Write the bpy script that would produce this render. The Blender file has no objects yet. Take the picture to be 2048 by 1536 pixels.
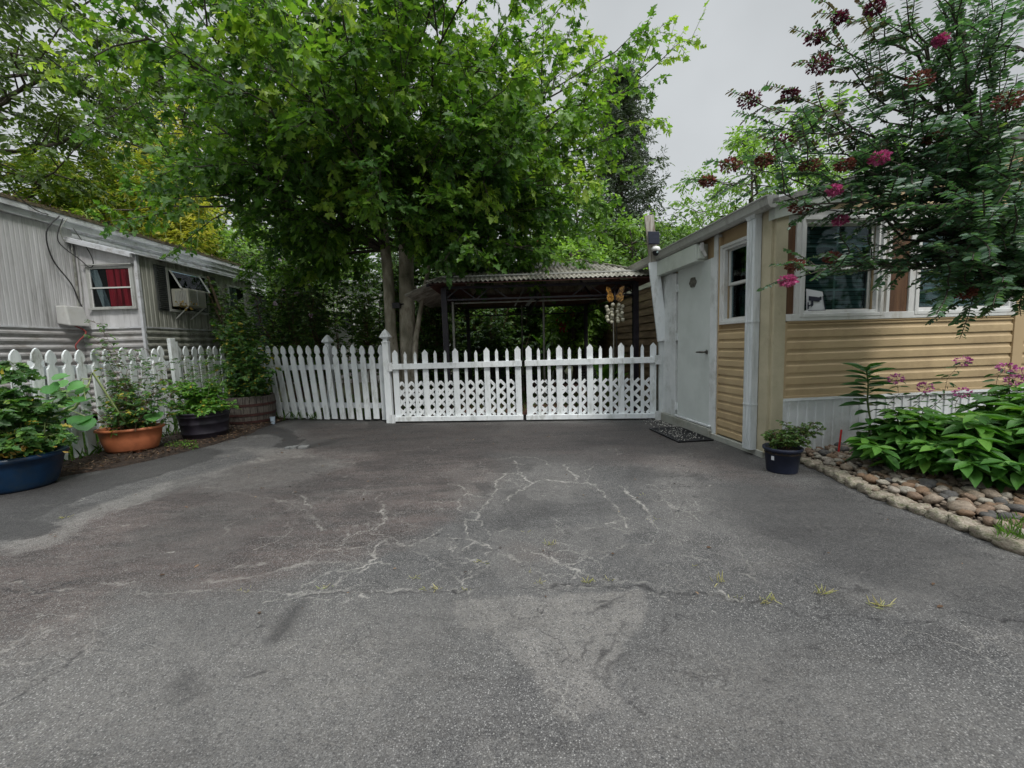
import bpy, math, random
import numpy as np
from mathutils import Vector, Matrix, noise as mnoise
SC = bpy.context.scene
COL = SC.collection
R = math.radians
# ------------------------------------------------------------------ camera
FPX, CAMH, PITCH, ROLL = 810.0, 1.2, R(5.4), R(1.8)
_r0 = Vector((1, 0, 0)); _u0 = Vector((0, math.sin(PITCH), math.cos(PITCH)))
CF = Vector((0, math.cos(PITCH), -math.sin(PITCH)))
CR = _r0 * math.cos(ROLL) - _u0 * math.sin(ROLL)
CU = _r0 * math.sin(ROLL) + _u0 * math.cos(ROLL)
CC = Vector((0, 0, CAMH))
cam = bpy.data.cameras.new('camera'); camo = bpy.data.objects.new('camera', cam); COL.objects.link(camo)
cam.sensor_width = 36; cam.lens = FPX / 2048 * 36; cam.clip_start = 0.05; cam.clip_end = 500
M3 = Matrix((CR, CU, -CF)).transposed()
camo.matrix_world = Matrix.Translation(CC) @ M3.to_4x4()
SC.camera = camo
def ray(x, y): return CF + CR * ((x - 1024) / FPX) - CU * ((y - 768) / FPX)
def G(x, y, z=0.0):                      # a spot of the ground seen in the photograph, in metres
    d = ray(x, y); return CC + d * ((z - CAMH) / d.z)
def Y(x, y, yy):                         # the point at depth yy
    d = ray(x, y); return CC + d * (yy / d.y)
# ------------------------------------------------------------------ sky and sun
SUN_EL, SUN_AZ = R(52), R(148)           # azimuth clockwise from +Y
w = bpy.data.worlds.new('World'); SC.world = w; w.use_nodes = True
nt = w.node_tree; nt.nodes.clear()
def N(nt, t, **k):
    n = nt.nodes.new(t)
    for a, b in k.items(): setattr(n, a, b)
    return n
out = N(nt, 'ShaderNodeOutputWorld'); bg = N(nt, 'ShaderNodeBackground')
sky = N(nt, 'ShaderNodeTexSky'); sky.sky_type = 'NISHITA'; sky.sun_disc = False
sky.sun_elevation = SUN_EL; sky.sun_rotation = SUN_AZ
hs = N(nt, 'ShaderNodeHueSaturation'); hs.inputs['Saturation'].default_value = 0.12
nt.links.new(sky.outputs[0], hs.inputs['Color'])
geo = N(nt, 'ShaderNodeTexCoord'); sep = N(nt, 'ShaderNodeSeparateXYZ'); nt.links.new(geo.outputs['Generated'], sep.inputs[0])
mr = N(nt, 'ShaderNodeMapRange'); mr.inputs['From Min'].default_value = 0.70; mr.inputs['From Max'].default_value = 1.0
mr.inputs['To Min'].default_value = 4.2; mr.inputs['To Max'].default_value = 34.0
nt.links.new(sep.outputs['Z'], mr.inputs['Value'])
nz = N(nt, 'ShaderNodeTexNoise'); nz.inputs['Scale'].default_value = 2.2; nz.inputs['Detail'].default_value = 4
nt.links.new(geo.outputs['Generated'], nz.inputs['Vector'])
cr = N(nt, 'ShaderNodeMapRange'); cr.inputs['From Min'].default_value = 0.3; cr.inputs['From Max'].default_value = 0.7
cr.inputs['To Min'].default_value = 0.84; cr.inputs['To Max'].default_value = 1.12
nt.links.new(nz.outputs['Fac'], cr.inputs['Value'])
mu = N(nt, 'ShaderNodeMath', operation='MULTIPLY'); nt.links.new(mr.outputs[0], mu.inputs[0]); nt.links.new(cr.outputs[0], mu.inputs[1])
vs = N(nt, 'ShaderNodeVectorMath', operation='SCALE'); vs.inputs[0].default_value = (0.95, 1.0, 1.035)
nt.links.new(mu.outputs[0], vs.inputs['Scale'])
mx = N(nt, 'ShaderNodeMix', data_type='RGBA'); mx.inputs['Factor'].default_value = 0.9
nt.links.new(hs.outputs[0], mx.inputs[6]); nt.links.new(vs.outputs[0], mx.inputs[7])
nt.links.new(mx.outputs[2], bg.inputs['Color']); bg.inputs['Strength'].default_value = 0.1
nt.links.new(bg.outputs[0], out.inputs[0])
sl = bpy.data.lights.new('sun', 'SUN'); sl.energy = 1.5; sl.angle = R(11); sl.color = (1, 0.97, 0.92)
so = bpy.data.objects.new('sun', sl); COL.objects.link(so)
sd = Vector((math.sin(SUN_AZ) * math.cos(SUN_EL), math.cos(SUN_AZ) * math.cos(SUN_EL), math.sin(SUN_EL)))
so.rotation_euler = sd.to_track_quat('Z', 'Y').to_euler(); so.location = (0, 0, 20)
SC.view_settings.view_transform = 'Standard'; SC.view_settings.look = 'None'; SC.view_settings.gamma = 1
SC.view_settings.exposure = 0.60
SC.render.engine = 'CYCLES'
try:
    SC.cycles.use_denoising = True; SC.cycles.max_bounces = 8; SC.cycles.transparent_max_bounces = 12
except Exception: pass

# ------------------------------------------------------------------ materials
MATS = {}
def mat(name, c1, c2=None, scale=8.0, rough=0.7, bump=0.0, bscale=None, metal=0.0, spec=0.4, detail=6, lo=0.35, hi=0.65,
        dirt=None, dscale=2.0, dlo=0.5, dhi=0.75, stretch=(1, 1, 1), alpha=None, bdist=0.01):
    if name in MATS: return MATS[name]
    m = bpy.data.materials.new(name); m.use_nodes = True; t = m.node_tree; L = t.links.new
    b = t.nodes['Principled BSDF']; b.inputs['Roughness'].default_value = rough; b.inputs['Metallic'].default_value = metal
    b.inputs['Specular IOR Level'].default_value = spec
    tc = N(t, 'ShaderNodeTexCoord'); mp = N(t, 'ShaderNodeMapping'); mp.inputs['Scale'].default_value = stretch
    L(tc.outputs['Object'], mp.inputs[0])
    n1 = N(t, 'ShaderNodeTexNoise'); n1.inputs['Scale'].default_value = scale; n1.inputs['Detail'].default_value = detail
    n1.inputs['Roughness'].default_value = 0.62
    L(mp.outputs[0], n1.inputs['Vector'])
    a = N(t, 'ShaderNodeMapRange'); a.inputs['From Min'].default_value = lo; a.inputs['From Max'].default_value = hi
    L(n1.outputs['Fac'], a.inputs['Value'])
    mxx = N(t, 'ShaderNodeMix', data_type='RGBA'); L(a.outputs[0], mxx.inputs['Factor'])
    mxx.inputs[6].default_value = (*c1, 1); mxx.inputs[7].default_value = (*(c2 or c1), 1)
    col = mxx.outputs[2]
    if dirt:
        n2 = N(t, 'ShaderNodeTexNoise'); n2.inputs['Scale'].default_value = dscale; n2.inputs['Detail'].default_value = 9
        n2.inputs['Roughness'].default_value = 0.7; L(mp.outputs[0], n2.inputs['Vector'])
        a2 = N(t, 'ShaderNodeMapRange'); a2.inputs['From Min'].default_value = dlo; a2.inputs['From Max'].default_value = dhi
        L(n2.outputs['Fac'], a2.inputs['Value'])
        m2 = N(t, 'ShaderNodeMix', data_type='RGBA'); L(a2.outputs[0], m2.inputs['Factor']); L(col, m2.inputs[6])
        m2.inputs[7].default_value = (*dirt, 1); col = m2.outputs[2]
    L(col, b.inputs['Base Color'])
    if bump:
        n3 = N(t, 'ShaderNodeTexNoise'); n3.inputs['Scale'].default_value = bscale or scale * 4; n3.inputs['Detail'].default_value = 6
        L(mp.outputs[0], n3.inputs['Vector'])
        bp = N(t, 'ShaderNodeBump'); bp.inputs['Strength'].default_value = bump; bp.inputs['Distance'].default_value = bdist
        L(n3.outputs['Fac'], bp.inputs['Height']); L(bp.outputs[0], b.inputs['Normal'])
    MATS[name] = m; return m

def leafmat(name, stops, transl=0.35, rough=0.45, tcol=None, spec=0.35):
    if name in MATS: return MATS[name]
    m = bpy.data.materials.new(name); m.use_nodes = True; t = m.node_tree; L = t.links.new
    b = t.nodes['Principled BSDF']; o = t.nodes['Material Output']
    b.inputs['Roughness'].default_value = rough; b.inputs['Specular IOR Level'].default_value = spec
    at = N(t, 'ShaderNodeAttribute', attribute_name='tint')
    rp = N(t, 'ShaderNodeValToRGB'); e = rp.color_ramp.elements
    while len(e) > 1: e.remove(e[-1])
    e[0].position = stops[0][0]; e[0].color = (*stops[0][1], 1)
    for p, c in stops[1:]:
        k = e.new(p); k.color = (*c, 1)
    L(at.outputs['Fac'], rp.inputs[0]); L(rp.outputs[0], b.inputs['Base Color'])
    tr = N(t, 'ShaderNodeBsdfTranslucent')
    mc = N(t, 'ShaderNodeMix', data_type='RGBA', blend_type='MULTIPLY'); mc.inputs['Factor'].default_value = 1
    L(rp.outputs[0], mc.inputs[6]); mc.inputs[7].default_value = (*(tcol or (1.9, 2.1, 0.9)), 1); L(mc.outputs[2], tr.inputs[0])
    ms = N(t, 'ShaderNodeMixShader'); ms.inputs[0].default_value = transl
    L(b.outputs[0], ms.inputs[1]); L(tr.outputs[0], ms.inputs[2]); L(ms.outputs[0], o.inputs[0])
    MATS[name] = m; return m

def glassmat(name, tint=(0.75, 0.85, 0.85), thru=0.75):
    if name in MATS: return MATS[name]
    m = bpy.data.materials.new(name); m.use_nodes = True; t = m.node_tree; L = t.links.new
    t.nodes.remove(t.nodes['Principled BSDF']); o = t.nodes['Material Output']
    tr = N(t, 'ShaderNodeBsdfTransparent'); tr.inputs[0].default_value = (*[c * thru for c in tint], 1)
    gl = N(t, 'ShaderNodeBsdfGlossy'); gl.inputs['Roughness'].default_value = 0.03; gl.inputs[0].default_value = (.9, .95, 1, 1)
    nn = N(t, 'ShaderNodeTexNoise'); nn.inputs['Scale'].default_value = 3
    bp = N(t, 'ShaderNodeBump'); bp.inputs['Strength'].default_value = .02; bp.inputs['Distance'].default_value = .02
    L(nn.outputs['Fac'], bp.inputs['Height']); L(bp.outputs[0], gl.inputs['Normal'])
    fr = N(t, 'ShaderNodeFresnel'); fr.inputs[0].default_value = 1.22
    ms = N(t, 'ShaderNodeMixShader'); L(fr.outputs[0], ms.inputs[0]); L(tr.outputs[0], ms.inputs[1]); L(gl.outputs[0], ms.inputs[2])
    L(ms.outputs[0], o.inputs[0]); MATS[name] = m; return m

M = dict(
 white=mat('white_paint', (.62, .65, .66), (.72, .74, .75), 5, .55, .15, 60, dirt=(.33, .34, .31), dscale=3.5, dlo=.5, dhi=.8),
 whitewood=mat('white_painted_wood', (.68, .72, .74), (.80, .83, .84), 6, .6, .3, 50, dirt=(.30, .31, .27), dscale=7, dlo=.52, dhi=.76, stretch=(1, 1, .35)),
 oldwhite=mat('worn_white_wood', (.54, .58, .58), (.70, .73, .73), 6, .7, .5, 40, dirt=(.20, .20, .16), dscale=9, dlo=.52, dhi=.72, stretch=(1, 1, .3)),
 lattice=mat('lattice_paint', (.68, .71, .72), (.78, .80, .81), 5, .6, dirt=(.4, .4, .38), dscale=6, dlo=.6, dhi=.8),
 siding=mat('tan_vinyl', (.42, .315, .18), (.48, .36, .205), 2.5, .55, .1, 120, dirt=(.29, .205, .115), dscale=2, dlo=.5, dhi=.85),
 tanboard=mat('tan_board', (.40, .36, .25), (.50, .45, .32), 4, .6, .2, 60, dirt=(.28, .25, .17), dscale=3, dlo=.55, dhi=.8),
 tantrim=mat('tan_trim', (.42, .31, .18), (.47, .35, .205), 4, .5),
 door=mat('door_white', (.56, .60, .585), (.62, .66, .645), 2, .45, .06, 200, dirt=(.42, .46, .44), dscale=1.5, dlo=.5, dhi=.9),
 headboard=mat('header_white', (.46, .50, .46), (.56, .60, .55), 3, .5, dirt=(.34, .37, .33), dscale=2.2, dlo=.5, dhi=.8),
 plywood=mat('red_brown_plywood', (.085, .040, .020), (.155, .078, .038), 3, .55, .3, 30, stretch=(6, 6, .5), dirt=(.05, .02, .01), dscale=2, dlo=.5, dhi=.75),
 gutter=mat('gutter_metal', (.34, .35, .33), (.5, .5, .48), 5, .5, dirt=(.12, .12, .10), dscale=5, dlo=.45, dhi=.75, stretch=(1, 1, .5)),
 downspout=mat('downspout_paint', (.50, .54, .56), (.66, .69, .70), 5, .5, .3, 30, dirt=(.30, .32, .31), dscale=4, dlo=.48, dhi=.75, stretch=(3, 3, .3)),
 skirt=mat('skirting_white', (.64, .67, .68), (.74, .76, .77), 3, .5, .1, 80, dirt=(.34, .34, .31), dscale=2.5, dlo=.52, dhi=.85),
 concrete=mat('pale_concrete', (.28, .29, .26), (.38, .38, .34), 8, .85, .4, 60, dirt=(.12, .12, .08), dscale=4, dlo=.5, dhi=.75),
 roof=mat('roof_grey', (.20, .20, .19), (.30, .29, .27), 12, .8, .5, 60, dirt=(.08, .07, .05), dscale=4),
 frame=mat('window_vinyl', (.50, .51, .49), (.60, .60, .58), 4, .45, dirt=(.36, .35, .31), dscale=4, dlo=.5, dhi=.8),
 casing=mat('casing_white', (.56, .57, .56), (.66, .66, .65), 4, .5, dirt=(.42, .39, .33), dscale=6, dlo=.55, dhi=.75, stretch=(1, 1, .4)),
 grid=mat('muntin_grey', (.30, .42, .42), (.36, .48, .48), 4, .5),
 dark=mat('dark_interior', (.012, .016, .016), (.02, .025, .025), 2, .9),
 blind=mat('blind_slats', (.09, .15, .15), (.14, .21, .21), 1.5, .7),
 glass=glassmat('window_glass', thru=.93),
 black=mat('black_plastic', (.008, .008, .011), (.016, .016, .02), 20, .45, dirt=(.05, .05, .05), dscale=6, dlo=.55, dhi=.9),
 blackmetal=mat('dark_metal', (.012, .011, .018), (.03, .025, .035), 9, .45, dirt=(.06, .05, .05), dscale=7, dlo=.5, dhi=.8),
 steel=mat('brushed_steel', (.10, .095, .085), (.2, .19, .17), 30, .4, metal=.8),
 galv=mat('galvanised_tube', (.22, .23, .21), (.36, .36, .33), 9, .5, metal=.3, dirt=(.12, .1, .07), dscale=6),
 # left trailer
 alu=mat('aluminium_cladding', (.48, .475, .48), (.62, .615, .625), 1.6, .6, .1, 40, dirt=(.15, .145, .135), dscale=2.2, dlo=.48, dhi=.78, stretch=(3, 3, .35)),
 aluold=mat('mossy_aluminium', (.26, .26, .225), (.45, .45, .40), 2.2, .65, .1, 40, dirt=(.07, .075, .045), dscale=3, dlo=.45, dhi=.75, stretch=(4, 4, .3)),
 alulow=mat('ribbed_skirt', (.36, .35, .35), (.48, .47, .47), 2, .6, dirt=(.16, .14, .11), dscale=3, dlo=.45, dhi=.8, stretch=(1, 1, 2)),
 eave=mat('eave_metal', (.50, .51, .53), (.66, .67, .69), 3, .5, dirt=(.22, .20, .17), dscale=5, dlo=.5, dhi=.72, stretch=(1, 1, 1.5)),
 moss=mat('mossy_roof', (.06, .055, .035), (.17, .13, .08), 18, .95, .8, 50, dirt=(.08, .09, .04), dscale=8),
 shutter=mat('slate_shutter', (.045, .05, .05), (.08, .085, .08), 9, .6),
 acunit=mat('ac_beige', (.38, .37, .31), (.46, .45, .38), 6, .5, dirt=(.25, .23, .16), dscale=6, dlo=.55, dhi=.8),
 redcurtain=mat('red_curtain', (.13, .006, .014), (.46, .035, .06), 22, .8, stretch=(1, 1, .03), lo=.42, hi=.58),
 bluecurtain=mat('blue_curtain', (.08, .13, .15), (.34, .44, .46), 22, .8, stretch=(1, 1, .03), lo=.42, hi=.58),
 box=mat('utility_plastic', (.42, .42, .41), (.52, .52, .50), 5, .5, dirt=(.28, .27, .24), dscale=5, dlo=.5, dhi=.8),
 cable=mat('cable_black', (.01, .01, .01), (.03, .03, .03), 9, .5),
 redcable=mat('red_cable', (.22, .03, .03), (.3, .05, .04), 9, .5),
 # pots
 blue=mat('blue_glaze', (.003, .018, .048), (.006, .030, .075), 4, .32, .05, 30, dirt=(.02, .035, .05), dscale=7, dlo=.52, dhi=.75),
 terra=mat('terracotta_plastic', (.40, .125, .055), (.48, .16, .075), 3, .45, .05, 50, dirt=(.26, .09, .045), dscale=5, dlo=.5, dhi=.8),
 plum=mat('plum_black_plastic', (.013, .011, .018), (.024, .02, .03), 5, .45, .1, 50, dirt=(.05, .045, .05), dscale=6, dlo=.55, dhi=.85),
 navy=mat('navy_plastic', (.010, .014, .032), (.02, .026, .05), 5, .45, .1, 50, dirt=(.05, .055, .06), dscale=7, dlo=.56, dhi=.85),
 stave=mat('barrel_wood', (.04, .033, .028), (.17, .15, .13), 5, .85, .6, 30, dirt=(.022, .014, .012), dscale=5, stretch=(8, 8, .7)),
 hoop=mat('rusty_hoop', (.028, .011, .009), (.055, .018, .014), 14, .75, .3, 60),
 soil=mat('potting_soil', (.012, .009, .006), (.03, .022, .015), 40, .95, .8, 80),
 bark=mat('maple_bark', (.26, .23, .17), (.62, .56, .46), 20, .9, 1.0, 22, dirt=(.05, .055, .025), dscale=5, dlo=.45, dhi=.7, stretch=(1, 1, .45), bdist=.03),
 darkbark=mat('dark_bark', (.035, .03, .025), (.09, .075, .06), 9, .9, .6, 30, stretch=(1, 1, .4)),
 stem=mat('green_stem', (.07, .11, .03), (.12, .15, .05), 9, .6),
 redstem=mat('brown_stem', (.06, .035, .02), (.11, .065, .035), 9, .7),
 paleveg=mat('pale_vine', (.20, .28, .10), (.30, .36, .15), 9, .6),
 wood=mat('old_timber', (.10, .07, .045), (.2, .145, .10), 6, .85, .4, 40, stretch=(1, 1, .3)),
 wetwood=mat('weathered_lap', (.12, .08, .045), (.27, .20, .12), 2.2, .7, .2, 30, dirt=(.05, .035, .02), dscale=2, dlo=.45, dhi=.75, stretch=(.6, .6, 4)),
 whitelap=mat('white_lap', (.50, .50, .48), (.62, .62, .60), 3, .6),
 corr=mat('corrugated_sheet', (.30, .285, .25), (.54, .515, .46), 3, .65, dirt=(.09, .08, .055), dscale=5, dlo=.42, dhi=.7),
 maroon=mat('maroon_canopy', (.13, .065, .055), (.18, .09, .08), 4, .8),
 red=mat('red_plastic', (.5, .02, .02), (.6, .03, .03), 8, .5),
 brick=mat('red_brick', (.20, .055, .035), (.3, .09, .06), 12, .85, .3, 60),
 orange=mat('amber_glass', (.36, .17, .03), (.55, .30, .07), 25, .3, dirt=(.08, .035, .01), dscale=34, dlo=.46, dhi=.54),
 globe=mat('pearl_glass', (.30, .29, .22), (.50, .48, .38), 25, .25, dirt=(.36, .34, .25), dscale=30, dlo=.55, dhi=.7),
 mint=mat('mint_plastic', (.30, .52, .38), (.5, .66, .5), 5, .4),
 solar=mat('solar_cell', (.006, .009, .018), (.012, .016, .03), 30, .6, spec=.1),
 camwhite=mat('camera_white', (.6, .6, .58), (.68, .68, .66), 5, .4),
 rubber=mat('rubber_mat', (.008, .008, .009), (.02, .02, .022), 40, .8, .5, 120),
 signw=mat('sign_white', (.55, .57, .60), (.6, .62, .65), 3, .5),
 signb=mat('sign_ink', (.01, .012, .03), (.02, .022, .04), 3, .5),
 pewter=mat('pewter', (.10, .10, .09), (.24, .23, .20), 40, .5, metal=.4),
)
LM = dict(
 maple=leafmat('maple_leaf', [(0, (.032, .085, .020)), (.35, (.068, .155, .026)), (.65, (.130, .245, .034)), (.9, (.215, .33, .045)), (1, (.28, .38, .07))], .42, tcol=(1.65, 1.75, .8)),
 oak=leafmat('oak_leaf', [(0, (.05, .085, .028)), (.6, (.105, .16, .045)), (1, (.19, .24, .07))]),
 bamboo=leafmat('bamboo_leaf', [(0, (.08, .14, .025)), (.5, (.17, .26, .045)), (.85, (.28, .34, .06)), (1, (.46, .38, .08))]),
 gold=leafmat('gold_leaf', [(0, (.26, .27, .05)), (.5, (.36, .35, .075)), (1, (.52, .44, .11))], .45),
 lime=leafmat('lime_leaf', [(0, (.08, .15, .028)), (.5, (.17, .29, .05)), (1, (.31, .44, .10))]),
 mid=leafmat('mid_leaf', [(0, (.045, .095, .024)), (.5, (.095, .175, .038)), (1, (.18, .27, .06))]),
 shrub=leafmat('shrub_leaf', [(0, (.025, .060, .018)), (.6, (.065, .130, .030)), (.95, (.14, .23, .04)), (1, (.26, .22, .03))]),
 conifer=leafmat('cedar_needle', [(0, (.030, .050, .028)), (.6, (.055, .085, .040)), (1, (.10, .14, .06))], .2),
 crepe=leafmat('crepe_leaf', [(0, (.026, .062, .038)), (.5, (.052, .115, .062)), (.85, (.115, .205, .105)), (1, (.20, .28, .09))], .35, .36, spec=.5),
 crepetip=leafmat('crepe_tip_leaf', [(0, (.05, .03, .03)), (.5, (.07, .06, .04)), (1, (.10, .10, .045))], .25, .5),
 tomato=leafmat('tomato_leaf', [(0, (.030, .075, .025)), (.6, (.070, .165, .040)), (.9, (.15, .26, .05)), (1, (.36, .29, .04))]),
 mintl=leafmat('mint_leaf', [(0, (.05, .13, .022)), (.6, (.11, .26, .035)), (.95, (.20, .36, .06)), (1, (.42, .36, .04))]),
 squash=leafmat('squash_leaf', [(0, (.06, .19, .045)), (1, (.13, .32, .09))]),
 dryleaf=leafmat('dry_leaf', [(0, (.16, .09, .02)), (1, (.38, .26, .05))]),
 peony=leafmat('peony_leaf', [(0, (.028, .09, .020)), (.5, (.065, .18, .030)), (.9, (.14, .30, .045)), (1, (.22, .36, .08))], .25, .5, spec=.35),
 stalk=leafmat('tall_plant_leaf', [(0, (.020, .07, .018)), (1, (.055, .16, .032))], .25, .4, spec=.5),
 rose=leafmat('rose_leaf', [(0, (.04, .09, .025)), (.7, (.10, .17, .045)), (1, (.20, .22, .06))]),
 pink=leafmat('magenta_petal', [(0, (.42, .05, .17)), (1, (.70, .20, .40))], .3, .6, (1.2, .8, 1.1)),
 spent=leafmat('spent_petal', [(0, (.10, .03, .025)), (.6, (.18, .07, .045)), (1, (.40, .12, .12))], .3, .7, (1.2, .9, .8)),
 plumpet=leafmat('plum_petal', [(0, (.05, .012, .022)), (.7, (.10, .025, .04)), (1, (.22, .03, .09))], .3, .7, (1.2, .9, .9)),
 phlox=leafmat('phlox_petal', [(0, (.42, .08, .28)), (1, (.68, .22, .48))], .3, .6, (1.1, .9, 1.1)),
 redpet=leafmat('red_petal', [(0, (.45, .02, .03)), (1, (.6, .06, .08))], .3, .6, (1.1, .8, .8)),
 strawgrass=leafmat('straw_grass', [(0, (.30, .26, .12)), (.6, (.42, .38, .20)), (1, (.28, .32, .12))]),
 grass=leafmat('lawn_grass', [(0, (.03, .08, .015)), (1, (.10, .19, .035))]),
 canna=leafmat('canna_leaf', [(0, (.035, .11, .02)), (1, (.11, .23, .04))]),
 far=leafmat('far_leaf', [(0, (.025, .05, .018)), (1, (.08, .12, .035))]),
)

# ------------------------------------------------------------------ mesh helpers (all in world metres; build() makes them relative)
class Frame:
    def __init__(s, o, ang): s.o = Vector(o); s.e = Vector((math.cos(ang), math.sin(ang), 0)); s.n = Vector((-math.sin(ang), math.cos(ang), 0))
    def p(s, u, v, z): return s.o + s.e * u + s.n * v + Vector((0, 0, z))
WF = Frame((0, 0, 0), 0)
class MB:
    def __init__(s): s.v = []; s.f = []
    def add(s, vs, fs):
        k = len(s.v); s.v += [tuple(q) for q in vs]; s.f += [tuple(i + k for i in q) for q in fs]; return s
    def hexa(s, P):  # 8 points: bottom 4, top 4
        return s.add(P, [(3, 2, 1, 0), (4, 5, 6, 7), (0, 1, 5, 4), (1, 2, 6, 5), (2, 3, 7, 6), (3, 0, 4, 7)])
    def box(s, F, u0, u1, v0, v1, z0, z1, dz=0.0):  # dz: rise of the far-u end
        u0, u1 = sorted((u0, u1)); v0, v1 = sorted((v0, v1)); z0, z1 = sorted((z0, z1))
        return s.hexa([F.p(u0, v0, z0), F.p(u1, v0, z0 + dz), F.p(u1, v1, z0 + dz), F.p(u0, v1, z0),
                       F.p(u0, v0, z1), F.p(u1, v0, z1 + dz), F.p(u1, v1, z1 + dz), F.p(u0, v1, z1)])
    def bar(s, p, q, wd, ht, up=(0, 0, 1)):
        p = Vector(p); q = Vector(q); d = (q - p).normalized(); up = Vector(up)
        a = d.cross(up)
        if a.length < 1e-3: a = d.cross(Vector((0, 1, 0)))
        a.normalize(); b = a.cross(d).normalized(); a *= wd / 2; b *= ht / 2
        return s.hexa([p - a - b, p + a - b, p + a + b, p - a + b, q - a - b, q + a - b, q + a + b, q - a + b])
    def tube(s, pts, rad, n=8, cap=True):
        pts = [Vector(p) for p in pts]; m = len(pts)
        if not hasattr(rad, '__len__'): rad = [rad] * m
        vs = []; ref = None
        for i, p in enumerate(pts):
            d = (pts[min(i + 1, m - 1)] - pts[max(i - 1, 0)]).normalized()
            if ref is None:
                ref = d.cross(Vector((0, 0, 1)));
                if ref.length < .1: ref = d.cross(Vector((1, 0, 0)))
            a = (ref - d * ref.dot(d)).normalized(); ref = a; b = d.cross(a)
            for k in range(n):
                t = 2 * math.pi * k / n; vs.append(p + (a * math.cos(t) + b * math.sin(t)) * rad[i])
        fs = [(i * n + k, i * n + (k + 1) % n, (i + 1) * n + (k + 1) % n, (i + 1) * n + k) for i in range(m - 1) for k in range(n)]
        if cap and n > 2: fs += [tuple(range(n))[::-1], tuple((m - 1) * n + k for k in range(n))]
        return s.add(vs, fs)
    def lathe(s, c, prof, n=24, sx=1.0, sy=1.0, ang=0.0, closed=True):
        vs = []
        for r, z in prof:
            for k in range(n):
                t = 2 * math.pi * k / n; x = r * sx * math.cos(t); y = r * sy * math.sin(t)
                vs.append((c[0] + x * math.cos(ang) - y * math.sin(ang), c[1] + x * math.sin(ang) + y * math.cos(ang), c[2] + z))
        m = len(prof)
        fs = [(i * n + k, i * n + (k + 1) % n, (i + 1) * n + (k + 1) % n, (i + 1) * n + k) for i in range(m - 1) for k in range(n)]
        if closed: fs += [tuple(range(n))[::-1], tuple((m - 1) * n + k for k in range(n))]
        return s.add(vs, fs)
    def prism(s, pts, o, ax, ay, depth):
        o = Vector(o); ax = Vector(ax); ay = Vector(ay); nn = ax.cross(ay).normalized() * depth; k = len(pts)
        vs = [o + ax * x + ay * y for x, y in pts] + [o + ax * x + ay * y + nn for x, y in pts]
        fs = [tuple(range(k))[::-1], tuple(range(k, 2 * k))] + [(i, (i + 1) % k, (i + 1) % k + k, i + k) for i in range(k)]
        return s.add(vs, fs)
    def strip(s, A, B):
        k = len(A); return s.add(list(A) + list(B), [(i, i + 1, k + i + 1, k + i) for i in range(k - 1)])
    def ball(s, c, r, n=10, sz=1.0):
        m = n // 2 + 1; prof = [(max(1e-4, r * math.sin(math.pi * i / m)), -r * sz * math.cos(math.pi * i / m)) for i in range(m + 1)]
        return s.lathe(c, prof, n)
    def build(s, name, m, parent=None, loc=None, smooth=False, bevel=0.0, sub=0):
        o3 = Vector(parent['_w']) if parent is not None else Vector(loc if loc is not None else (0, 0, 0))
        me = bpy.data.meshes.new(name)
        me.from_pydata([(a[0] - o3.x, a[1] - o3.y, a[2] - o3.z) for a in s.v], [], s.f); me.update()
        me.materials.append(m)
        if smooth: me.polygons.foreach_set('use_smooth', [True] * len(me.polygons))
        o = bpy.data.objects.new(name, me); COL.objects.link(o); o['_w'] = tuple(o3)
        if parent is not None: o.parent = parent
        else: o.location = o3
        if bevel:
            b = o.modifiers.new('bevel', 'BEVEL'); b.width = bevel; b.segments = 2; b.limit_method = 'ANGLE'
        return o
def thing(name, label, cat, loc=(0, 0, 0), group=None):
    o = bpy.data.objects.new(name, None); COL.objects.link(o); o.location = loc; o['_w'] = tuple(loc)
    o.empty_display_size = .1; o['label'] = label; o['category'] = cat
    if group: o['group'] = group
    return o
def tag(o, label=None, cat=None, group=None, kind=None):
    if label: o['label'] = label
    if cat: o['category'] = cat
    if group: o['group'] = group
    if kind: o['kind'] = kind
    return o

# leaf templates: (verts, faces)
def _mir(half):
    n = len(half); vs = [(x, y, z) for x, y, z in half] + [(x, -y, z) for x, y, z in half[1:-1]]
    f1 = tuple(range(n)); f2 = (0,) + tuple([n - 1]) + tuple(range(n + len(half) - 3, n - 1, -1))
    return np.array(vs, float), [f1, f2]
def _h(pts, fold=.22, droop=.18): return _mir([(x, y, fold * abs(y) - droop * x * x) for x, y in pts])
T_MAPLE = _h([(0, 0), (.03, .17), (-.12, .40), (.17, .31), (.40, .60), (.46, .25), (.68, .24), (1, 0)])
T_OVAL = _h([(0, 0), (.33, .25), (.72, .21), (1, 0)])
T_LANCE = _h([(0, 0), (.3, .13), (.7, .11), (1, 0)], .2, .25)
T_BLADE = _h([(0, 0), (.35, .035), (.75, .03), (1, 0)], .1, .35)
T_ROUND = _h([(0, 0), (-.12, .26), (.1, .50), (.5, .56), (.86, .34), (1, 0)], .18, .15)
T_LOBED = _h([(0, 0), (.10, .30), (.25, .14), (.42, .40), (.55, .16), (.75, .24), (1, 0)], .2, .2)
T_PETAL = _h([(0, 0), (.4, .34), (.85, .28), (1, 0)], .3, .1)
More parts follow.
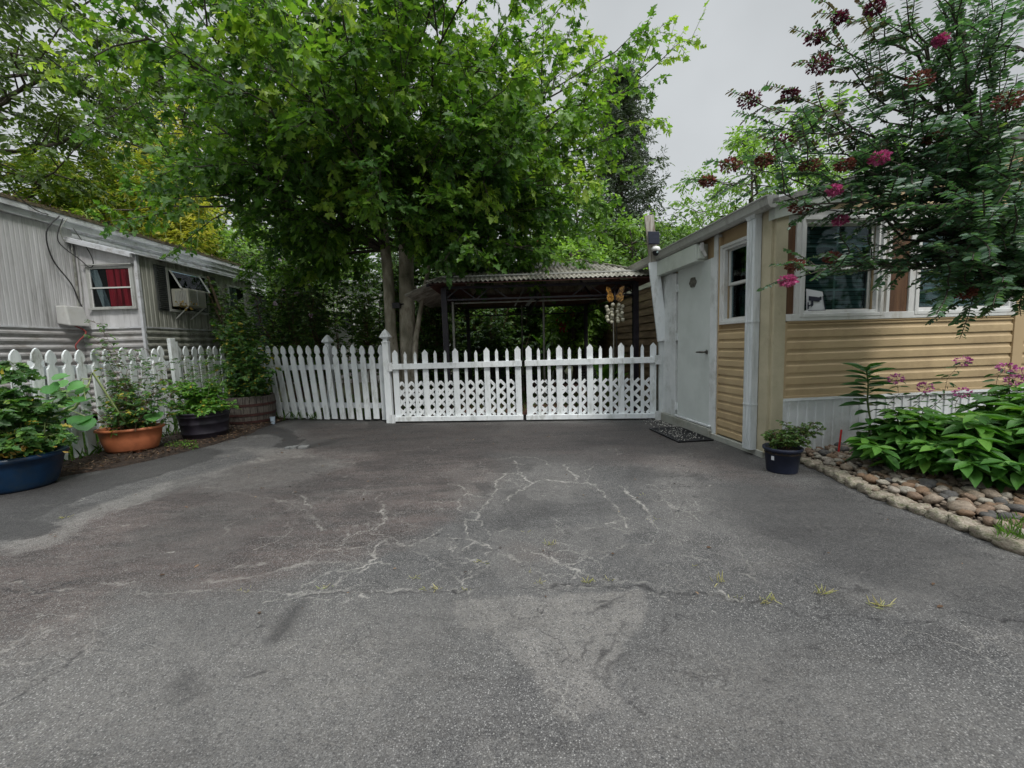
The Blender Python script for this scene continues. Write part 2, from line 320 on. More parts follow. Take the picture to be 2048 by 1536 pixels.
def leaves(name, tm, P, D, Nn, S, tint, m, parent=None, loc=None):
    tv, tf = tm; P = np.asarray(P, float); D = np.asarray(D, float); Nn = np.asarray(Nn, float); S = np.asarray(S, float); n = len(P)
    D /= np.linalg.norm(D, axis=1)[:, None] + 1e-9
    B = np.cross(Nn, D); B /= np.linalg.norm(B, axis=1)[:, None] + 1e-9; Nn = np.cross(D, B)
    V = P[:, None, :] + S[:, None, None] * (tv[None, :, 0:1] * D[:, None] + tv[None, :, 1:2] * B[:, None] + tv[None, :, 2:3] * Nn[:, None])
    o3 = np.array(parent['_w'] if parent is not None else (loc if loc is not None else (0, 0, 0)), float)
    V = (V - o3).reshape(-1, 3); k = len(tv); nv = n * k
    loops = np.concatenate([np.array(f) for f in tf]); ls = np.array([len(f) for f in tf])
    LI = (loops[None] + (np.arange(n) * k)[:, None]).ravel()
    tot = np.tile(ls, n); st = np.concatenate([[0], np.cumsum(tot)[:-1]])
    me = bpy.data.meshes.new(name); me.vertices.add(nv); me.vertices.foreach_set('co', V.astype(np.float32).ravel())
    me.loops.add(len(LI)); me.loops.foreach_set('vertex_index', LI.astype(np.int32))
    me.polygons.add(len(tot)); me.polygons.foreach_set('loop_start', st.astype(np.int32))
    try: me.polygons.foreach_set('loop_total', tot.astype(np.int32))
    except Exception: pass
    me.update(calc_edges=True)
    a = me.attributes.new('tint', 'FLOAT', 'POINT'); a.data.foreach_set('value', np.repeat(np.clip(tint, 0, 1), k).astype(np.float32))
    me.materials.append(m); o = bpy.data.objects.new(name, me); COL.objects.link(o); o['_w'] = tuple(o3)
    if parent is not None: o.parent = parent
    else: o.location = o3
    return o

class LS:   # leaf collector
    def __init__(s): s.P = []; s.D = []; s.N = []; s.S = []; s.T = []
    def add(s, p, d, n, sz, t): s.P.append(tuple(p)); s.D.append(tuple(d)); s.N.append(tuple(n)); s.S.append(sz); s.T.append(t)
    def build(s, name, tm, m, parent=None, loc=None):
        return leaves(name, tm, s.P, s.D, s.N, s.S, np.array(s.T), m, parent, loc)
def rv(rng): 
    while True:
        v = Vector((rng.uniform(-1, 1), rng.uniform(-1, 1), rng.uniform(-1, 1)))
        if .05 < v.length < 1: return v.normalized()
def curve(p, q, n=5, sag=0.0, rng=None, wob=0.0):
    p = Vector(p); q = Vector(q); L = (q - p).length; o = []
    for i in range(n + 1):
        t = i / n; c = p.lerp(q, t) + Vector((0, 0, sag * L * 4 * t * (1 - t)))
        if rng and 0 < i < n: c += rv(rng) * wob * L
        o.append(c)
    return o
def along(pts, t):
    f = t * (len(pts) - 1); i = min(int(f), len(pts) - 2); return pts[i].lerp(pts[i + 1], f - i), (pts[i + 1] - pts[i]).normalized()

def foliage(mb, ls, rng, start, target, r0, nsub, ntw, nlf, lsize, subl=.4, twl=.35, droop=.25, tipbias=.25, wob=.06, sag=.06, tw_geo=True, tb=0.0, pair=False, up=.75):
    """one limb from start to target with its sub-branches, twigs and leaves"""
    path = curve(start, target, 6, sag, rng, wob); L = (Vector(target) - Vector(start)).length
    mb.tube(path, [r0 * (1 - .82 * i / 6) for i in range(7)], 6, False)
    for j in range(nsub):
        s = tipbias + (1 - tipbias) * (j + rng.random()) / nsub
        p, d = along(path, min(s, .999))
        o = rv(rng); o = (o - d * o.dot(d)).normalized()
        dd = (d * rng.uniform(.3, 1.0) + o * rng.uniform(.5, 1.1) + Vector((0, 0, rng.uniform(-.15, .3)))).normalized()
        l2 = L * subl * (1.15 - .6 * s) * rng.uniform(.6, 1.15)
        if j == nsub - 1: dd = d; p = path[-1]; l2 = L * .18
        sp = curve(p, p + dd * l2, 3, .05, rng, .06)
        if r0 > .004: mb.tube(sp, [max(.003, r0 * .35 * (1 - .25 * i)) for i in range(4)], 4, False)
        tb2 = rng.gauss(0, .17) + tb
        for k in range(ntw):
            s2 = .2 + .8 * (k + rng.random()) / ntw
            q, d2 = along(sp, min(s2, .999)); o = rv(rng); o = (o - d2 * o.dot(d2)).normalized()
            d3 = (d2 * rng.uniform(.2, .9) + o * rng.uniform(.5, 1) + Vector((0, 0, -droop * rng.random()))).normalized()
            l3 = twl * rng.uniform(.5, 1.2); e = q + d3 * l3
            if tw_geo: mb.tube([q, e], [.004, .002], 3, False)
            side = d3.cross(Vector((0, 0, 1)))
            if side.length < .1: side = Vector((1, 0, 0))
            side.normalize()
            for i in range(nlf):
                t = (i + .6) / nlf; sg = 1 if i % 2 else -1
                ld = (side * sg * rng.uniform(.5, 1) + d3 * rng.uniform(.3, .9) + Vector((0, 0, rng.uniform(-.55, .1) * (1 + droop)))).normalized()
                if i == nlf - 1: ld = d3 + Vector((0, 0, -.2))
                nn = Vector((rng.gauss(0, .55), rng.gauss(0, .55) - .25, up))
                ls.add(q.lerp(e, t) + rv(rng) * .02, ld, nn, lsize * rng.uniform(.5, 1.3), .38 + tb2 + rng.gauss(0, .13))

# ================================================================== THE GROUND
def _vn(x, y, s, seed):
    rs = np.random.RandomState(seed); g = rs.rand(256, 256); X = x * s + 57; Z = y * s + 91
    xi = np.floor(X).astype(int); yi = np.floor(Z).astype(int); fx = X - xi; fy = Z - yi
    fx = fx * fx * (3 - 2 * fx); fy = fy * fy * (3 - 2 * fy); a = lambda i, j: g[(xi + i) % 256, (yi + j) % 256]
    return (a(0, 0) * (1 - fx) + a(1, 0) * fx) * (1 - fy) + (a(0, 1) * (1 - fx) + a(1, 1) * fx) * fy
def fbm(x, y, s, seed, o=4): return sum(_vn(x, y, s * 2 ** i, seed + i) / 2 ** i for i in range(o)) / sum(1 / 2 ** i for i in range(o))
gx = np.arange(-6.0, 4.2, .0082); gy = np.concatenate([np.arange(.95, 3.6, .0066), np.arange(3.6, 7.5, .012)])
GX, GY = np.meshgrid(gx, gy)
wx = GX + (fbm(GX, GY, 8, 3) - .5) * .10 + (fbm(GX, GY, 34, 7, 2) - .5) * .04
wy = GY + (fbm(GX, GY, 8, 11) - .5) * .10 + (fbm(GX, GY, 34, 17, 2) - .5) * .04
A_pale = np.zeros_like(GX); A_dark = np.zeros_like(GX); A_brown = np.zeros_like(GX); A_old = np.zeros_like(GX)
def px(l, s=1.0, ox=0, oy=0):
    o = []
    for a, b in l:
        q = G(a * s + ox, b * s + oy); o.append((q.x, q.y))
    return o
def line(A, pts, wd, val, jag=True):
    X, Z = (wx, wy) if jag else (GX, GY)
    for (x0, y0), (x1, y1) in zip(pts[:-1], pts[1:]):
        pad = wd * 4 + .06; i0 = np.searchsorted(gy, min(y0, y1) - pad); i1 = np.searchsorted(gy, max(y0, y1) + pad)
        j0 = np.searchsorted(gx, min(x0, x1) - pad); j1 = np.searchsorted(gx, max(x0, x1) + pad)
        if i1 <= i0 or j1 <= j0: continue
        a = X[i0:i1, j0:j1] - x0; b = Z[i0:i1, j0:j1] - y0; dx = x1 - x0; dy = y1 - y0; l2 = dx * dx + dy * dy + 1e-9
        t = np.clip((a * dx + b * dy) / l2, 0, 1); d = np.hypot(a - t * dx, b - t * dy)
        ww = wd * .62 * (.45 + 1.1 * _vn(GX[i0:i1, j0:j1], GY[i0:i1, j0:j1], 11, 5))
        v = val * np.clip(1.5 - d / ww, 0, 1) * (.15 + 1.1 * _vn(GX[i0:i1, j0:j1], GY[i0:i1, j0:j1], 13, 9))
        A[i0:i1, j0:j1] = np.maximum(A[i0:i1, j0:j1], v)
def poly(A, pts, val, soft=.03, warp=1.0):
    xs = [p[0] for p in pts]; ys = [p[1] for p in pts]; pad = .3
    i0 = np.searchsorted(gy, min(ys) - pad); i1 = np.searchsorted(gy, max(ys) + pad); j0 = np.searchsorted(gx, min(xs) - pad); j1 = np.searchsorted(gx, max(xs) + pad)
    if i1 <= i0 or j1 <= j0: return
    x = GX[i0:i1, j0:j1] + (wx - GX)[i0:i1, j0:j1] * 1.6 * warp; y = GY[i0:i1, j0:j1] + (wy - GY)[i0:i1, j0:j1] * 1.6 * warp
    ins = np.zeros(x.shape, bool); dm = np.full(x.shape, 9.)
    for (x0, y0), (x1, y1) in zip(pts, pts[1:] + pts[:1]):
        c = (y0 > y) != (y1 > y); ins ^= c & (x < (x1 - x0) * (y - y0) / ((y1 - y0) or 1e-9) + x0)
        dx = x1 - x0; dy = y1 - y0; t = np.clip(((x - x0) * dx + (y - y0) * dy) / (dx * dx + dy * dy + 1e-9), 0, 1)
        dm = np.minimum(dm, np.hypot(x - x0 - t * dx, y - y0 - t * dy))
    sd_ = np.where(ins, dm, -dm); v = val * np.clip(.5 + sd_ / (2 * soft), 0, 1)
    A[i0:i1, j0:j1] = np.maximum(A[i0:i1, j0:j1], v)
z8 = (.44, 600, 860); z6 = (.3418, 0, 780); zr = (.3652, 1300, 780)
for wd, v, l in [
 (.010, 1., [(880, 130), (925, 130), (960, 120), (1060, 128), (1120, 142), (1138, 165)]), (.011, 1., [(975, 140), (1000, 165), (1000, 190), (1035, 215), (1065, 240), (1010, 268), (960, 295), (925, 320)]),
 (.010, .9, [(1080, 235), (1140, 228), (1200, 235), (1260, 237), (1310, 240), (1350, 250), (1370, 275), (1400, 310), (1430, 345), (1460, 385), (1485, 410), (1490, 440)]),
 (.009, .9, [(1250, 148), (1225, 148), (1200, 160), (1215, 180), (1245, 190), (1260, 215), (1262, 237)]), (.008, .8, [(1345, 155), (1310, 178), (1290, 183), (1312, 205), (1315, 238)]),
 (.012, 1., [(1450, 255), (1475, 275), (1510, 310), (1550, 340), (1580, 370), (1600, 410), (1620, 440), (1645, 458)]), (.008, .9, [(1475, 275), (1505, 262)]),
 (.009, 1., [(1010, 200), (935, 195), (900, 225), (890, 250), (885, 285), (860, 310), (830, 350), (800, 385), (795, 415), (755, 405), (745, 450), (760, 490), (800, 515), (845, 525)]),
 (.007, .8, [(715, 330), (740, 290), (760, 285), (745, 260), (720, 250), (690, 240)]), (.007, .8, [(715, 330), (720, 365), (740, 375), (770, 378), (800, 385)]), (.006, .8, [(800, 415), (820, 440)]),
 (.006, .7, [(1035, 245), (960, 262), (890, 265)]), (.006, .7, [(935, 200), (880, 195), (850, 190)]), (.006, .7, [(760, 285), (800, 300), (840, 305)]), (.006, .8, [(820, 145), (835, 175), (830, 200)]),
 (.008, .8, [(970, 150), (1030, 155)]), (.006, .6, [(960, 215), (1000, 250), (1080, 270)]), (.006, .6, [(770, 250), (830, 225)]), (.005, .6, [(660, 330), (715, 320)]),
 (.009, .9, [(370, 330), (375, 365), (385, 380), (365, 430), (350, 455)]), (.007, .8, [(385, 380), (430, 383), (470, 380)]),
 (.009, .9, [(380, 505), (360, 540), (340, 580), (335, 600), (290, 610), (220, 635), (130, 650), (80, 670), (0, 710)]), (.008, .8, [(335, 600), (270, 640), (210, 665), (180, 695)]), (.008, .8, [(335, 600), (380, 605), (395, 610)]),
 (.006, .5, [(380, 515), (450, 515), (520, 520)]), (.008, .75, [(1090, 575), (1150, 590), (1200, 610), (1260, 635), (1310, 645), (1360, 665), (1410, 690)]), (.008, .7, [(1260, 635), (1235, 660), (1230, 680)]),
 (.009, .55, [(1070, 645), (1110, 660), (1140, 670), (1230, 672)]), (.006, .5, [(1180, 580), (1190, 550), (1300, 555), (1400, 550), (1480, 525), (1590, 520), (1600, 480)]), (.006, .5, [(1100, 515), (1200, 517), (1300, 520)]),
 (.008, .55, [(200, 640), (240, 580), (300, 555), (370, 555)]), (.008, .5, [(550, 640), (640, 610), (760, 595)]), (.006, .5, [(820, 640), (900, 570), (1000, 600)]),
 (.009, .6, [(-20, 745), (150, 735), (300, 740), (480, 725), (600, 730), (760, 730), (880, 715), (1000, 710), (1150, 705), (1300, 708), (1400, 690), (1500, 680), (1560, 690), (1650, 700), (1720, 725)]),
 (.010, .7, [(1870, 748), (1960, 765), (2045, 770)])]: line(A_pale, px(l, *z8), wd, v)
for wd, v, l in [(.010, .8, [(800, 665), (880, 630)]), (.007, .8, [(570, 800), (640, 790), (745, 790)]), (.007, .8, [(810, 790), (865, 790)]),
 (.009, .8, [(1730, 590), (1780, 625), (1820, 690), (1800, 710), (1840, 760), (1870, 820)]), (.010, .45, [(960, 605), (1050, 565), (1150, 525), (1250, 540)]),
 (.014, .45, [(1180, 570), (1300, 575), (1400, 590), (1450, 605), (1600, 640), (1650, 655), (1760, 660)]), (.010, .5, [(1160, 740), (1230, 730)]), (.012, .35, [(1400, 760), (1320, 820), (1290, 880), (1285, 940)]),
 (.011, .5, [(1230, 1090), (1340, 1050), (1420, 1030), (1540, 1010)]), (.009, .55, [(0, 1120), (180, 1130), (230, 1180), (400, 1170), (560, 1150), (740, 1150), (800, 1190), (950, 1190), (1150, 1165), (1400, 1170), (1700, 1175), (2048, 1175)]),
 (.02, .4, [(1200, 1120), (1500, 1080), (1800, 1020), (2000, 1000)]), (.03, .4, [(1500, 400), (1560, 430), (1450, 420)]), (.02, .35, [(700, 700), (860, 640), (1000, 580)])]: line(A_pale, px(l, *z6), wd, v)
for wd, v, l in [(.006, .8, [(340, 1105), (460, 1135), (600, 1160)]), (.005, .7, [(520, 1000), (560, 1025), (600, 1060)])]: line(A_pale, px(l, *zr), wd, v)
line(A_pale, px([(966, 955), (985, 952)], *z6), .016, 1.2); line(A_pale, px([(1160, 882), (1190, 876)], *z6), .012, .9); line(A_pale, px([(195, 215), (215, 208)], *z8), .014, 1.1)
rg = random.Random(4)
def walk(x, y, ang, n, step, wd, v, A, depth=0):   # a wandering hairline crack with side branches
    pts = [(x, y)]
    for _ in range(n):
        ang += rg.gauss(0, .55); x += math.cos(ang) * step; y += math.sin(ang) * step; pts.append((x, y))
        if depth < 2 and rg.random() < .22: walk(x, y, ang + rg.choice((-1, 1)) * rg.uniform(.7, 1.5), int(n * .5), step * .9, wd * .8, v * .85, A, depth + 1)
    line(A, pts, wd, v)
for _ in range(20):
    g_ = G(rg.uniform(500, 1400), rg.uniform(900, 1185)); walk(g_.x, g_.y, rg.uniform(0, 6.28), rg.randint(4, 11), rg.uniform(.03, .07), .0055, rg.uniform(.55, 1.), A_pale)
for _ in range(7):
    g_ = G(rg.uniform(680, 1000), rg.uniform(950, 1180)); walk(g_.x, g_.y, rg.uniform(0, 6.28), rg.randint(4, 9), .045, .0055, rg.uniform(.6, 1.), A_pale)
for _ in range(46):
    g_ = G(rg.uniform(50, 2000), rg.uniform(870, 1330)); walk(g_.x, g_.y, rg.uniform(-.6, .6), rg.randint(4, 12), rg.uniform(.03, .07), .0055, rg.uniform(.5, .9), A_dark)
for _ in range(46):    # small pale chips and scuffs
    a = rg.uniform(100, 1900); b = rg.uniform(860, 1180); line(A_pale, px([(a, b), (a + rg.uniform(-14, 14), b + rg.uniform(-3, 3))]), rg.uniform(.004, .008), rg.uniform(.4, .95))
for wd, v, l in [(.009, 1.2, [(0, 752), (160, 742), (380, 740), (480, 735), (560, 728), (690, 735), (800, 722), (930, 712), (1060, 712), (1200, 702), (1380, 700), (1560, 700), (1640, 735), (1800, 745), (1880, 750), (2000, 775)]),
 (.004, .9, [(1110, 340), (1120, 380), (1145, 415)]), (.005, .7, [(370, 650), (350, 680), (400, 715)]), (.004, .7, [(1480, 320), (1700, 440), (1760, 470)]), (.004, .8, [(1720, 640), (1800, 600)]),
 (.004, .7, [(1560, 350), (1620, 430), (1700, 520)]), (.005, .6, [(0, 60), (100, 90), (150, 80)])]: line(A_dark, px(l, *z8), wd, v)
for wd, v, l in [(.008, 1.2, [(-40, 1215), (200, 1150)]), (.010, 1.3, [(1500, 1199), (1560, 1210), (1600, 1222), (1680, 1235), (1760, 1242), (1850, 1240), (1920, 1228), (2048, 1237)]), (.005, .9, [(1560, 1195), (1660, 1222)]),
 (.008, 1.2, [(40, 1160), (60, 1168), (90, 1180), (150, 1185), (250, 1183)]), (.008, 1.2, [(0, 1412), (60, 1370), (130, 1330), (160, 1300)]), (.004, .8, [(1540, 1120), (1620, 1175), (1700, 1190)]), (.004, .6, [(1700, 1100), (1860, 1150), (2048, 1130)]),
 (.012, .62, [(1175, 1232), (1215, 1205), (1270, 1178)]), (.011, .55, [(1165, 1305), (1185, 1265)]), (.013, .5, [(1185, 1350), (1215, 1300), (1250, 1240)]), (.013, .5, [(1205, 1375), (1245, 1310)]), (.008, .3, [(905, 1199), (1010, 1197)]),
 (.006, .5, [(1180, 1165), (1240, 1145)])]: line(A_dark, px(l), wd, v)
for i in range(26):    # rows of tyre-tread marks
    a = 330 + rg.uniform(0, 640); b = 1040 + rg.uniform(0, 80); line(A_dark, px([(a, b), (a + rg.uniform(6, 18), b - rg.uniform(10, 20))]), .006, rg.uniform(.2, .38))
damp = [(-150, 1095), (70, 1078), (110, 1060), (115, 1045), (65, 1042), (90, 1025), (160, 1000), (240, 972), (300, 957), (345, 942), (430, 918), (445, 900), (400, 895), (300, 905), (200, 945), (100, 965), (-150, 1010)]
poly(A_dark, px(damp), .50, .015)
poly(A_old, px([(-200, 1330), (240, 1200), (600, 1200), (880, 1210), (940, 1380), (700, 1600), (-200, 1600)]), .50, .3)
poly(A_old, px([(1350, 1280), (1700, 1330), (2000, 1420), (2000, 1600), (1250, 1600), (1150, 1450)]), .42, .25)
poly(A_dark, px([(535, 846), (575, 860), (600, 872), (604, 884), (584, 897), (556, 893), (562, 878), (545, 868), (490, 872), (470, 862)]), .62, .02)
poly(A_dark, px([(590, 897), (640, 884), (702, 874), (665, 888), (612, 900)]), .6, .015)
poly(A_dark, px([(250, 160), (380, 120), (520, 75), (560, 90), (500, 140), (400, 180), (300, 190)], *z8), .3, .06); poly(A_dark, px([(790, 240), (870, 235), (885, 262), (840, 275), (850, 300), (810, 290)], *z8), .45, .03)
poly(A_dark, px([(560, 230), (900, 130), (860, 190), (700, 250)], *z8), .16, .06)
poly(A_dark, px([(720, 830), (760, 845), (860, 850), (850, 862), (745, 856)]), .45, .02)
poly(A_dark, px([(522, 1285), (560, 1240), (600, 1195), (610, 1212), (575, 1262), (545, 1290)]), .52, .03, .4); poly(A_dark, px([(330, 1375), (370, 1340), (412, 1385), (372, 1405)]), .45, .035, .4)
poly(A_dark, px([(1750, 195), (1830, 205), (1865, 235), (1790, 235)], *z8), .4, .03); poly(A_dark, px([(1585, 205), (1615, 206), (1610, 214)], *z8), .5, .01)
for a, b, r in [(960, 795, 26), (1080, 808, 22), (1000, 820, 12), (1240, 770, 24), (1200, 790, 12), (1130, 870, 20), (1050, 870, 12), (1500, 818, 12), (1420, 832, 8), (1310, 785, 14), (1370, 856, 7), (1610, 872, 10), (1060, 720, 10), (1030, 722, 8), (1100, 830, 9)]:
    poly(A_dark, px([(a - r * 1.2, b), (a - r * .3, b - r * .5), (a + r * 1.1, b - r * .1), (a + r * .2, b + r * .45)], *zr), .62, .010, .35)
poly(A_dark, px([(300, 370), (600, 470), (640, 380), (560, 330), (380, 290)], *zr), .22, .15)
poly(A_dark, px([(1330, 880), (1420, 895), (1560, 960), (1700, 1020), (1500, 980), (1350, 905)]), .16, .12)
poly(A_dark, px([(1280, 1260), (1400, 1220), (2048, 1330), (2048, 1560), (1500, 1560)]), .12, .25)
poly(A_dark, px([(1000, 1380), (1150, 1390), (1160, 1536), (1010, 1536)]), .14, .08)
poly(A_dark, px([(340, 1020), (560, 960), (700, 1050), (560, 1090), (300, 1110)]), .18, .12)
poly(A_dark, px([(1500, 960), (1650, 990), (1850, 1060), (2048, 1130), (2200, 1300), (1750, 1180), (1500, 1080), (1400, 1000)]), .38, .2)
poly(A_dark, px([(600, 850), (1000, 850), (1320, 850), (1420, 900), (1200, 930), (900, 920), (640, 900)]), .34, .15)
poly(A_dark, px([(480, 930), (620, 925), (760, 960), (640, 1000), (430, 1010), (330, 1000)]), .30, .08); poly(A_dark, px([(250, 1060), (420, 1020), (560, 1040), (470, 1120), (260, 1140)]), .26, .1)
poly(A_brown, px([(-300, 1120), (0, 1100), (180, 1030), (400, 965), (560, 900), (900, 870), (1020, 930), (960, 1000), (820, 1080), (640, 1130), (480, 1185), (240, 1195), (150, 1290), (-300, 1330)]), 1., .14)
poly(A_brown, px([(600, 848), (1300, 848), (1500, 930), (1560, 970), (1300, 930), (900, 900), (600, 880)]), .9, .2)
poly(A_brown, px([(1000, 1090), (1100, 1085), (1150, 1120), (1020, 1130)]), .5, .05)
poly(A_old, px([(905, 1200), (1290, 1178), (1305, 1210), (1240, 1290), (1235, 1350), (1260, 1420), (1120, 1440), (1060, 1330), (985, 1280), (905, 1240)]), .75, .018, .45)
poly(A_old, px([(480, 895), (600, 900), (700, 930), (560, 975), (440, 985), (350, 975), (430, 940), (520, 915)]), .75, .09)
poly(A_old, px([(110, 1042), (340, 960), (420, 945), (350, 985), (200, 1030), (120, 1085), (0, 1110), (0, 1085), (120, 1062)]), .8, .04)
poly(A_old, px([(1000, 900), (1180, 905), (1160, 1000), (960, 1030), (900, 990)]), .35, .12)
poly(A_old, px([(1400, 870), (1440, 1050), (1340, 1110), (1300, 1000), (1290, 900)]), .3, .12); poly(A_old, px([(1700, 1160), (1900, 1180), (1850, 1220), (1700, 1200)]), .45, .1)
# pitted edges: patchiness
A_dark = np.maximum(A_dark, .30 * np.clip((fbm(wx, wy, 1.7, 77, 7) - .575) * 16, 0, 1) * np.clip((GY - 1.6) / 1.5, .35, 1)); A_old = np.maximum(A_old, .25 * np.clip((fbm(wx, wy, 2.1, 88, 7) - .585) * 14, 0, 1))
A_dark = np.where(A_dark > .12, A_dark * 1.45, A_dark)
A_pale *= .55 + .7 * fbm(GX, GY, 22, 31, 3); A_dark = np.clip(A_dark, 0, 1)
nyg, nxg = GX.shape; V = np.stack([GX, GY, (fbm(GX, GY, 1.1, 41, 3) - .5) * .02 - np.clip(A_dark - .7, 0, 1) * .012], -1).reshape(-1, 3)
ed = np.minimum.reduce([GX - gx[0], gx[-1] - GX, GY - gy[0], gy[-1] - GY]).reshape(-1); V[:, 2] = np.where(ed < .3, V[:, 2] * ed / .3, V[:, 2])
idx = np.arange(nyg * nxg).reshape(nyg, nxg); Q = np.stack([idx[:-1, :-1], idx[:-1, 1:], idx[1:, 1:], idx[1:, :-1]], -1).reshape(-1, 4)
# coarse apron all round the dense patch
X0, X1, Y0, Y1 = gx[0], gx[-1], gy[0], gy[-1]; ap = []; extra = []
for (a0, a1, b0, b1) in [(-9, X0, -8, Y1), (X1, 7, -8, Y1), (X0, X1, -8, Y0)]: extra.append([(a0, b0, 0), (a1, b0, 0), (a1, b1, 0), (a0, b1, 0)])
base = len(V); EV = np.array([p for q in extra for p in q], float); EQ = np.arange(len(EV)).reshape(-1, 4) + base
V = np.concatenate([V, EV]); Q = np.concatenate([Q, EQ])
me = bpy.data.meshes.new('driveway'); me.vertices.add(len(V)); me.vertices.foreach_set('co', V.astype(np.float32).ravel())
me.loops.add(Q.size); me.loops.foreach_set('vertex_index', Q.astype(np.int32).ravel()); me.polygons.add(len(Q))
me.polygons.foreach_set('loop_start', (np.arange(len(Q)) * 4).astype(np.int32)); me.update(calc_edges=True)
at = me.attributes.new('wear', 'FLOAT_COLOR', 'POINT')
C4 = np.stack([A_pale, A_dark, A_brown, A_old], -1).reshape(-1, 4); C4 = np.concatenate([C4, np.zeros((len(EV), 4))]); at.data.foreach_set('color', C4.astype(np.float32).ravel())
am = bpy.data.materials.new('asphalt'); am.use_nodes = True; t = am.node_tree; L = t.links.new; b = t.nodes['Principled BSDF']
b.inputs['Roughness'].default_value = .85; b.inputs['Specular IOR Level'].default_value = .35
ta = N(t, 'ShaderNodeAttribute', attribute_name='wear'); sc_ = N(t, 'ShaderNodeSeparateColor'); L(ta.outputs['Color'], sc_.inputs[0]); tcd = N(t, 'ShaderNodeTexCoord')
def tnoise(s, d=5, r=.6):
    n = N(t, 'ShaderNodeTexNoise'); n.inputs['Scale'].default_value = s; n.inputs['Detail'].default_value = d; n.inputs['Roughness'].default_value = r; L(tcd.outputs['Object'], n.inputs['Vector']); return n.outputs['Fac']
def mapr(v, a, b_, c=0., d=1.):
    n = N(t, 'ShaderNodeMapRange'); n.inputs[1].default_value = a; n.inputs[2].default_value = b_; n.inputs[3].default_value = c; n.inputs[4].default_value = d; L(v, n.inputs[0]); return n.outputs[0]
def mixc(f, a, b_):
    n = N(t, 'ShaderNodeMix', data_type='RGBA')
    for v, k in ((f, 0), (a, 6), (b_, 7)):
        if isinstance(v, (tuple, float)): n.inputs[k].default_value = (*v, 1) if isinstance(v, tuple) else v
        else: L(v, n.inputs[k])
    return n.outputs[2]
def mth(op, a, b_=0.):
    n = N(t, 'ShaderNodeMath', operation=op)
    for v, k in ((a, 0), (b_, 1)):
        if isinstance(v, float): n.inputs[k].default_value = v
        else: L(v, n.inputs[k])
    return n.outputs[0]
c = mixc(mapr(tnoise(.8, 8, .68), .38, .64), (.027, .027, .028), (.078, .075, .072))
c = mixc(mapr(tnoise(24, 8, .75), .42, .62, .35, 0), c, (.105, .102, .098)); c = mixc(mapr(tnoise(7, 8, .75), .4, .7, 0, .55), c, (.05, .048, .048))
smp = N(t, 'ShaderNodeMapping'); smp.inputs['Rotation'].default_value = (0, 0, -.45); smp.inputs['Scale'].default_value = (.75, 2.6, 1); L(tcd.outputs['Object'], smp.inputs[0])
sno = N(t, 'ShaderNodeTexNoise'); sno.inputs['Scale'].default_value = 1.9; sno.inputs['Detail'].default_value = 12; sno.inputs['Roughness'].default_value = .76; L(smp.outputs[0], sno.inputs['Vector']); tstreak = sno.outputs['Fac']
c = mixc(mapr(tstreak, .49, .60, 0, .62), c, (.026, .0245, .024))
smp2 = N(t, 'ShaderNodeMapping'); smp2.inputs['Rotation'].default_value = (0, 0, -.3); smp2.inputs['Scale'].default_value = (.8, 4.2, 1); L(tcd.outputs['Object'], smp2.inputs[0])
sn2 = N(t, 'ShaderNodeTexNoise'); sn2.inputs['Scale'].default_value = 3.1; sn2.inputs['Detail'].default_value = 14; sn2.inputs['Roughness'].default_value = .82; L(smp2.outputs[0], sn2.inputs['Vector'])
c = mixc(mth('MULTIPLY', sc_.outputs[2], .92), c, mixc(mapr(tstreak, .40, .62), (.021, .0135, .0115), (.084, .061, .054)))
c = mixc(mth('MULTIPLY', sc_.outputs[2], mapr(sn2.outputs['Fac'], .545, .64, 0, .75)), c, (.15, .132, .12))
c = mixc(mth('MULTIPLY', ta.outputs['Alpha'], mapr(tnoise(11, 6, .7), .3, .6, .35, .95)), c, (.17, .158, .145))
vo = N(t, 'ShaderNodeTexVoronoi'); vo.inputs['Scale'].default_value = 165; L(tcd.outputs['Object'], vo.inputs['Vector'])
vsp = N(t, 'ShaderNodeSeparateColor'); L(vo.outputs['Color'], vsp.inputs[0])
c = mixc(mapr(vsp.outputs[0], .0, .45, .62, 0), c, (.025, .025, .027))
near = mth('MULTIPLY', mapr(vsp.outputs[1], .62, .98, 0, .9), mapr(vo.outputs['Distance'], .25, .55, 1, 0))
spk = mth('MULTIPLY', near, mapr(tnoise(1.3, 4), .35, .6, .35, 1.))
c = mixc(spk, c, (.34, .33, .315))
vo2 = N(t, 'ShaderNodeTexVoronoi'); vo2.inputs['Scale'].default_value = 330; L(tcd.outputs['Object'], vo2.inputs['Vector'])
vs2 = N(t, 'ShaderNodeSeparateColor'); L(vo2.outputs['Color'], vs2.inputs[0])
c = mixc(mapr(vs2.outputs[0], .5, 1., 0, .5), c, (.19, .185, .18))
wn = N(t, 'ShaderNodeTexNoise'); wn.inputs['Scale'].default_value = 6; wn.inputs['Detail'].default_value = 6; L(tcd.outputs['Object'], wn.inputs['Vector'])
wsc = N(t, 'ShaderNodeVectorMath', operation='SCALE'); wsc.inputs['Scale'].default_value = .22; L(wn.outputs['Color'], wsc.inputs[0]); wad = N(t, 'ShaderNodeVectorMath', operation='ADD'); L(tcd.outputs['Object'], wad.inputs[0]); L(wsc.outputs[0], wad.inputs[1])
def crazing(scale, wd, strength, n1, n2, col):
    global c
    v_ = N(t, 'ShaderNodeTexVoronoi', feature='DISTANCE_TO_EDGE'); v_.inputs['Scale'].default_value = scale; L(wad.outputs[0], v_.inputs['Vector'])
    c = mixc(mth('MULTIPLY', mapr(v_.outputs['Distance'], 0, wd, strength, 0), mapr(tnoise(n1, 5), .50, .62)), c, col)
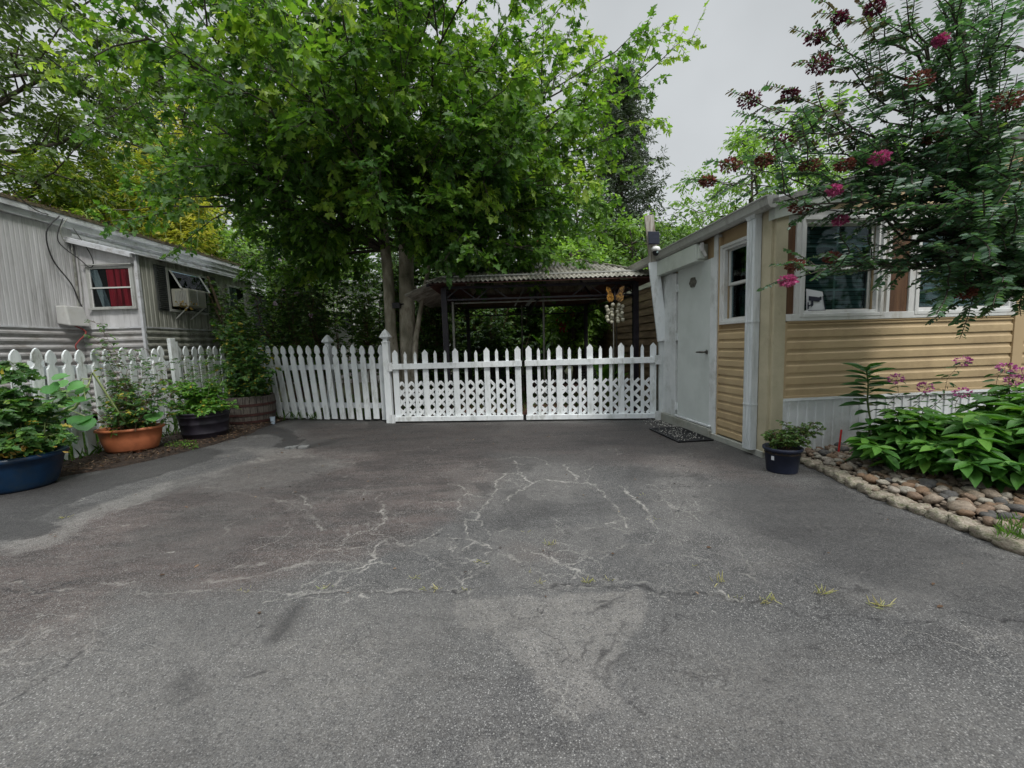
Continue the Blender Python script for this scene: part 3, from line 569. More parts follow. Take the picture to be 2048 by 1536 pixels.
crazing(4.2, .018, .40, 1.1, 0, (.30, .285, .26)); crazing(9., .024, .28, 1.7, 0, (.24, .225, .20)); crazing(2.6, .010, .85, .9, 0, (.022, .02, .02)); crazing(13., .05, .5, 2.3, 0, (.03, .027, .026))
c = mixc(mth('MULTIPLY', sc_.outputs[0], mapr(tnoise(60, 3), .3, .6, .5, 1.)), c, (.30, .285, .26))
c = mixc(mth('MULTIPLY', sc_.outputs[1], mapr(tnoise(75, 8, .8), .38, .62, .62, 1.)), c, mixc(mapr(tnoise(30, 6), .4, .6), (.012, .011, .012), (.028, .026, .026)))
L(c, b.inputs['Base Color'])
L(mapr(sc_.outputs[1], 0, 1, .86, .6), b.inputs['Roughness'])
hgt = mth('ADD', mth('MULTIPLY', vo.outputs['Distance'], -1.), mth('MULTIPLY', tnoise(90, 4), .8))
bp = N(t, 'ShaderNodeBump'); bp.inputs['Strength'].default_value = .55; bp.inputs['Distance'].default_value = .006; L(hgt, bp.inputs['Height']); L(bp.outputs[0], b.inputs['Normal'])
me.materials.append(am); dw = bpy.data.objects.new('driveway', me); COL.objects.link(dw); dw['kind'] = 'structure'
del GX, GY, wx, wy, A_pale, A_dark, A_brown, A_old, V, Q, C4

def sheet(name, pts_fn, nx, ny, m, kind='structure'):
    mb = MB(); mb.v = [tuple(pts_fn(i / nx, j / ny)) for j in range(ny + 1) for i in range(nx + 1)]
    mb.f = [(j * (nx + 1) + i, j * (nx + 1) + i + 1, (j + 1) * (nx + 1) + i + 1, (j + 1) * (nx + 1) + i) for j in range(ny) for i in range(nx)]
    o = mb.build(name, m, smooth=True); o['kind'] = kind; return o
MG = mat('yard_earth', (.035, .04, .018), (.07, .09, .03), 3, .95, .6, 40, dirt=(.05, .035, .022), dscale=1.5, dlo=.45, dhi=.6)
sheet('ground', lambda a, b: (-90 + 180 * a, -60 + 190 * b, -.06), 4, 4, MG)
sheet('yard', lambda a, b: (-14 + 30 * a, 7.0 + .03 + 25 * b, -.01 + .05 * (mnoise.noise(Vector((a * 30, b * 25, 0))))), 80, 70, MG)
MS = mat('mulch_soil', (.014, .010, .008), (.04, .026, .018), 25, .95, 1.0, 60, dirt=(.09, .06, .04), dscale=45, dlo=.56, dhi=.66)
def soil_fn(a, b):
    y = 3.0 + 4.5 * b; xr = np.interp(y, [3, 3.9, 4.6, 5.2, 5.8, 6.6, 7.5], [-4.95, -4.75, -4.25, -4.05, -3.95, -4.05, -4.05]) + .06 * mnoise.noise(Vector((0, y * 4, 0)))
    x = -5.9 + (xr + 5.9) * a; e = min(1, (xr - x) / .25)
    return (x, y, .012 + .03 * e + (.02 * mnoise.noise(Vector((x * 5, y * 5, 0))) + .012 * mnoise.noise(Vector((x * 22, y * 22, 3)))) * e - (.03 if a > .999 else 0))
sheet('soil_strip', soil_fn, 60, 150, MS)
# mulch chips and dead leaves on the soil
ls = LS(); rg = random.Random(11)
for _ in range(2600):
    y = rg.uniform(3.6, 7.3); xr = np.interp(y, [3, 3.9, 4.6, 5.2, 5.8, 6.6, 7.5], [-4.95, -4.75, -4.25, -4.05, -3.95, -4.05, -4.05]); x = xr - abs(rg.gauss(0, .45)) + .03
    ls.add((x, y, .045 + rg.random() * .02), rv(rg) * Vector((1, 1, .2)), (rg.gauss(0, .4), rg.gauss(0, .4), 1), rg.uniform(.02, .05), rg.random())
MM = leafmat('mulch_chip', [(0, (.02, .012, .008)), (.7, (.08, .045, .025)), (.9, (.16, .10, .06)), (1, (.25, .19, .12))], .05, .8)
tag(ls.build('mulch', T_LANCE, MM), kind='stuff')
ls = LS()
for _ in range(330):
    if rg.random() < .55: x = rg.uniform(-4.2, 2.0); y = rg.uniform(5.6, 6.7) - abs(rg.gauss(0, .3))
    else: x = rg.uniform(-3.8, 2.5); y = rg.uniform(1.6, 6.2)
    ls.add((x, y, .008), rv(rg) * Vector((1, 1, .1)), (rg.gauss(0, .2), rg.gauss(0, .2), 1), rg.uniform(.008, .03), rg.random() ** .6)
tag(ls.build('litter', T_OVAL, MM), kind='stuff')
# weedy grass beyond the left fence and at its foot
ls = LS()
for _ in range(9000):
    if rg.random() < .6: x = rg.uniform(-7.2, -5.05); y = rg.uniform(3.2, 9)
    else: x = rg.uniform(-6, 2.2); y = rg.uniform(7.0, 9.5)
    ls.add((x, y, -.0), (rg.gauss(0, .35), rg.gauss(0, .35), 1), rv(rg), rg.uniform(.06, .22), rg.random())
tag(ls.build('grass', T_BLADE, LM['grass']), kind='stuff')
# brick floor under the carport
MBR = mat('brick_paving', (.10, .045, .035), (.16, .075, .055), 9, .9, .5, 40, dirt=(.05, .045, .035), dscale=3)
sheet('patio', lambda a, b: (-1.6 + 3.75 * a, 6.75 + 6 * b, .035 + .004 * mnoise.noise(Vector((a * 9, b * 9, 0)))), 20, 20, MBR)

# ================================================================== THE TAN HOUSE ON THE RIGHT
HF = Frame((2.53, 3.95, 0), math.atan2(.0985, .9951))
H = thing('mobile_home', 'tan sided mobile home with a white door and sloping porch roof on the right', 'house', HF.p(0, 0, 0))
def lap(mb, F, side, a0, a1, z0, z1, course=.115, out=.019):
    """dutch-lap courses; side 'f' faces -v, side 's' faces -u"""
    zs = []; z = z0
    while z < z1 - 1e-6:
        zt = min(z1, z + course)
        zs += [(0.0, z), (out, z), (out, z + (zt - z) * .56), (out * .35, z + (zt - z) * .72), (out * .2, zt)]
        z = zt
    P = (lambda a, o, z: F.p(a, -o, z)) if side == 'f' else (lambda a, o, z: F.p(-o, a, z))
    mb.strip([P(a0, o, z) for o, z in zs], [P(a1, o, z) for o, z in zs]) if side == 'f' else mb.strip([P(a1, o, z) for o, z in zs], [P(a0, o, z) for o, z in zs])
RS = .262    # roof rise per metre along the front
def rz(u): return 2.44 + RS * (u + .0)
# core walls, 3 cm behind the finishes, with real window openings
core = MB()
def wallcut(mb, kind, a0, a1, z0, z1, holes, d0, d1):
    xs = sorted({a0, a1, *[h[0] for h in holes], *[h[1] for h in holes]})
    for x0, x1 in zip(xs[:-1], xs[1:]):
        hs_ = sorted([h for h in holes if h[0] <= x0 + 1e-6 and h[1] >= x1 - 1e-6], key=lambda h: h[2]); z = z0
        for h in hs_ + [(0, 0, z1, z1)]:
            if h[2] > z + 1e-6:
                if kind == 'f': mb.box(HF, x0, x1, d0, d1, z, h[2])
                else: mb.box(HF, d0, d1, x0, x1, z, h[2])
            z = h[3]
W1 = (.32, 1.10, 1.42, 2.30); W2 = (1.56, 2.60, 1.42, 2.30); WS = (.30, .74, 1.40, 2.22)
wallcut(core, 'f', .03, 6.0, 0, 2.42, [W1, W2], .03, .12)
wallcut(core, 's', .13, 2.45, 0, 2.42, [WS], .03, .12)
core.build('wall', M['tantrim'], H)
sd_ = MB()
lap(sd_, HF, 'f', .15, 2.66, .62, 1.335)
lap(sd_, HF, 'f', 2.78, 6.0, .62, 3.4)
lap(sd_, HF, 'f', .54, 2.66, 2.40, 2.56, .115)
lap(sd_, HF, 's', .27, .82, .085, 1.30, .1013)
sd_.build('siding', M['siding'], H)
tr = MB()
tr.box(HF, .125, .15, -.022, .03, .60, 1.34); tr.box(HF, 2.66, 2.78, -.03, .03, .60, 3.3); tr.box(HF, .15, 2.66, -.02, .03, 1.335, 1.352)
tr.box(HF, .125, 2.66, -.024, .03, .598, .622); tr.box(HF, -.020, .03, .815, .838, .06, 2.36); tr.box(HF, -.018, .03, .27, .82, 1.298, 1.31)
tr.build('siding_trim', M['tantrim'], H, bevel=.003)
cb = MB(); cb.box(HF, 0, .122, -.03, .03, 0, 2.42); cb.box(HF, -.03, .03, .0, .17, .05, 2.44); cb.build('corner_board', M['tanboard'], H, bevel=.004)
# plywood between windows
for a0, a1 in ((.125, .215), (1.235, 1.44)):
    pp = MB(); pp.box(HF, a0, a1, -.004, .028, 1.42, 2.27); pp.box(HF, a0, a1, -.007, -.0045, 1.80, 1.803); pp.build('plywood_panel', M['plywood'], H)
# white surround
wt = MB(); wt.box(HF, .125, 2.66, -.026, .029, 1.352, 1.418); wt.box(HF, .125, .30, -.018, .029, 2.27, 2.345); wt.box(HF, .215, .300, -.022, .029, 1.418, 2.27)
wt.box(HF, 1.44, 1.52, -.020, .029, 1.418, 2.33); wt.box(HF, 1.20, 1.235, -.016, .029, 1.418, 2.33); wt.box(HF, 1.235, 1.44, -.018, .029, 2.27, 2.33)
wt.box(HF, 2.62, 2.66, -.018, .029, 1.418, 2.40); wt.box(HF, .300, 2.62, -.019, .029, 2.33, 2.40)
wt.build('window_surround', M['casing'], H, bevel=.003)
fa = MB()
for a0, a1, zb in ((-.04, .56, -.02),):
    P0 = [HF.p(a0, -.055, rz(a0) - .13), HF.p(a1, -.055, rz(a1) - .15), HF.p(a1, .028, rz(a1) - .15), HF.p(a0, .028, rz(a0) - .13), HF.p(a0, -.055, rz(a0)), HF.p(a1, -.055, rz(a1)), HF.p(a1, .028, rz(a1)), HF.p(a0, .028, rz(a0))]
    fa.hexa(P0)
P0 = [HF.p(.56, -.05, rz(.56) - .15), HF.p(2.9, -.05, rz(2.9) - .15), HF.p(2.9, .028, rz(2.9) - .15), HF.p(.56, .028, rz(.56) - .15), HF.p(.56, -.05, rz(.56)), HF.p(2.9, -.05, rz(2.9)), HF.p(2.9, .028, rz(2.9)), HF.p(.56, .028, rz(.56))]
fa.hexa(P0); fa.build('fascia', M['headboard'], H, bevel=.003)
gb = MB(); zz = 2.56
P0 = [HF.p(.56, 0, 2.41), HF.p(6, 0, 2.41), HF.p(6, .03, 2.41), HF.p(.56, .03, 2.41), HF.p(.56, 0, rz(.56) - .12), HF.p(6, 0, 3.9), HF.p(6, .03, 3.9), HF.p(.56, .03, rz(.56) - .12)]
gb.hexa([HF.p(.1, .005, 2.41), HF.p(2.9, .005, 2.41), HF.p(2.9, .03, 2.41), HF.p(.1, .03, 2.41), HF.p(.1, .005, rz(.1) - .06), HF.p(2.9, .005, rz(2.9) - .06), HF.p(2.9, .03, rz(2.9) - .06), HF.p(.1, .03, rz(.1) - .06)])
gb.build('gable_panel', M['siding'], H)
# porch roof: shed rising to the right, main roof behind
rf = MB()
rf.hexa([HF.p(-.10, -.10, rz(-.1) + .005), HF.p(2.95, -.10, rz(2.95) + .005), HF.p(2.95, 3.3, rz(2.95)), HF.p(-.10, 3.3, rz(-.1)), HF.p(-.10, -.10, rz(-.1) + .05), HF.p(2.95, -.10, rz(2.95) + .05), HF.p(2.95, 3.3, rz(2.95) + .05), HF.p(-.10, 3.3, rz(-.1) + .05)])
rf.build('roof', M['roof'], H)
r2 = MB(); P = HF.p
r2.hexa([P(2.7, -.12, 3.28), P(4.6, -.12, 3.62), P(4.6, 4.5, 3.62), P(2.7, 4.5, 3.28), P(2.7, -.12, 3.34), P(4.6, -.12, 3.68), P(4.6, 4.5, 3.68), P(2.7, 4.5, 3.34)])
r2.hexa([P(4.6, -.12, 3.62), P(6.6, -.12, 3.28), P(6.6, 4.5, 3.28), P(4.6, 4.5, 3.62), P(4.6, -.12, 3.68), P(6.6, -.12, 3.34), P(6.6, 4.5, 3.34), P(4.6, 4.5, 3.68)])
r2.build('main_roof', M['roof'], H)
# windows
def window(F, side, a0, a1, z0, z1, dep, muntin, label=None, blind=True):
    B = (lambda mb, p, q, o0, o1, s, e: mb.box(F, p, q, o0, o1, s, e)) if side == 'f' else (lambda mb, p, q, o0, o1, s, e: mb.box(F, o0, o1, p, q, s, e))
    fr = MB(); t_ = .028
    for o_, k in ((-.030, .0), (-.012, t_)):
        w_ = .034
        B(fr, a0 - .055 + k, a0 - .055 + k + w_, o_, dep, z0 - .035 + k, z1 + .035 - k); B(fr, a1 + .055 - k - w_, a1 + .055 - k, o_, dep, z0 - .035 + k, z1 + .035 - k)
        B(fr, a0 - .055 + k + w_, a1 + .055 - k - w_, o_, dep, z1 + .035 - k - w_, z1 + .035 - k); B(fr, a0 - .055 + k + w_, a1 + .055 - k - w_, o_, dep, z0 - .035 + k, z0 - .035 + k + w_)
    f = fr.build('window', M['casing'], H, bevel=.003)
    if label: f['label'] = label
    zm = (z0 + z1) / 2; sh = MB(); s = .03
    for (za, zb, o) in ((zm - .012, z1 - .012, .035), (z0 + .010, zm + .012, .052)):
        B(sh, a0 + .01, a0 + .01 + s, o, o + .02, za, zb); B(sh, a1 - .01 - s, a1 - .01, o, o + .02, za, zb)
        B(sh, a0 + .01 + s, a1 - .01 - s, o, o + .02, zb - s, zb); B(sh, a0 + .01 + s, a1 - .01 - s, o, o + .02, za, za + s)
    sh.build('sash', M['frame'], f)
    pn = MB()
    for (za, zb, o) in ((zm + .018, z1 - .04, .045), (z0 + .04, zm - .018, .062)): B(pn, a0 + .041, a1 - .041, o, o + .003, za, zb)
    pn.build('pane', M['glass'], f)
    if muntin:
        gm = MB(); am_ = (a0 + a1) / 2
        for (za, zb, o) in ((zm + .018, z1 - .04, .050), (z0 + .04, zm - .018, .067)):
            B(gm, am_ - .009, am_ + .009, o, o + .006, za, zb); zc = (za + zb) / 2
            B(gm, a0 + .041, am_ - .009, o, o + .006, zc - .009, zc + .009); B(gm, am_ + .009, a1 - .041, o, o + .006, zc - .009, zc + .009)
        gm.build('muntin', M['grid'], f)
    if blind:
        bl = MB(); z = z0 + .05
        while z < z1 - .03:
            B(bl, a0 + .03, a1 - .03, .10, .104, z, z + .036); z += .043
        bl.build('blind', M['blind'], f)
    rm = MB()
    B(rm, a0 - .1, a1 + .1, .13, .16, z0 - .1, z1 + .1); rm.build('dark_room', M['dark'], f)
window(HF, 'f', *W1, .03, True, 'white sash window next to the corner post')
window(HF, 'f', *W2, .03, True, 'white sash window mostly hidden by the flowering branches')
window(HF, 's', *WS, .03, False, 'narrow white sash window between the downspout and the door', blind=False)
# narrow window's room: lace curtain
lc = MB(); pts0 = [HF.p(.085 + .012 * math.sin(k * 1.9), .34 + k * .008, 1.43) for k in range(46)]; lc.strip(pts0, [q + Vector((0, 0, .38)) for q in pts0])
lc.build('curtain', mat('dark_lace', (.02, .05, .05), (.09, .12, .10), 30, .8), H, smooth=True)
# white side casing panels and door
dr = MB(); dr.box(HF, -.02, .03, .99, 1.76, .155, 2.16); dd = dr.build('door', M['door'], H, bevel=.004)
hd = MB(); hd.tube([HF.p(-.02, 1.04, 1.05), HF.p(-.085, 1.04, 1.05)], .013, 10); hd.tube([HF.p(-.08, 1.03, 1.05), HF.p(-.082, 1.17, 1.046)], [.014, .010], 8)
hd.lathe(HF.p(-.028, 1.04, 1.05), [(.0, -.028), (.026, -.024), (.026, .024), (.0, .028)], 16, .3, 1, HF.e.to_2d().angle_signed(Vector((1, 0))) * -1, False)
hd.build('handle', M['steel'], dd, smooth=True)
hg = None
for z in (.27, 1.25, 1.92):
    hgm = MB(); hgm.box(HF, -.034, -.02, 1.745, 1.80, z - .05, z + .05); hgm.tube([HF.p(-.04, 1.772, z - .055), HF.p(-.04, 1.772, z + .055)], .009, 8); hgm.build('hinge', M['white'], dd)
pq = MB(); out_ = []
for k in range(36):
    a = 2 * math.pi * k / 36; r = 1 + .10 * math.cos(6 * a); out_.append((.078 * r * math.cos(a), .058 * r * math.sin(a) * (1.15 if math.sin(a) > 0 else 1)))
pq.prism(out_, HF.p(-.021, 1.37, 1.935), HF.n, Vector((0, 0, 1)), -.010)
for k in range(4): pq.box(HF, -.035, -.031, 1.37 - .045 + .006 * k, 1.37 + .045 - .006 * (k % 2), 1.965 - .022 * k, 1.973 - .022 * k)
pq.ball(HF.p(-.033, 1.37, 1.99), .012, 8); pq.build('door_plaque', M['pewter'], dd)
jb = MB(); jb.box(HF, -.034, .029, 1.80, 1.90, .11, 2.13); jb.box(HF, -.020, .029, 1.90, 2.30, .12, 2.15); jb.box(HF, -.030, .029, .845, .915, .03, 2.40)
jb.box(HF, -.024, .029, .915, .985, .13, 2.16); jb.box(HF, -.042, .029, .93, 1.80, .125, .15); jb.build('door_frame', M['white'], H, bevel=.004)
hb = MB(); hb.box(HF, -.13, .029, 1.13, 2.33, 2.155, 2.365); hb.box(HF, -.11, -.02, 1.09, 1.13, 2.18, 2.34); hb.build('header_box', M['headboard'], H, bevel=.006)
hk = MB(); hk.bar(HF.p(-.10, 1.08, 2.33), HF.p(-.04, 1.06, 2.20), .03, .03); hk.bar(HF.p(-.09, 1.06, 2.36), HF.p(-.09, 1.06, 2.26), .035, .02); hk.build('bracket', M['casing'], H)
fd = MB(); fd.box(HF, -.06, .03, .92, 2.30, -.02, .115); fd.box(HF, -.045, .03, .03, .92, -.02, .065); fd.box(HF, -.075, .03, .90, .94, -.02, .10); fd.build('foundation_kerb', M['concrete'], H, bevel=.006)
# skirting
sk = MB(); uu = .135; A_ = []
while uu < 6: A_ += [(uu, 0), (uu + .062, .0), (uu + .068, .012), (uu + .080, .012), (uu + .086, .0), (uu + .096, 0)]; uu += .096
sk.strip([HF.p(a, -.004 - o, .0) for a, o in A_], [HF.p(a, -.004 - o, .585) for a, o in A_])
skp = sk.build('skirting', M['skirt'], H)
sr = MB(); sr.box(HF, .127, 6, -.028, .0, .572, .598); sr.box(HF, .127, 6, -.028, .0, -.01, .018); sr.box(HF, .124, .140, -.026, 0, .018, .572); sr.build('skirting_rail', M['skirt'], H)
# gutter + downspout
gt = MB(); prof = [(-.02, .055), (-.028, -.03), (-.05, -.055), (-.095, -.06), (-.125, -.03), (-.135, .035), (-.148, .045), (-.148, .056), (-.128, .056), (-.120, -.022), (-.09, -.048), (-.05, -.044), (-.035, -.02), (-.03, .055)]
def gutp(v, o, z): return HF.p(o - .03 + .01, v, 2.445 + z - .005 * v)
gt.strip([gutp(-.10, o, z) for o, z in prof], [gutp(3.35, o, z) for o, z in prof]); gt.strip([gutp(3.35, *prof[0]), gutp(3.35, *prof[-1])], [gutp(-.1, *prof[0]), gutp(-.1, *prof[-1])])
gt.add([gutp(-.10, o, z) for o, z in prof[:9]], [tuple(range(9))]); gt.build('gutter', M['gutter'], H)
dg = MB()
A_ = [(-.075, -.045), (-.015, -.045), (-.015, .045), (-.075, .045)]
def dsp(mb, z0, z1, g=0):
    pr = []
    for k in range(5):
        pr += [(-.020 - g, .17 + .014 + k * .0215 - .0), (-.020 - g, .17 + .024 + k * .0215)] if 0 else []
    pts = []
    for k in range(6): pts += [(-.105 - (.006 if k % 2 else 0) - g, .17 - .05 + k * .02 - (g if k == 0 else 0)), (-.105 - (.006 if k % 2 else 0) - g, .17 - .05 + k * .02 + .012)]
    pts += [(-.038, .175 + .055 + g), (-.038, .118 - g)]
    lo = [HF.p(o, v, z0) for o, v in pts]; hi = [HF.p(o, v, z1) for o, v in pts]; n = len(pts)
    mb.add(lo + hi, [(i, (i + 1) % n, (i + 1) % n + n, i + n) for i in range(n)] + [tuple(range(n))[::-1], tuple(range(n, 2 * n))])
dsp(dg, .06, 2.36); 
for z in (.52, 1.36): dsp(dg, z, z + .014, .005)
dg.hexa([HF.p(-.115, .12, 2.36), HF.p(-.04, .12, 2.36), HF.p(-.04, .23, 2.36), HF.p(-.115, .23, 2.36), HF.p(-.13, .10, 2.395), HF.p(-.05, .10, 2.395), HF.p(-.05, .24, 2.395), HF.p(-.13, .24, 2.395)])
dg.box(HF, -.10, -.04, .05, .12, .30, .34) if 0 else None
dg.build('downspout', M['downspout'], H)
# long lapped wall of the home running back behind the carport, set back from the porch
BF = Frame((3.10, 6.3, 0), math.atan2(7.5, -.5)); bw = MB(); zs = []; z = 0.
while z < 2.3: zs += [(.0, z), (.014, z + .002), (.002, z + .155)]; z += .16
bw.strip([BF.p(7.6, o, z) for o, z in zs], [BF.p(0, o, z) for o, z in zs]); bw.build('rear_siding', M['wetwood'], H)
bt = MB(); bt.box(BF, -.1, 7.7, -.02, .07, 2.32, 2.46); bt.box(BF, -.05, 7.58, -.12, -.03, 0, 2.4); bt.box(HF, .62, 2.6, 2.36, 2.45, 0, 2.5); bt.build('rear_fascia', M['headboard'], H)
rr = MB(); rr.hexa([BF.p(-.2, .14, 2.47), BF.p(7.8, .14, 2.47), BF.p(7.8, -3, 3.2), BF.p(-.2, -3, 3.2), BF.p(-.2, .14, 2.50), BF.p(7.8, .14, 2.50), BF.p(7.8, -3, 3.24), BF.p(-.2, -3, 3.24)]); rr.build('rear_roof', M['roof'], H)
# surveillance sign behind the first window's glass, standing on the sill
sg = thing('window_sign', 'white surveillance sign with a dark camera picture leaning on the sill of the first window', 'sign', HF.p(.47, .0, 1.42))
sb = MB(); sb.hexa([P(.36, -.004, 1.425), P(.57, -.004, 1.425), P(.57, .000, 1.425), P(.36, .000, 1.425), P(.36, .008, 1.66), P(.53, .008, 1.63), P(.53, .012, 1.63), P(.36, .012, 1.66)]); sb.build('sign_board', M['signw'], sg)
si = MB(); e3 = HF.e; up3 = Vector((0, .05, 1)).normalized()
def sgp(pts): si.prism(pts, HF.p(.36, -.0075, 1.425), e3, up3, .003)
sgp([(.02, .165), (.13, .150), (.14, .158), (.152, .155), (.150, .125), (.135, .122), (.13, .108), (.02, .122)]); sgp([(.045, .121), (.065, .118), (.065, .075), (.045, .06)]); sgp([(.012, .075), (.06, .09), (.062, .080), (.012, .062)]); sgp([(.006, .105), (.016, .105), (.016, .04), (.006, .04)])
sgp([(.01, .028), (.195, .028), (.195, .020), (.01, .020)]); sgp([(.01, .014), (.195, .014), (.195, .006), (.01, .006)]); sgp([(.165, .165), (.172, .165), (.198, .03), (.190, .03)])
si.build('camera_picture', M['signb'], sg)
# doormat, nursery pot, stake
dm = thing('doormat', 'black rubber doormat on the asphalt by the white door', 'doormat', (2.1, 5.05, .004))
mb = MB(); MF = Frame((1.93, 4.66, .004), math.atan2(.0985, .995)); mb.box(MF, 0, .44, 0, .78, 0, .012); mb.build('mat_base', M['rubber'], dm, bevel=.004)
rb = MB()
for i in range(17): rb.box(MF, .02 + i * .0243, .028 + i * .0243, .03, .75, .012, .016)
rb.box(MF, .0, .44, 0, .018, .012, .018); rb.box(MF, 0, .44, .762, .78, .012, .018); rb.box(MF, 0, .014, .018, .762, .012, .018); rb.box(MF, .426, .44, .018, .762, .012, .018); rb.build('mat_ribs', M['black'], dm)
rg = random.Random(3)
GP = mat('pale_grit', (.35, .34, .3), (.5, .48, .45), 20, .8)
gm = MB()
for _ in range(170):
    a, b_ = rg.uniform(.03, .42), rg.uniform(.03, .75); gm.ball(MF.p(a, b_, .017), rg.uniform(.003, .008), 6, .6)
for _ in range(170):
    q = HF.p(-.10 - abs(rg.gauss(0, .12)), rg.uniform(1.5, 2.5), .008); gm.ball(q, rg.uniform(.004, .010), 6, .6)
tag(gm.build('grit', GP), kind='stuff')

# ================================================================== GATES AND FENCES
GF = Frame((-1.99, 6.60, 0), math.atan2(-.43, 4.31))
def spear(w_, h_, z0, tip): return [(-w_ / 2, z0), (w_ / 2, z0), (w_ / 2, h_ - tip), (0, h_), (-w_ / 2, h_ - tip)]
def latt(mb, F, u0, u1, z0, z1, v, pitch=.165, wd=.044, shift=0):
    def clip(k, s):
        pts = []
        for u in (u0, u1):
            z = (u - k) * s
            if z0 <= z <= z1: pts.append((u, z))
        for z in (z0, z1):
            u = k + z * s
            if u0 < u < u1: pts.append((u, z))
        return pts[:2] if len(pts) >= 2 else None
    k = u0 - 3
    while k < u1 + 3:
        for s, vo in ((1, 0), (-1, .0075)):
            c = clip(k + shift, s)
            if c and math.hypot(c[0][0] - c[1][0], c[0][1] - c[1][1]) > .03: mb.bar(F.p(c[0][0], v + vo, c[0][1]), F.p(c[1][0], v + vo, c[1][1]), .007, wd, up=(0, 0, 1))
        k += pitch
def gate(label, u0, n4, step, seed, lat_z1):
    g = thing('picket_gate', label, 'gate', GF.p(u0, 0, 0), 'pair of white driveway gates'); rg = random.Random(seed); u1 = u0 + step * 4
    for k in range(13):
        u = u0 + step * 4 * k / 12; wide = k % 3 == 0; mb = MB()
        mb.prism(spear(.092 if wide else .047, (1.19 if wide else 1.155) + rg.uniform(-.008, .008), .10, .055 if wide else .05), GF.p(u, 0, 0), GF.e, Vector((rg.uniform(-.004, .004), 0, 1)), .022)
        mb.build('picket', M['whitewood'], g, bevel=.002)
    rl = MB(); rl.box(GF, u0 - .06, u1 + .06, -.062, -.023, .875, .965); t_ = rl.build('top_rail', M['whitewood'], g, bevel=.004)
    rl = MB(); rl.box(GF, u0 - .06, u1 + .06, -.062, .005, .025, .10); rl.build('bottom_rail', M['whitewood'], g, bevel=.004)
    la = MB(); latt(la, GF, u0 - .02, u1 + .02, .10, lat_z1, .012, .163); la.build('lattice_panel', M['lattice'], g)
    return g
g1 = gate('white picket gate with lattice foot, the one next to the finial post', .11, 4, .499, 5, .66)
g2 = gate('white picket gate with lattice foot, the one next to the house door', 2.275, 4, .474, 6, .64)
for g, us in ((g1, (.03,)), (g2, (4.235,))):
    for z in (.92, .07):
        hm = MB(); s = -1 if us[0] < 1 else 1
        hm.box(GF, us[0] - .045, us[0] + .045, -.069, -.0625, z - .07, z + .07); hm.tube([GF.p(us[0], -.072, z - .07), GF.p(us[0], -.072, z + .07)], .011, 8); hm.build('hinge', M['white'], g)
def gothic(H_, w_=.1, z0=.02):
    a = w_ / 2
    half = [(a, z0), (a, H_ - .215), (a * .72, H_ - .20), (a * .50, H_ - .17), (a * .55, H_ - .155), (a * .95, H_ - .135), (a * 1.0, H_ - .11), (a * .86, H_ - .06), (a * .42, H_ - .018), (0, H_)]
    return [(-x, z) for x, z in half[:-1]][::-1][::-1][:1] + half + [(-x, z) for x, z in half[1:-1]][::-1]
def finial_post(label, F, u, v, h_, name='fence_post'):
    o = thing(name, label, 'fence post', F.p(u, v, 0)); p_ = MB(); p_.box(F, u - .05, u + .05, v - .05, v + .05, -.02, h_ - .22); p_.build('post', M['whitewood'], o, bevel=.006)
    c = F.p(u, v, 0); ang = math.atan2(F.e.y, F.e.x) + math.pi / 4; q = 2 ** .5
    cp = MB(); cp.lathe((c.x, c.y, 0), [(.055 * q, h_ - .22), (.055 * q, h_ - .205), (.038 * q, h_ - .195), (.034 * q, h_ - .165), (.05 * q, h_ - .15), (.075 * q, h_ - .13), (.074 * q, h_ - .12), (.045 * q, h_ - .06), (.02 * q, h_ - .02), (.002, h_)], 4, 1, 1, ang); cp.build('finial', M['whitewood'], o, bevel=.003)
    return o
finial_post('white square gate post with pointed cap beside the maple trunks', GF, -.03, -.01, 1.53)
FF = Frame((-2.13, 6.76, 0), math.atan2(.47, -1.79))
finial_post('white square post with pointed cap standing behind the picket panel', FF, 1.22, -.20, 1.50)
pf = thing('picket_fence', 'white gothic picket fence panel between barrel planter and gate post', 'fence', FF.p(.9, 0, 0)); rg = random.Random(9)
for k in range(15):
    u = .005 + k * .164; mb = MB(); ln = -math.tan(R(min(7.5, .4 + .66 * k))) * -1
    mb.prism(gothic(1.285 + rg.uniform(-.01, .01) + .004 * k, .104, .015 + rg.uniform(0, .03)), FF.p(u - ln * .02, .025, 0), FF.e, Vector((FF.e.x * ln, FF.e.y * ln, 1)), .0 - .022)
    mb.build('picket', M['oldwhite'] if k > 11 else M['whitewood'], pf, bevel=.002)
for z in (.885, .215):
    mb = MB(); mb.box(FF, -.04, 2.42, -.004, -.04, z, z + .09); mb.build('rail', M['whitewood'], pf, bevel=.003)
mb = MB(); latt(mb, FF, 1.35, 2.45, .0, .22, -.06); mb.build('lattice_strip', M['lattice'], pf)
# left fence, running away from us
LFR = Frame((-5.19, 0, 0), R(90)); lf = thing('picket_fence', 'long worn white gothic picket fence in front of the grey trailer', 'fence', (-5.19, 5.5, 0)); rg = random.Random(12)
for y in [2.75, 2.92, 3.09, 3.27, 3.45, 3.63, 3.81, 4.02, 4.22, 4.40, 4.57, 4.75, 4.90, 5.08, 5.24, 5.41, 5.56, 5.74, 5.91, 6.06, 6.32, 6.51, 6.68, 6.83, 6.99, 7.15, 7.30]:
    mb = MB(); ln = rg.gauss(0, .012)
    mb.prism(gothic((1.325 if y < 6 else 1.36) + rg.uniform(-.015, .015), .105, .01), LFR.p(y, .01, 0), LFR.e, Vector((rg.gauss(0, .008), ln, 1)), .022 * -1 if 0 else .022); mb.build('picket', M['oldwhite'], lf, bevel=.002)
for z in (1.03, .32):
    mb = MB(); mb.box(LFR, 2.6, 7.42, .034, .075, z, z + .1); mb.build('rail', M['oldwhite'], lf, bevel=.003)
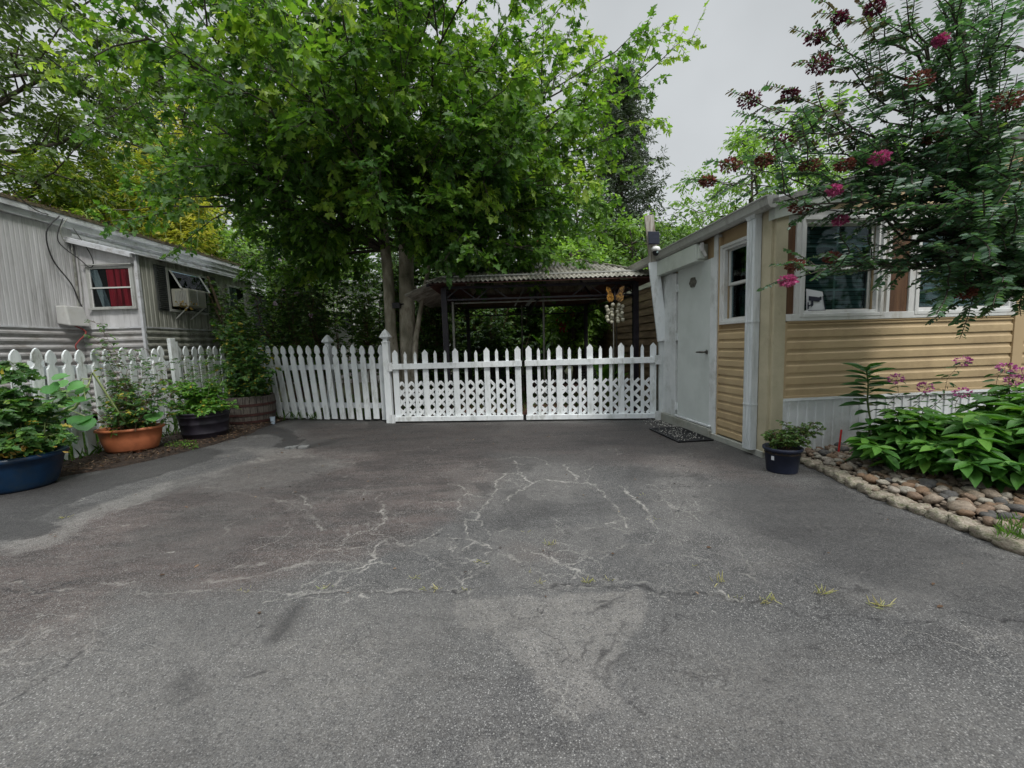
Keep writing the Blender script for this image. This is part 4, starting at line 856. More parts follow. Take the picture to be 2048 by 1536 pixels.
for y in (3.0, 4.5, 6.0): mb = MB(); mb.box(LFR, y, y + .09, .078, .168, -.02, 1.2); mb.build('post', M['oldwhite'], lf)
lp = thing('fence_post', 'split white leaning post end standing in the worn fence', 'fence post', (-5.12, 6.19, 0)); mb = MB(); mb.bar((-5.12, 6.20, 0), (-5.13, 6.17, 1.47), .10, .05, up=(1, 0, 0)); mb.bar((-5.13, 6.25, 0), (-5.15, 6.24, 1.42), .04, .09, up=(1, 0, 0)); mb.build('post', M['oldwhite'], lp, bevel=.006)
# hinge post with leaning board, solar panel and camera
hp = thing('gate_post', 'short white post carrying the gate hinges beside the house', 'gate post', GF.p(4.30, 0, 0)); mb = MB(); mb.box(GF, 4.255, 4.345, -.055, .04, -.01, 1.24); mb.build('post', M['oldwhite'], hp, bevel=.005)
mb = MB(); mb.box(GF, 4.335, 4.40, .01, .05, 0, 2.0); mb.build('side_strip', M['headboard'], hp, bevel=.003)
bd = thing('leaning_board', 'tall leaning white plank rising above the gate and holding the camera', 'board', (2.27, 6.09, 1.2))
mb = MB(); mb.bar((2.275, 6.09, 1.20), (2.14, 6.105, 2.36), .155, .034, up=(0, 1, 0)); mb.build('painted_board', M['whitewood'], bd, bevel=.003)
mb = MB(); mb.bar((2.27, 6.125, 1.3), (2.085, 6.145, 3.04), .135, .03, up=(0, 1, 0)); mb.build('raw_board', mat('weathered_white_board', (.30, .28, .24), (.46, .44, .40), 5, .8, .5, 40, dirt=(.14, .11, .08), dscale=8, dlo=.48, dhi=.65, stretch=(5, 5, .3)), bd, bevel=.003)
sp = thing('solar_panel', 'small black solar panel fixed near the top of the leaning plank', 'solar panel', (2.12, 6.08, 2.70)); mb = MB(); mb.bar((2.125, 6.03, 2.605), (2.135, 6.085, 2.79), .158, .012, up=(0, 1, 0)); mb.build('panel', M['solar'], sp, bevel=.002)
mb = MB(); mb.bar((2.124, 6.038, 2.60), (2.134, 6.093, 2.795), .168, .010, up=(0, 1, 0)); mb.build('panel_frame', M['black'], sp); mb = MB(); mb.tube([(2.12, 6.12, 2.67), (2.128, 6.06, 2.69)], .014, 8); mb.build('mount', M['black'], sp)
sc2 = thing('security_camera', 'small white dome security camera under the solar panel', 'camera', (2.15, 6.07, 2.50)); mb = MB(); mb.tube([(2.13, 6.13, 2.55), (2.14, 6.05, 2.56)], .028, 12); mb.lathe((2.15, 6.03, 2.50), [(.060, 0), (.062, .03), (.050, .055), (.02, .07), (.001, .072)], 20); mb.build('housing', M['camwhite'], sc2, smooth=True)
mb = MB(); mb.ball((2.15, 6.03, 2.485), .050, 14); mb.build('lens_ball', M['black'], sc2, smooth=True); mb = MB(); mb.tube([(2.155, 5.985, 2.478), (2.156, 5.978, 2.477)], .016, 12); mb.build('lens', M['grid'], sc2)

# ================================================================== CARPORT
cpt = thing('carport', 'dark framed carport with corrugated hip roof behind the white gates', 'carport', (.5, 8.8, 0))
def corr_face(mb, e0, e1, t0, t1, pitch=.076, amp=.013):
    e0, e1, t0, t1 = map(Vector, (e0, e1, t0, t1)); L = (e1 - e0).length; n = int(L / pitch * 6); dr_ = (e1 - e0) / L
    a0 = (t0 - e0).dot(dr_); a1 = (t1 - e0).dot(dr_); upv = (t0 - e0) - dr_ * a0; nrm = dr_.cross(upv).normalized(); A = []; B = []
    for i in range(n + 1):
        s = L * i / n; f = 1.0
        if s < a0 and a0 > 0: f = s / a0
        if s > a1 and a1 < L: f = min(f, (L - s) / (L - a1))
        o = nrm * amp * math.sin(2 * math.pi * s / pitch); A.append(e0 + dr_ * s + o); B.append(e0 + dr_ * s + upv * f + o)
    mb.strip(A, B)
E = [(-1.3, 6.55, 2.24), (2.42, 6.55, 2.25), (2.35, 10.95, 2.25), (-1.3, 10.95, 2.24)]; T = [(-.3, 8.35, 2.86), (1.45, 8.35, 2.86), (1.45, 9.15, 2.86), (-.3, 9.15, 2.86)]
mb = MB(); corr_face(mb, E[0], E[1], T[0], T[1]); corr_face(mb, E[1], E[2], T[1], T[2]); corr_face(mb, E[2], E[3], T[2], T[3]); corr_face(mb, E[3], E[0], T[3], T[0])
mb.strip([T[0], T[1]], [T[3], T[2]]); ro = mb.build('roof', M['corr'], cpt); ro.modifiers.new('solid', 'SOLIDIFY').thickness = .003
mb = MB(); corr_face(mb, (-1.72, 10.9, 2.08), (-1.72, 6.75, 2.08), (-1.22, 10.9, 2.30), (-1.22, 6.75, 2.30)); mb.build('side_sheet', M['corr'], cpt)
for a, b_ in ((E[0], T[0]), (E[1], T[1]), (E[2], T[2]), (E[3], T[3])): 
    mb = MB(); mb.bar(Vector(a) + Vector((0, 0, .02)), Vector(b_) + Vector((0, 0, .02)), .07, .02); mb.build('hip_cap', M['corr'], cpt)
mb = MB(); mb.bar((-1.1, 6.85, 2.365), (2.3, 6.85, 2.375), .035, .02); mb.build('roof_batten', M['gutter'], cpt)
for q in ((-1.10, 6.95), (2.13, 6.95), (1.98, 10.7), (-1.1, 10.7)):
    mb = MB(); mb.box(WF, q[0] - .045, q[0] + .045, q[1] - .045, q[1] + .045, 0, 2.2)
    for k in range(3): mb.box(WF, q[0] - .034 + k * .026, q[0] - .022 + k * .026, q[1] - .052, q[1] - .045, .1, 2.1)
    mb.build('post', M['blackmetal'], cpt)
tr = MB()
def truss(p, q):
    p = Vector(p); q = Vector(q); n = 6
    tr.bar(p, q, .03, .045); tr.bar(p - Vector((0, 0, .2)), q - Vector((0, 0, .2)), .025, .03)
    for i in range(n):
        a = p.lerp(q, i / n); b_ = p.lerp(q, (i + .5) / n); c_ = p.lerp(q, (i + 1) / n)
        if i in (0, 1, 4, 5): tr.bar(a - Vector((0, 0, .2)), b_, .015, .018); tr.bar(b_, c_ - Vector((0, 0, .2)), .015, .018)
for a, b_ in (((-1.1, 6.95), (2.13, 6.95)), ((2.13, 6.95), (1.98, 10.7)), ((1.98, 10.7), (-1.1, 10.7)), ((-1.1, 10.7), (-1.1, 6.95)), ((.5, 6.95), (.5, 10.7))): truss((*a, 2.2), (*b_, 2.2))
for a, b_ in zip(E, T): tr.bar(Vector(a) + Vector((0, 0, -.05)), Vector(b_) + Vector((0, 0, -.06)), .03, .04)
tr.build('truss', M['blackmetal'], cpt)
mb = MB()
for a, b_, c_, d_ in ((E[0], E[1], T[1], T[0]), (E[1], E[2], T[2], T[1]), (E[2], E[3], T[3], T[2]), (E[3], E[0], T[0], T[3])):
    k = Vector((0, 0, -.035)); a, b_, c_, d_ = [Vector(v) * 1.0 + k for v in (a, b_, c_, d_)]; mb.add([a, b_, b_.lerp(c_, .42), a.lerp(d_, .42)], [(0, 1, 2, 3)])
mb.build('canopy_cloth', M['maroon'], cpt)
mb = MB(); mb.tube([(-1.02, 7.4, 1.99), (1.0, 7.5, 2.0), (1.95, 7.6, 2.02)], .016, 8); mb.build('cross_tube', M['galv'], cpt)
for x, y, z1, r_ in ((.66, 8.2, 2.3, .022), (-1.02, 7.25, 2.0, .022), (.28, 10.2, 2.2, .018)):
    mb = MB(); mb.tube([(x, y, 0), (x + .02, y, z1)], r_, 8); mb.build('prop_tube', M['galv'], cpt)
for (x0, x1) in ((.32, .62), (.36, .68), (.1, .3)):
    mb = MB(); mb.bar((x0, 8.15, 1.98), (x1, 8.2, 2.32), .02, .03); mb.build('brace', M['galv'], cpt)
gd = thing('plastic_dome', 'pale mint green dome lying on the right end of the carport roof', 'dome', (2.02, 7.25, 2.36)); mb = MB(); mb.lathe((2.05, 7.2, 2.30), [(.11, 0), (.105, .05), (.08, .09), (.04, .115), (.001, .12)], 20); mb.build('dome', M['mint'], gd, smooth=True)
# butterfly ornament
bf = thing('butterfly_ornament', 'amber butterfly on a garden stake with bunches of glass globes', 'garden ornament', (1.70, 6.72, 0))
mb = MB(); mb.tube([(1.70, 6.74, 0), (1.705, 6.74, 1.75)], .009, 8); mb.build('pole', M['galv'], bf)
mb = MB(); mb.tube([(1.73, 6.75, 0.7), (1.755, 6.74, 1.25), (1.76, 6.74, 1.6)], .006, 6); mb.build('cord', M['cable'], bf)
wing = [(.012, .02), (.05, .07), (.085, .15), (.155, .175), (.160, .12), (.13, .06), (.15, .02), (.14, -.045), (.10, -.075), (.05, -.06), (.012, -.02)]
for s in (-1, 1):
    mb = MB(); mb.prism([(x * s, z) for x, z in wing][::s], (1.715, 6.70, 1.93), (.93, -.30 * s, 0), (0, 0, 1), .006); wg = mb.build('wing', M['orange'], bf)
    e = MB(); pts = [Vector((1.715, 6.70, 1.93)) + Vector((.93, -.30 * s, 0)) * x * s + Vector((0, 0, z)) for x, z in wing + wing[:1]]; e.tube(pts, .005, 5); 
    for k in (2, 4, 6, 8): e.tube([pts[0], pts[k]], .0035, 4)
    e.build('wing_rim', M['blackmetal'], wg)
mb = MB(); mb.tube([(1.715, 6.69, 1.84), (1.715, 6.68, 1.93), (1.715, 6.69, 2.03)], [.008, .014, .008], 8); mb.tube([(1.715, 6.69, 2.03), (1.69, 6.68, 2.10)], .003, 4); mb.tube([(1.715, 6.69, 2.03), (1.74, 6.68, 2.10)], .003, 4); mb.build('body', M['blackmetal'], bf, smooth=True)
rg = random.Random(2)
for s in (-1, 1):
    for k in range(11):
        x = 1.715 + s * (.085 + .035 * ((k % 2) * 2 - 1)) + rg.uniform(-.012, .012); z = 1.80 - k * .026 + rg.uniform(-.01, .01); mb = MB(); mb.ball((x, 6.69 + rg.uniform(-.03, .03), z), .034, 12); mb.build('glass_globe', M['globe'], bf, smooth=True)

# ================================================================== GREY TRAILER ON THE LEFT
TX = -7.3
T_ = thing('trailer', 'grey metal clad trailer home with mossy roof edge behind the left fence', 'trailer', (TX, 6, 0))
def ribs(mb, p0, p1, z0, z1, out_, vertical, pitch, amp):
    p0 = Vector(p0); p1 = Vector(p1); L = (p1 - p0).length; d = (p1 - p0) / L; out_ = Vector(out_)
    if vertical:
        s = 0; A = []
        while s < L: A += [(s, 0), (min(L, s + pitch * .62), 0), (min(L, s + pitch * .74), -amp), (min(L, s + pitch * .9), -amp)]; s += pitch
        A.append((L, 0)); mb.strip([p0 + d * s + out_ * o + Vector((0, 0, z0)) for s, o in A], [p0 + d * s + out_ * o + Vector((0, 0, z1)) for s, o in A])
    else:
        zs = []; n = max(1, round((z1 - z0) / pitch)); st = (z1 - z0) / n
        for k in range(n): 
            for f, o in ((0, 0), (.18, amp), (.45, amp), (.62, 0), (.8, -amp * .5)): zs.append((z0 + (k + f) * st, o))
        zs.append((z1, 0)); mb.strip([p0 + out_ * o + Vector((0, 0, z)) for z, o in zs][::-1], [p1 + out_ * o + Vector((0, 0, z)) for z, o in zs][::-1])
mb = MB(); ribs(mb, (TX, -2, 0), (TX, 7.02, 0), 1.72, 3.36, (1, 0, 0), True, .06, .0025); mb.build('main_wall', M['alu'], T_)
mb = MB(); ribs(mb, (TX, -2, 0), (TX, 7.02, 0), .25, 1.70, (1, 0, 0), False, .115, .02); mb.build('main_skirt', M['alulow'], T_)
mb = MB(); ribs(mb, (TX, 7.0, 0), (-6.25, 7.0, 0), 1.72, 3.3, (0, -1, 0), True, .32, .004); mb.v = [(a, b_, 3.14 - .27 * (a - TX) / 1.05 if c_ > 3 else c_) for a, b_, c_ in mb.v]; mb.build('end_wall', M['alu'], T_)
mb = MB(); ribs(mb, (TX, 7.0, 0), (-6.25, 7.0, 0), .25, 1.70, (0, -1, 0), False, .115, .02); mb.build('end_skirt', M['alulow'], T_)
mb = MB(); ribs(mb, (-6.25, 7.0, 0), (-6.25, 10.0, 0), 1.72, 2.93, (1, 0, 0), True, .085, .008); mb.build('side_wall', M['aluold'], T_)
mb = MB(); ribs(mb, (-6.25, 7.0, 0), (-6.25, 10.0, 0), .25, 1.70, (1, 0, 0), False, .115, .02); mb.build('side_skirt', M['aluold'], T_)
mb = MB(); mb.box(WF, TX + .001, TX + .016, -2, 6.98, 1.70, 1.725); mb.box(WF, TX, -6.245, 6.975, 6.99, 1.70, 1.725); mb.box(WF, -6.249, -6.234, 6.97, 10.0, 1.70, 1.725); mb.box(WF, -6.275, -6.232, 6.972, 7.02, .25, 2.93); mb.build('seam_trim', M['eave'], T_)
mb = MB(); mb.box(WF, TX - 4, TX - .02, -2, 12.4, .3, 3.45); mb.box(WF, TX - .01, -6.28, 7.04, 9.97, .3, 2.85); mb.build('core', M['dark'], T_)
mb = MB(); mb.box(WF, TX, TX + .05, -2, 12.4, 3.36, 3.50); mb.box(WF, TX + .05, TX + .09, -2, 12.4, 3.46, 3.55); ribs(mb, (TX, 7.0, 0), (TX, 12.4, 0), 2.9, 3.36, (1, 0, 0), False, .12, .02); mb.build('eave', M['eave'], T_, bevel=.006)
mb = MB(); mb.hexa([(TX + .10, -2, 3.55), (TX + .10, 12.5, 3.55), (TX - 2, 12.5, 3.95), (TX - 2, -2, 3.95), (TX + .10, -2, 3.60), (TX + .10, 12.5, 3.60), (TX - 2, 12.5, 4.0), (TX - 2, -2, 4.0)]); mb.build('roof', M['moss'], T_)
rg = random.Random(8); ls = LS()
for _ in range(1500):
    ls.add((TX + .10 + rg.uniform(-.12, .03), rg.uniform(4, 12.4), 3.60 + rg.uniform(-.01, .03)), rv(rg), rv(rg), rg.uniform(.02, .06), rg.random())
ls.build('roof_litter', T_LANCE, MM, T_)
# tip-out roof with white eave
mb = MB(); mb.hexa([(TX, 6.90, 3.20), (-6.17, 6.90, 2.90), (-6.17, 10.1, 2.90), (TX, 10.1, 3.20), (TX, 6.90, 3.225), (-6.17, 6.90, 2.925), (-6.17, 10.1, 2.925), (TX, 10.1, 3.225)]); mb.build('annex_roof', M['eave'], T_, bevel=.006)
mb = MB(); mb.hexa([(TX, 6.88, 3.135), (-6.25, 6.88, 2.855), (-6.25, 6.96, 2.855), (TX, 6.96, 3.135), (TX, 6.88, 3.198), (-6.25, 6.88, 2.92), (-6.25, 6.96, 2.92), (TX, 6.96, 3.198)]); mb.build('rake_board', M['eave'], T_, bevel=.004)
CLEAR = glassmat('thin_clear_glass', (1, 1, 1), .88)
# windows of the trailer
def twin(loc_lab, corners, out_, sash, cur):
    """corners: p0 (lower start), p1 (lower end), z0, z1"""
    p0, p1, z0, z1 = corners; p0 = Vector(p0); p1 = Vector(p1); L = (p1 - p0).length; F = Frame(p0, math.atan2((p1 - p0).y, (p1 - p0).x)); s = 1 if F.n.dot(Vector(out_)) > 0 else -1
    f = MB(); b_ = .045
    for q in ((-b_, 0, z0 - b_, z1 + b_), (L, L + b_, z0 - b_, z1 + b_)): f.box(F, q[0], q[1], 0, s * .035, q[2], q[3])
    f.box(F, 0, L, 0, s * .034, z0 - b_, z0); f.box(F, 0, L, 0, s * .034, z1, z1 + b_); f.box(F, -.06, L + .06, s * .036, s * .06, z0 - .05, z0 - .02)
    w_ = f.build('window', M['gutter'], T_, bevel=.003)
    if loc_lab: w_['label'] = loc_lab
    if sash: f = MB(); f.box(F, 0, L, s * .010, s * .038, (z0 + z1) / 2 - .012, (z0 + z1) / 2 + .012); f.box(F, 0, .02, s * .010, s * .03, z0, z1); f.box(F, L - .02, L, s * .010, s * .03, z0, z1); f.build('sash', M['frame'], w_)
    g = MB(); g.add([F.p(0, s * .022, z0), F.p(L, s * .022, z0), F.p(L, s * .022, z1), F.p(0, s * .022, z1)], [(0, 1, 2, 3)]); g.build('pane', CLEAR, w_)
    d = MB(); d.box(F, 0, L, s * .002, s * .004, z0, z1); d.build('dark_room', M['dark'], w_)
    for (a0, a1, m_, sl) in cur:
        c = MB(); n = 40; A = []; Bp = []
        for k in range(n + 1):
            t_ = k / n; o = s * (.013 + .008 * math.sin(k * 1.3 + 2 * math.sin(k * .4))); A.append(F.p(L * (a0 + (a1 - a0) * t_) + sl * L, o, z0 + .005)); Bp.append(F.p(L * (a0 + (a1 - a0) * t_), o, z1 - .01))
        c.strip(A, Bp); c.build('curtain', m_, w_, smooth=True)
    return F, s
twin('trailer end window with a red and a pale blue curtain', ((-7.05, 7.0, 0), (-6.36, 7.0, 0), 2.07, 2.70), (0, -1, 0), True, ((.40, .97, M['redcurtain'], .03), (.0, .20, M['bluecurtain'], .22)))
mb = MB(); mb.box(WF, -7.12, -6.30, 6.93, 6.98, 2.755, 2.775); mb.build('window_hood', M['gutter'], T_)
FA, sA = twin('trailer side window holding the cooler', ((-6.25, 7.58, 0), (-6.25, 8.50, 0), 2.07, 2.77), (1, 0, 0), False, ())
mb = MB(); mb.bar((-6.20, 8.30, 2.77), (-6.02, 8.30, 2.44), .02, .02); mb.bar((-6.20, 7.60, 2.77), (-6.02, 7.60, 2.44), .02, .02); mb.bar((-6.02, 7.60, 2.44), (-6.02, 8.30, 2.44), .02, .02); mb.build('awning_sash', M['frame'], T_)
mb = MB(); mb.hexa([(-6.03, 7.61, 2.45), (-6.03, 8.29, 2.45), (-6.033, 8.29, 2.452), (-6.033, 7.61, 2.452), (-6.20, 7.61, 2.76), (-6.20, 8.29, 2.76), (-6.203, 8.29, 2.762), (-6.203, 7.61, 2.762)]); mb.build('awning_pane', M['glass'], T_)
mb = MB(); mb.box(WF, -6.238, -6.22, 8.08, 8.46, 2.09, 2.42); mb.build('patterned_panel', mat('patterned_panel', (.03, .03, .03), (.28, .28, .27), 60, .6, lo=.45, hi=.55), T_)
twin('narrow far window of the trailer under the ivy', ((-6.25, 9.16, 0), (-6.25, 9.68, 0), 2.10, 2.70), (1, 0, 0), True, ((0, .5, M['bluecurtain'], .1),))
for y0, z0 in ((7.31, 2.03), (8.56, 2.30)):
    mb = MB(); mb.box(WF, -6.245, -6.225, y0, y0 + .22, z0, 2.83); z = z0 + .03
    while z < 2.80: mb.hexa([(-6.225, y0 + .02, z), (-6.225, y0 + .20, z), (-6.225, y0 + .20, z + .004), (-6.225, y0 + .02, z + .004), (-6.206, y0 + .02, z - .004 + .012), (-6.206, y0 + .20, z + .008), (-6.225, y0 + .20, z + .022), (-6.225, y0 + .02, z + .022)]); z += .034
    mb.build('shutter', M['shutter'], T_)
ac = thing('air_conditioner', 'beige window air conditioner sticking out of the trailer side', 'air conditioner', (-6.1, 7.85, 2.10)); mb = MB(); mb.box(WF, -6.24, -5.93, 7.62, 8.06, 2.12, 2.44); mb.build('case', M['acunit'], ac, bevel=.012)
mb = MB()
for k in range(9): mb.box(WF, -5.93, -5.922, 7.65, 8.03, 2.155 + k * .03, 2.168 + k * .03)
mb.box(WF, -5.93, -5.918, 7.83, 7.85, 2.14, 2.42)
for k in range(7): mb.box(WF, -6.16 + k * .03, -6.145 + k * .03, 7.612, 7.62, 2.16, 2.40)
mb.build('louvres', M['gutter'], ac); mb = MB(); mb.bar((-5.95, 7.64, 2.115), (-6.22, 7.66, 1.90), .02, .02); mb.build('bracket', M['gutter'], ac); mb = MB(); mb.bar((-5.95, 8.02, 2.115), (-6.22, 8.0, 1.90), .02, .02); mb.build('bracket', M['gutter'], ac)
ls = LS(); rg = random.Random(21)
for _ in range(60): ls.add((-5.98 + rg.gauss(0, .05), 7.62 + rg.gauss(0, .07), 2.13 + rg.gauss(0, .04)), rv(rg), rv(rg), rg.uniform(.03, .06), rg.random())
tag(ls.build('dry_leaves', T_OVAL, LM['dryleaf'], loc=(-5.98, 7.62, 2.13)), 'clump of yellow dried leaves caught on the air conditioner corner', 'dry leaves')
ub = thing('utility_box', 'rounded grey plastic utility box on the trailer wall above the fence', 'utility box', (-7.2, 6.8, 1.9)); mb = MB()
mb.hexa([(-7.29, 6.60, 1.78), (-7.08, 6.60, 1.74), (-7.08, 6.93, 1.74), (-7.29, 6.96, 1.78), (-7.29, 6.60, 2.07), (-7.14, 6.62, 2.07), (-7.14, 6.90, 2.07), (-7.29, 6.96, 2.09)]); mb.build('box', M['box'], ub, bevel=.02)
mb = MB(); mb.tube([(-7.27, 6.95, 2.09), (-7.27, 6.97, 2.6), (-7.26, 6.96, 3.2)], .018, 8); mb.build('conduit', M['galv'], ub)
rg = random.Random(31)
def cab(name, label, pts, r_, m_): 
    P_ = [Vector(p) for p in pts]; Q_ = []
    for i in range(len(P_) - 1):
        a = P_[max(0, i - 1)]; b_ = P_[i]; c_ = P_[i + 1]; d_ = P_[min(len(P_) - 1, i + 2)]
        for k in range(6):
            t_ = k / 6; Q_.append(.5 * ((2 * b_) + (c_ - a) * t_ + (2 * a - 5 * b_ + 4 * c_ - d_) * t_ ** 2 + (3 * b_ - a - 3 * c_ + d_) * t_ ** 3))
    Q_.append(P_[-1]); mb = MB(); mb.tube(Q_, r_, 6); o = mb.build(name, m_, loc=P_[0], smooth=True); return tag(o, label, 'cable')
cab('cable', 'black cable looping down the trailer wall from the roof edge to the box', [(-7.18, 6.75, 3.50), (-7.2, 6.55, 3.2), (-7.22, 6.6, 2.8), (-7.24, 6.85, 2.45), (-7.24, 6.93, 2.2), (-7.2, 6.95, 2.05)], .009, M['cable'])
cab('cable', 'black cable swinging across to the curtained trailer window', [(-7.18, 6.80, 3.48), (-7.2, 6.7, 3.1), (-7.1, 6.9, 2.85), (-6.98, 6.93, 2.72), (-6.92, 6.94, 2.8), (-6.97, 6.93, 3.0), (-7.12, 6.88, 3.35)], .007, M['cable'])
cab('cable', 'thin pale wire dangling beside the conduit on the trailer corner', [(-7.16, 6.85, 3.5), (-7.2, 6.75, 3.25), (-7.22, 6.9, 3.0), (-7.2, 6.93, 3.2), (-7.18, 6.95, 2.9), (-7.2, 6.97, 2.3), (-7.2, 6.95, 2.1)], .006, M['galv'])
cab('cable', 'red cable hanging from the underside of the utility box', [(-7.15, 6.72, 1.76), (-7.1, 6.85, 1.65), (-7.1, 6.72, 1.5), (-7.1, 6.66, 1.4), (-7.12, 6.75, 1.2), (-7.15, 6.62, 1.05)], .010, M['redcable'])
ug = [Y(105, 428, 6.7)]
for lab, a, b_ in (('overhead wire running from the upper left corner to the trailer roof', Y(0, 348, 5.6), Y(105, 428, 6.75)), ('lowest of the long overhead wires crossing the upper left sky', Y(-60, -20, 5.2), Y(560, 480, 14)), ('middle one of the long overhead wires crossing the upper left sky', Y(30, -40, 5.2), Y(600, 450, 14)), ('topmost of the long overhead wires crossing the upper left sky', Y(130, -60, 5.2), Y(640, 400, 14))):
    pts = [a.lerp(b_, k / 8) - Vector((0, 0, .15 * 4 * (k / 8) * (1 - k / 8))) for k in range(9)]; pts[0] += (a - b_) * .4; mb = MB(); mb.tube(pts, .007, 5); tag(mb.build('overhead_wire', M['cable'], loc=pts[0]), lab, 'wire')
for lab, a, b_ in (('thicker old timber pole leaning on the trailer side among vines', (-6.14, 8.45, 2.80), (-5.55, 8.5, .6)), ('thin old timber pole leaning on the trailer side among vines', (-6.16, 8.38, 2.62), (-5.62, 8.62, .6))):
    mb = MB(); mb.tube([a, b_], .026 if 'thicker' in lab else .016, 8); tag(mb.build('wooden_pole', M['wood'], loc=b_), lab, 'pole')

# ================================================================== POTS AND THEIR PLANTS
def soil_disc(t, c, r, z, sx=1, sy=1, ang=0):
    mb = MB(); mb.lathe((c[0], c[1], z), [(r, -.03), (r, 0), (r * .5, .015), (.001, .02)], 20, sx, sy, ang, False); mb.build('soil', M['soil'], t, smooth=True)
bt_ = thing('planter_tub', 'glossy blue round tub planter in front of the left picket fence', 'planter', (-4.73, 3.78, 0)); mb = MB()
mb.lathe((-4.73, 3.78, 0), [(.001, .012), (.20, .0), (.235, .008), (.245, .03), (.262, .07), (.30, .22), (.315, .275), (.335, .285), (.345, .30), (.342, .325), (.325, .335), (.305, .325), (.295, .28), (.24, .25)], 40, 1, 1, 0, False); mb.build('tub', M['blue'], bt_, smooth=True)
soil_disc(bt_, (-4.73, 3.78), .30, .275)
tt = thing('planter_tub', 'orange terracotta coloured oval tub on small feet by the left fence', 'planter', (-4.80, 5.02, 0)); mb = MB(); ang = R(18)
mb.lathe((-4.80, 5.02, 0), [(.001, .055), (.24, .05), (.265, .07), (.30, .20), (.315, .30), (.335, .305), (.345, .315), (.343, .335), (.325, .34), (.31, .33), (.295, .29)], 40, 1, .72, ang, False); tb = mb.build('tub', M['terra'], tt, smooth=True)
for a in (-2.2, -.95, .9, 2.2):
    mb = MB(); fx, fy = .19 * math.cos(a), .13 * math.sin(a); mb.lathe((-4.80 + fx * math.cos(ang) - fy * math.sin(ang), 5.02 + fx * math.sin(ang) + fy * math.cos(ang), 0), [(.026, -.01), (.040, .06)], 12); mb.build('foot', M['terra'], tt, smooth=False)
soil_disc(tt, (-4.80, 5.02), .30, .30, 1, .72, ang)
kt = thing('planter_tub', 'ribbed dark plum tub planter between the orange tub and the barrel', 'planter', (-4.45, 5.78, 0)); mb = MB()
mb.lathe((-4.45, 5.78, .03), [(.001, .0), (.245, .0), (.26, .015), (.272, .07), (.280, .075), (.281, .09), (.276, .10), (.290, .20), (.297, .21), (.298, .225), (.293, .235), (.300, .30), (.312, .31), (.314, .325), (.305, .335), (.318, .35), (.325, .365), (.320, .38), (.30, .38), (.29, .34)], 40, 1, 1, 0, False); mb.build('tub', M['plum'], kt, smooth=True)
soil_disc(kt, (-4.45, 5.78), .29, .36)
bb = thing('barrel_planter', 'half wine barrel planter of weathered staves and rusty hoops', 'planter', (-4.50, 6.92, 0)); bc = (-4.50, 6.92, .02)
def br(z): return .315 + .055 * math.sin(math.pi * min(1, (z + .10) / .60) * .72)
n_ = 24; mb = MB(); rg = random.Random(5)
for k in range(n_):
    a0 = 2 * math.pi * (k + .04) / n_; a1 = 2 * math.pi * (k + .96) / n_; vs = []; zt = .475 + rg.uniform(-.006, .006); o_ = rg.uniform(-.003, .003)
    for z in (0, .12, .24, .36, zt):
        r_ = br(z) + o_
        for (r2, a) in ((r_, a0), (r_, a1), (r_ - .028, a1), (r_ - .028, a0)): vs.append((bc[0] + r2 * math.cos(a), bc[1] + r2 * math.sin(a), bc[2] + z))
    fs = [(i * 4 + j, i * 4 + (j + 1) % 4, (i + 1) * 4 + (j + 1) % 4, (i + 1) * 4 + j) for i in range(4) for j in range(4)] + [(3, 2, 1, 0), (16, 17, 18, 19)]; mb.add(vs, fs)
mb.build('staves', M['stave'], bb)
for z in (.055, .175, .335):
    mb = MB(); mb.lathe(bc, [(br(z) + .001, z - .02), (br(z) + .007, z - .02), (br(z + .03) + .007, z + .022), (br(z + .03) + .001, z + .022)], 36, 1, 1, 0, False); mb.build('hoop', M['hoop'], bb, smooth=False)
soil_disc(bb, bc, .335, .42)
np_ = thing('nursery_pot', 'navy plastic nursery pot standing at the house corner', 'plant pot', (2.41, 3.56, 0)); c0 = (2.41, 3.56, 0); mb = MB()
mb.lathe(c0, [(.001, .005), (.118, .0), (.122, .012), (.140, .195), (.152, .198), (.156, .205), (.156, .222), (.150, .226), (.143, .222), (.135, .18)], 36, 1, 1, 0, False); mb.build('pot', M['navy'], np_, smooth=True)
mb = MB(); mb.box(Frame(c0, R(205)), .134, .1375, -.012, .012, .12, .155); mb.build('plant_tag', M['signw'], np_); soil_disc(np_, c0, .14, .20)

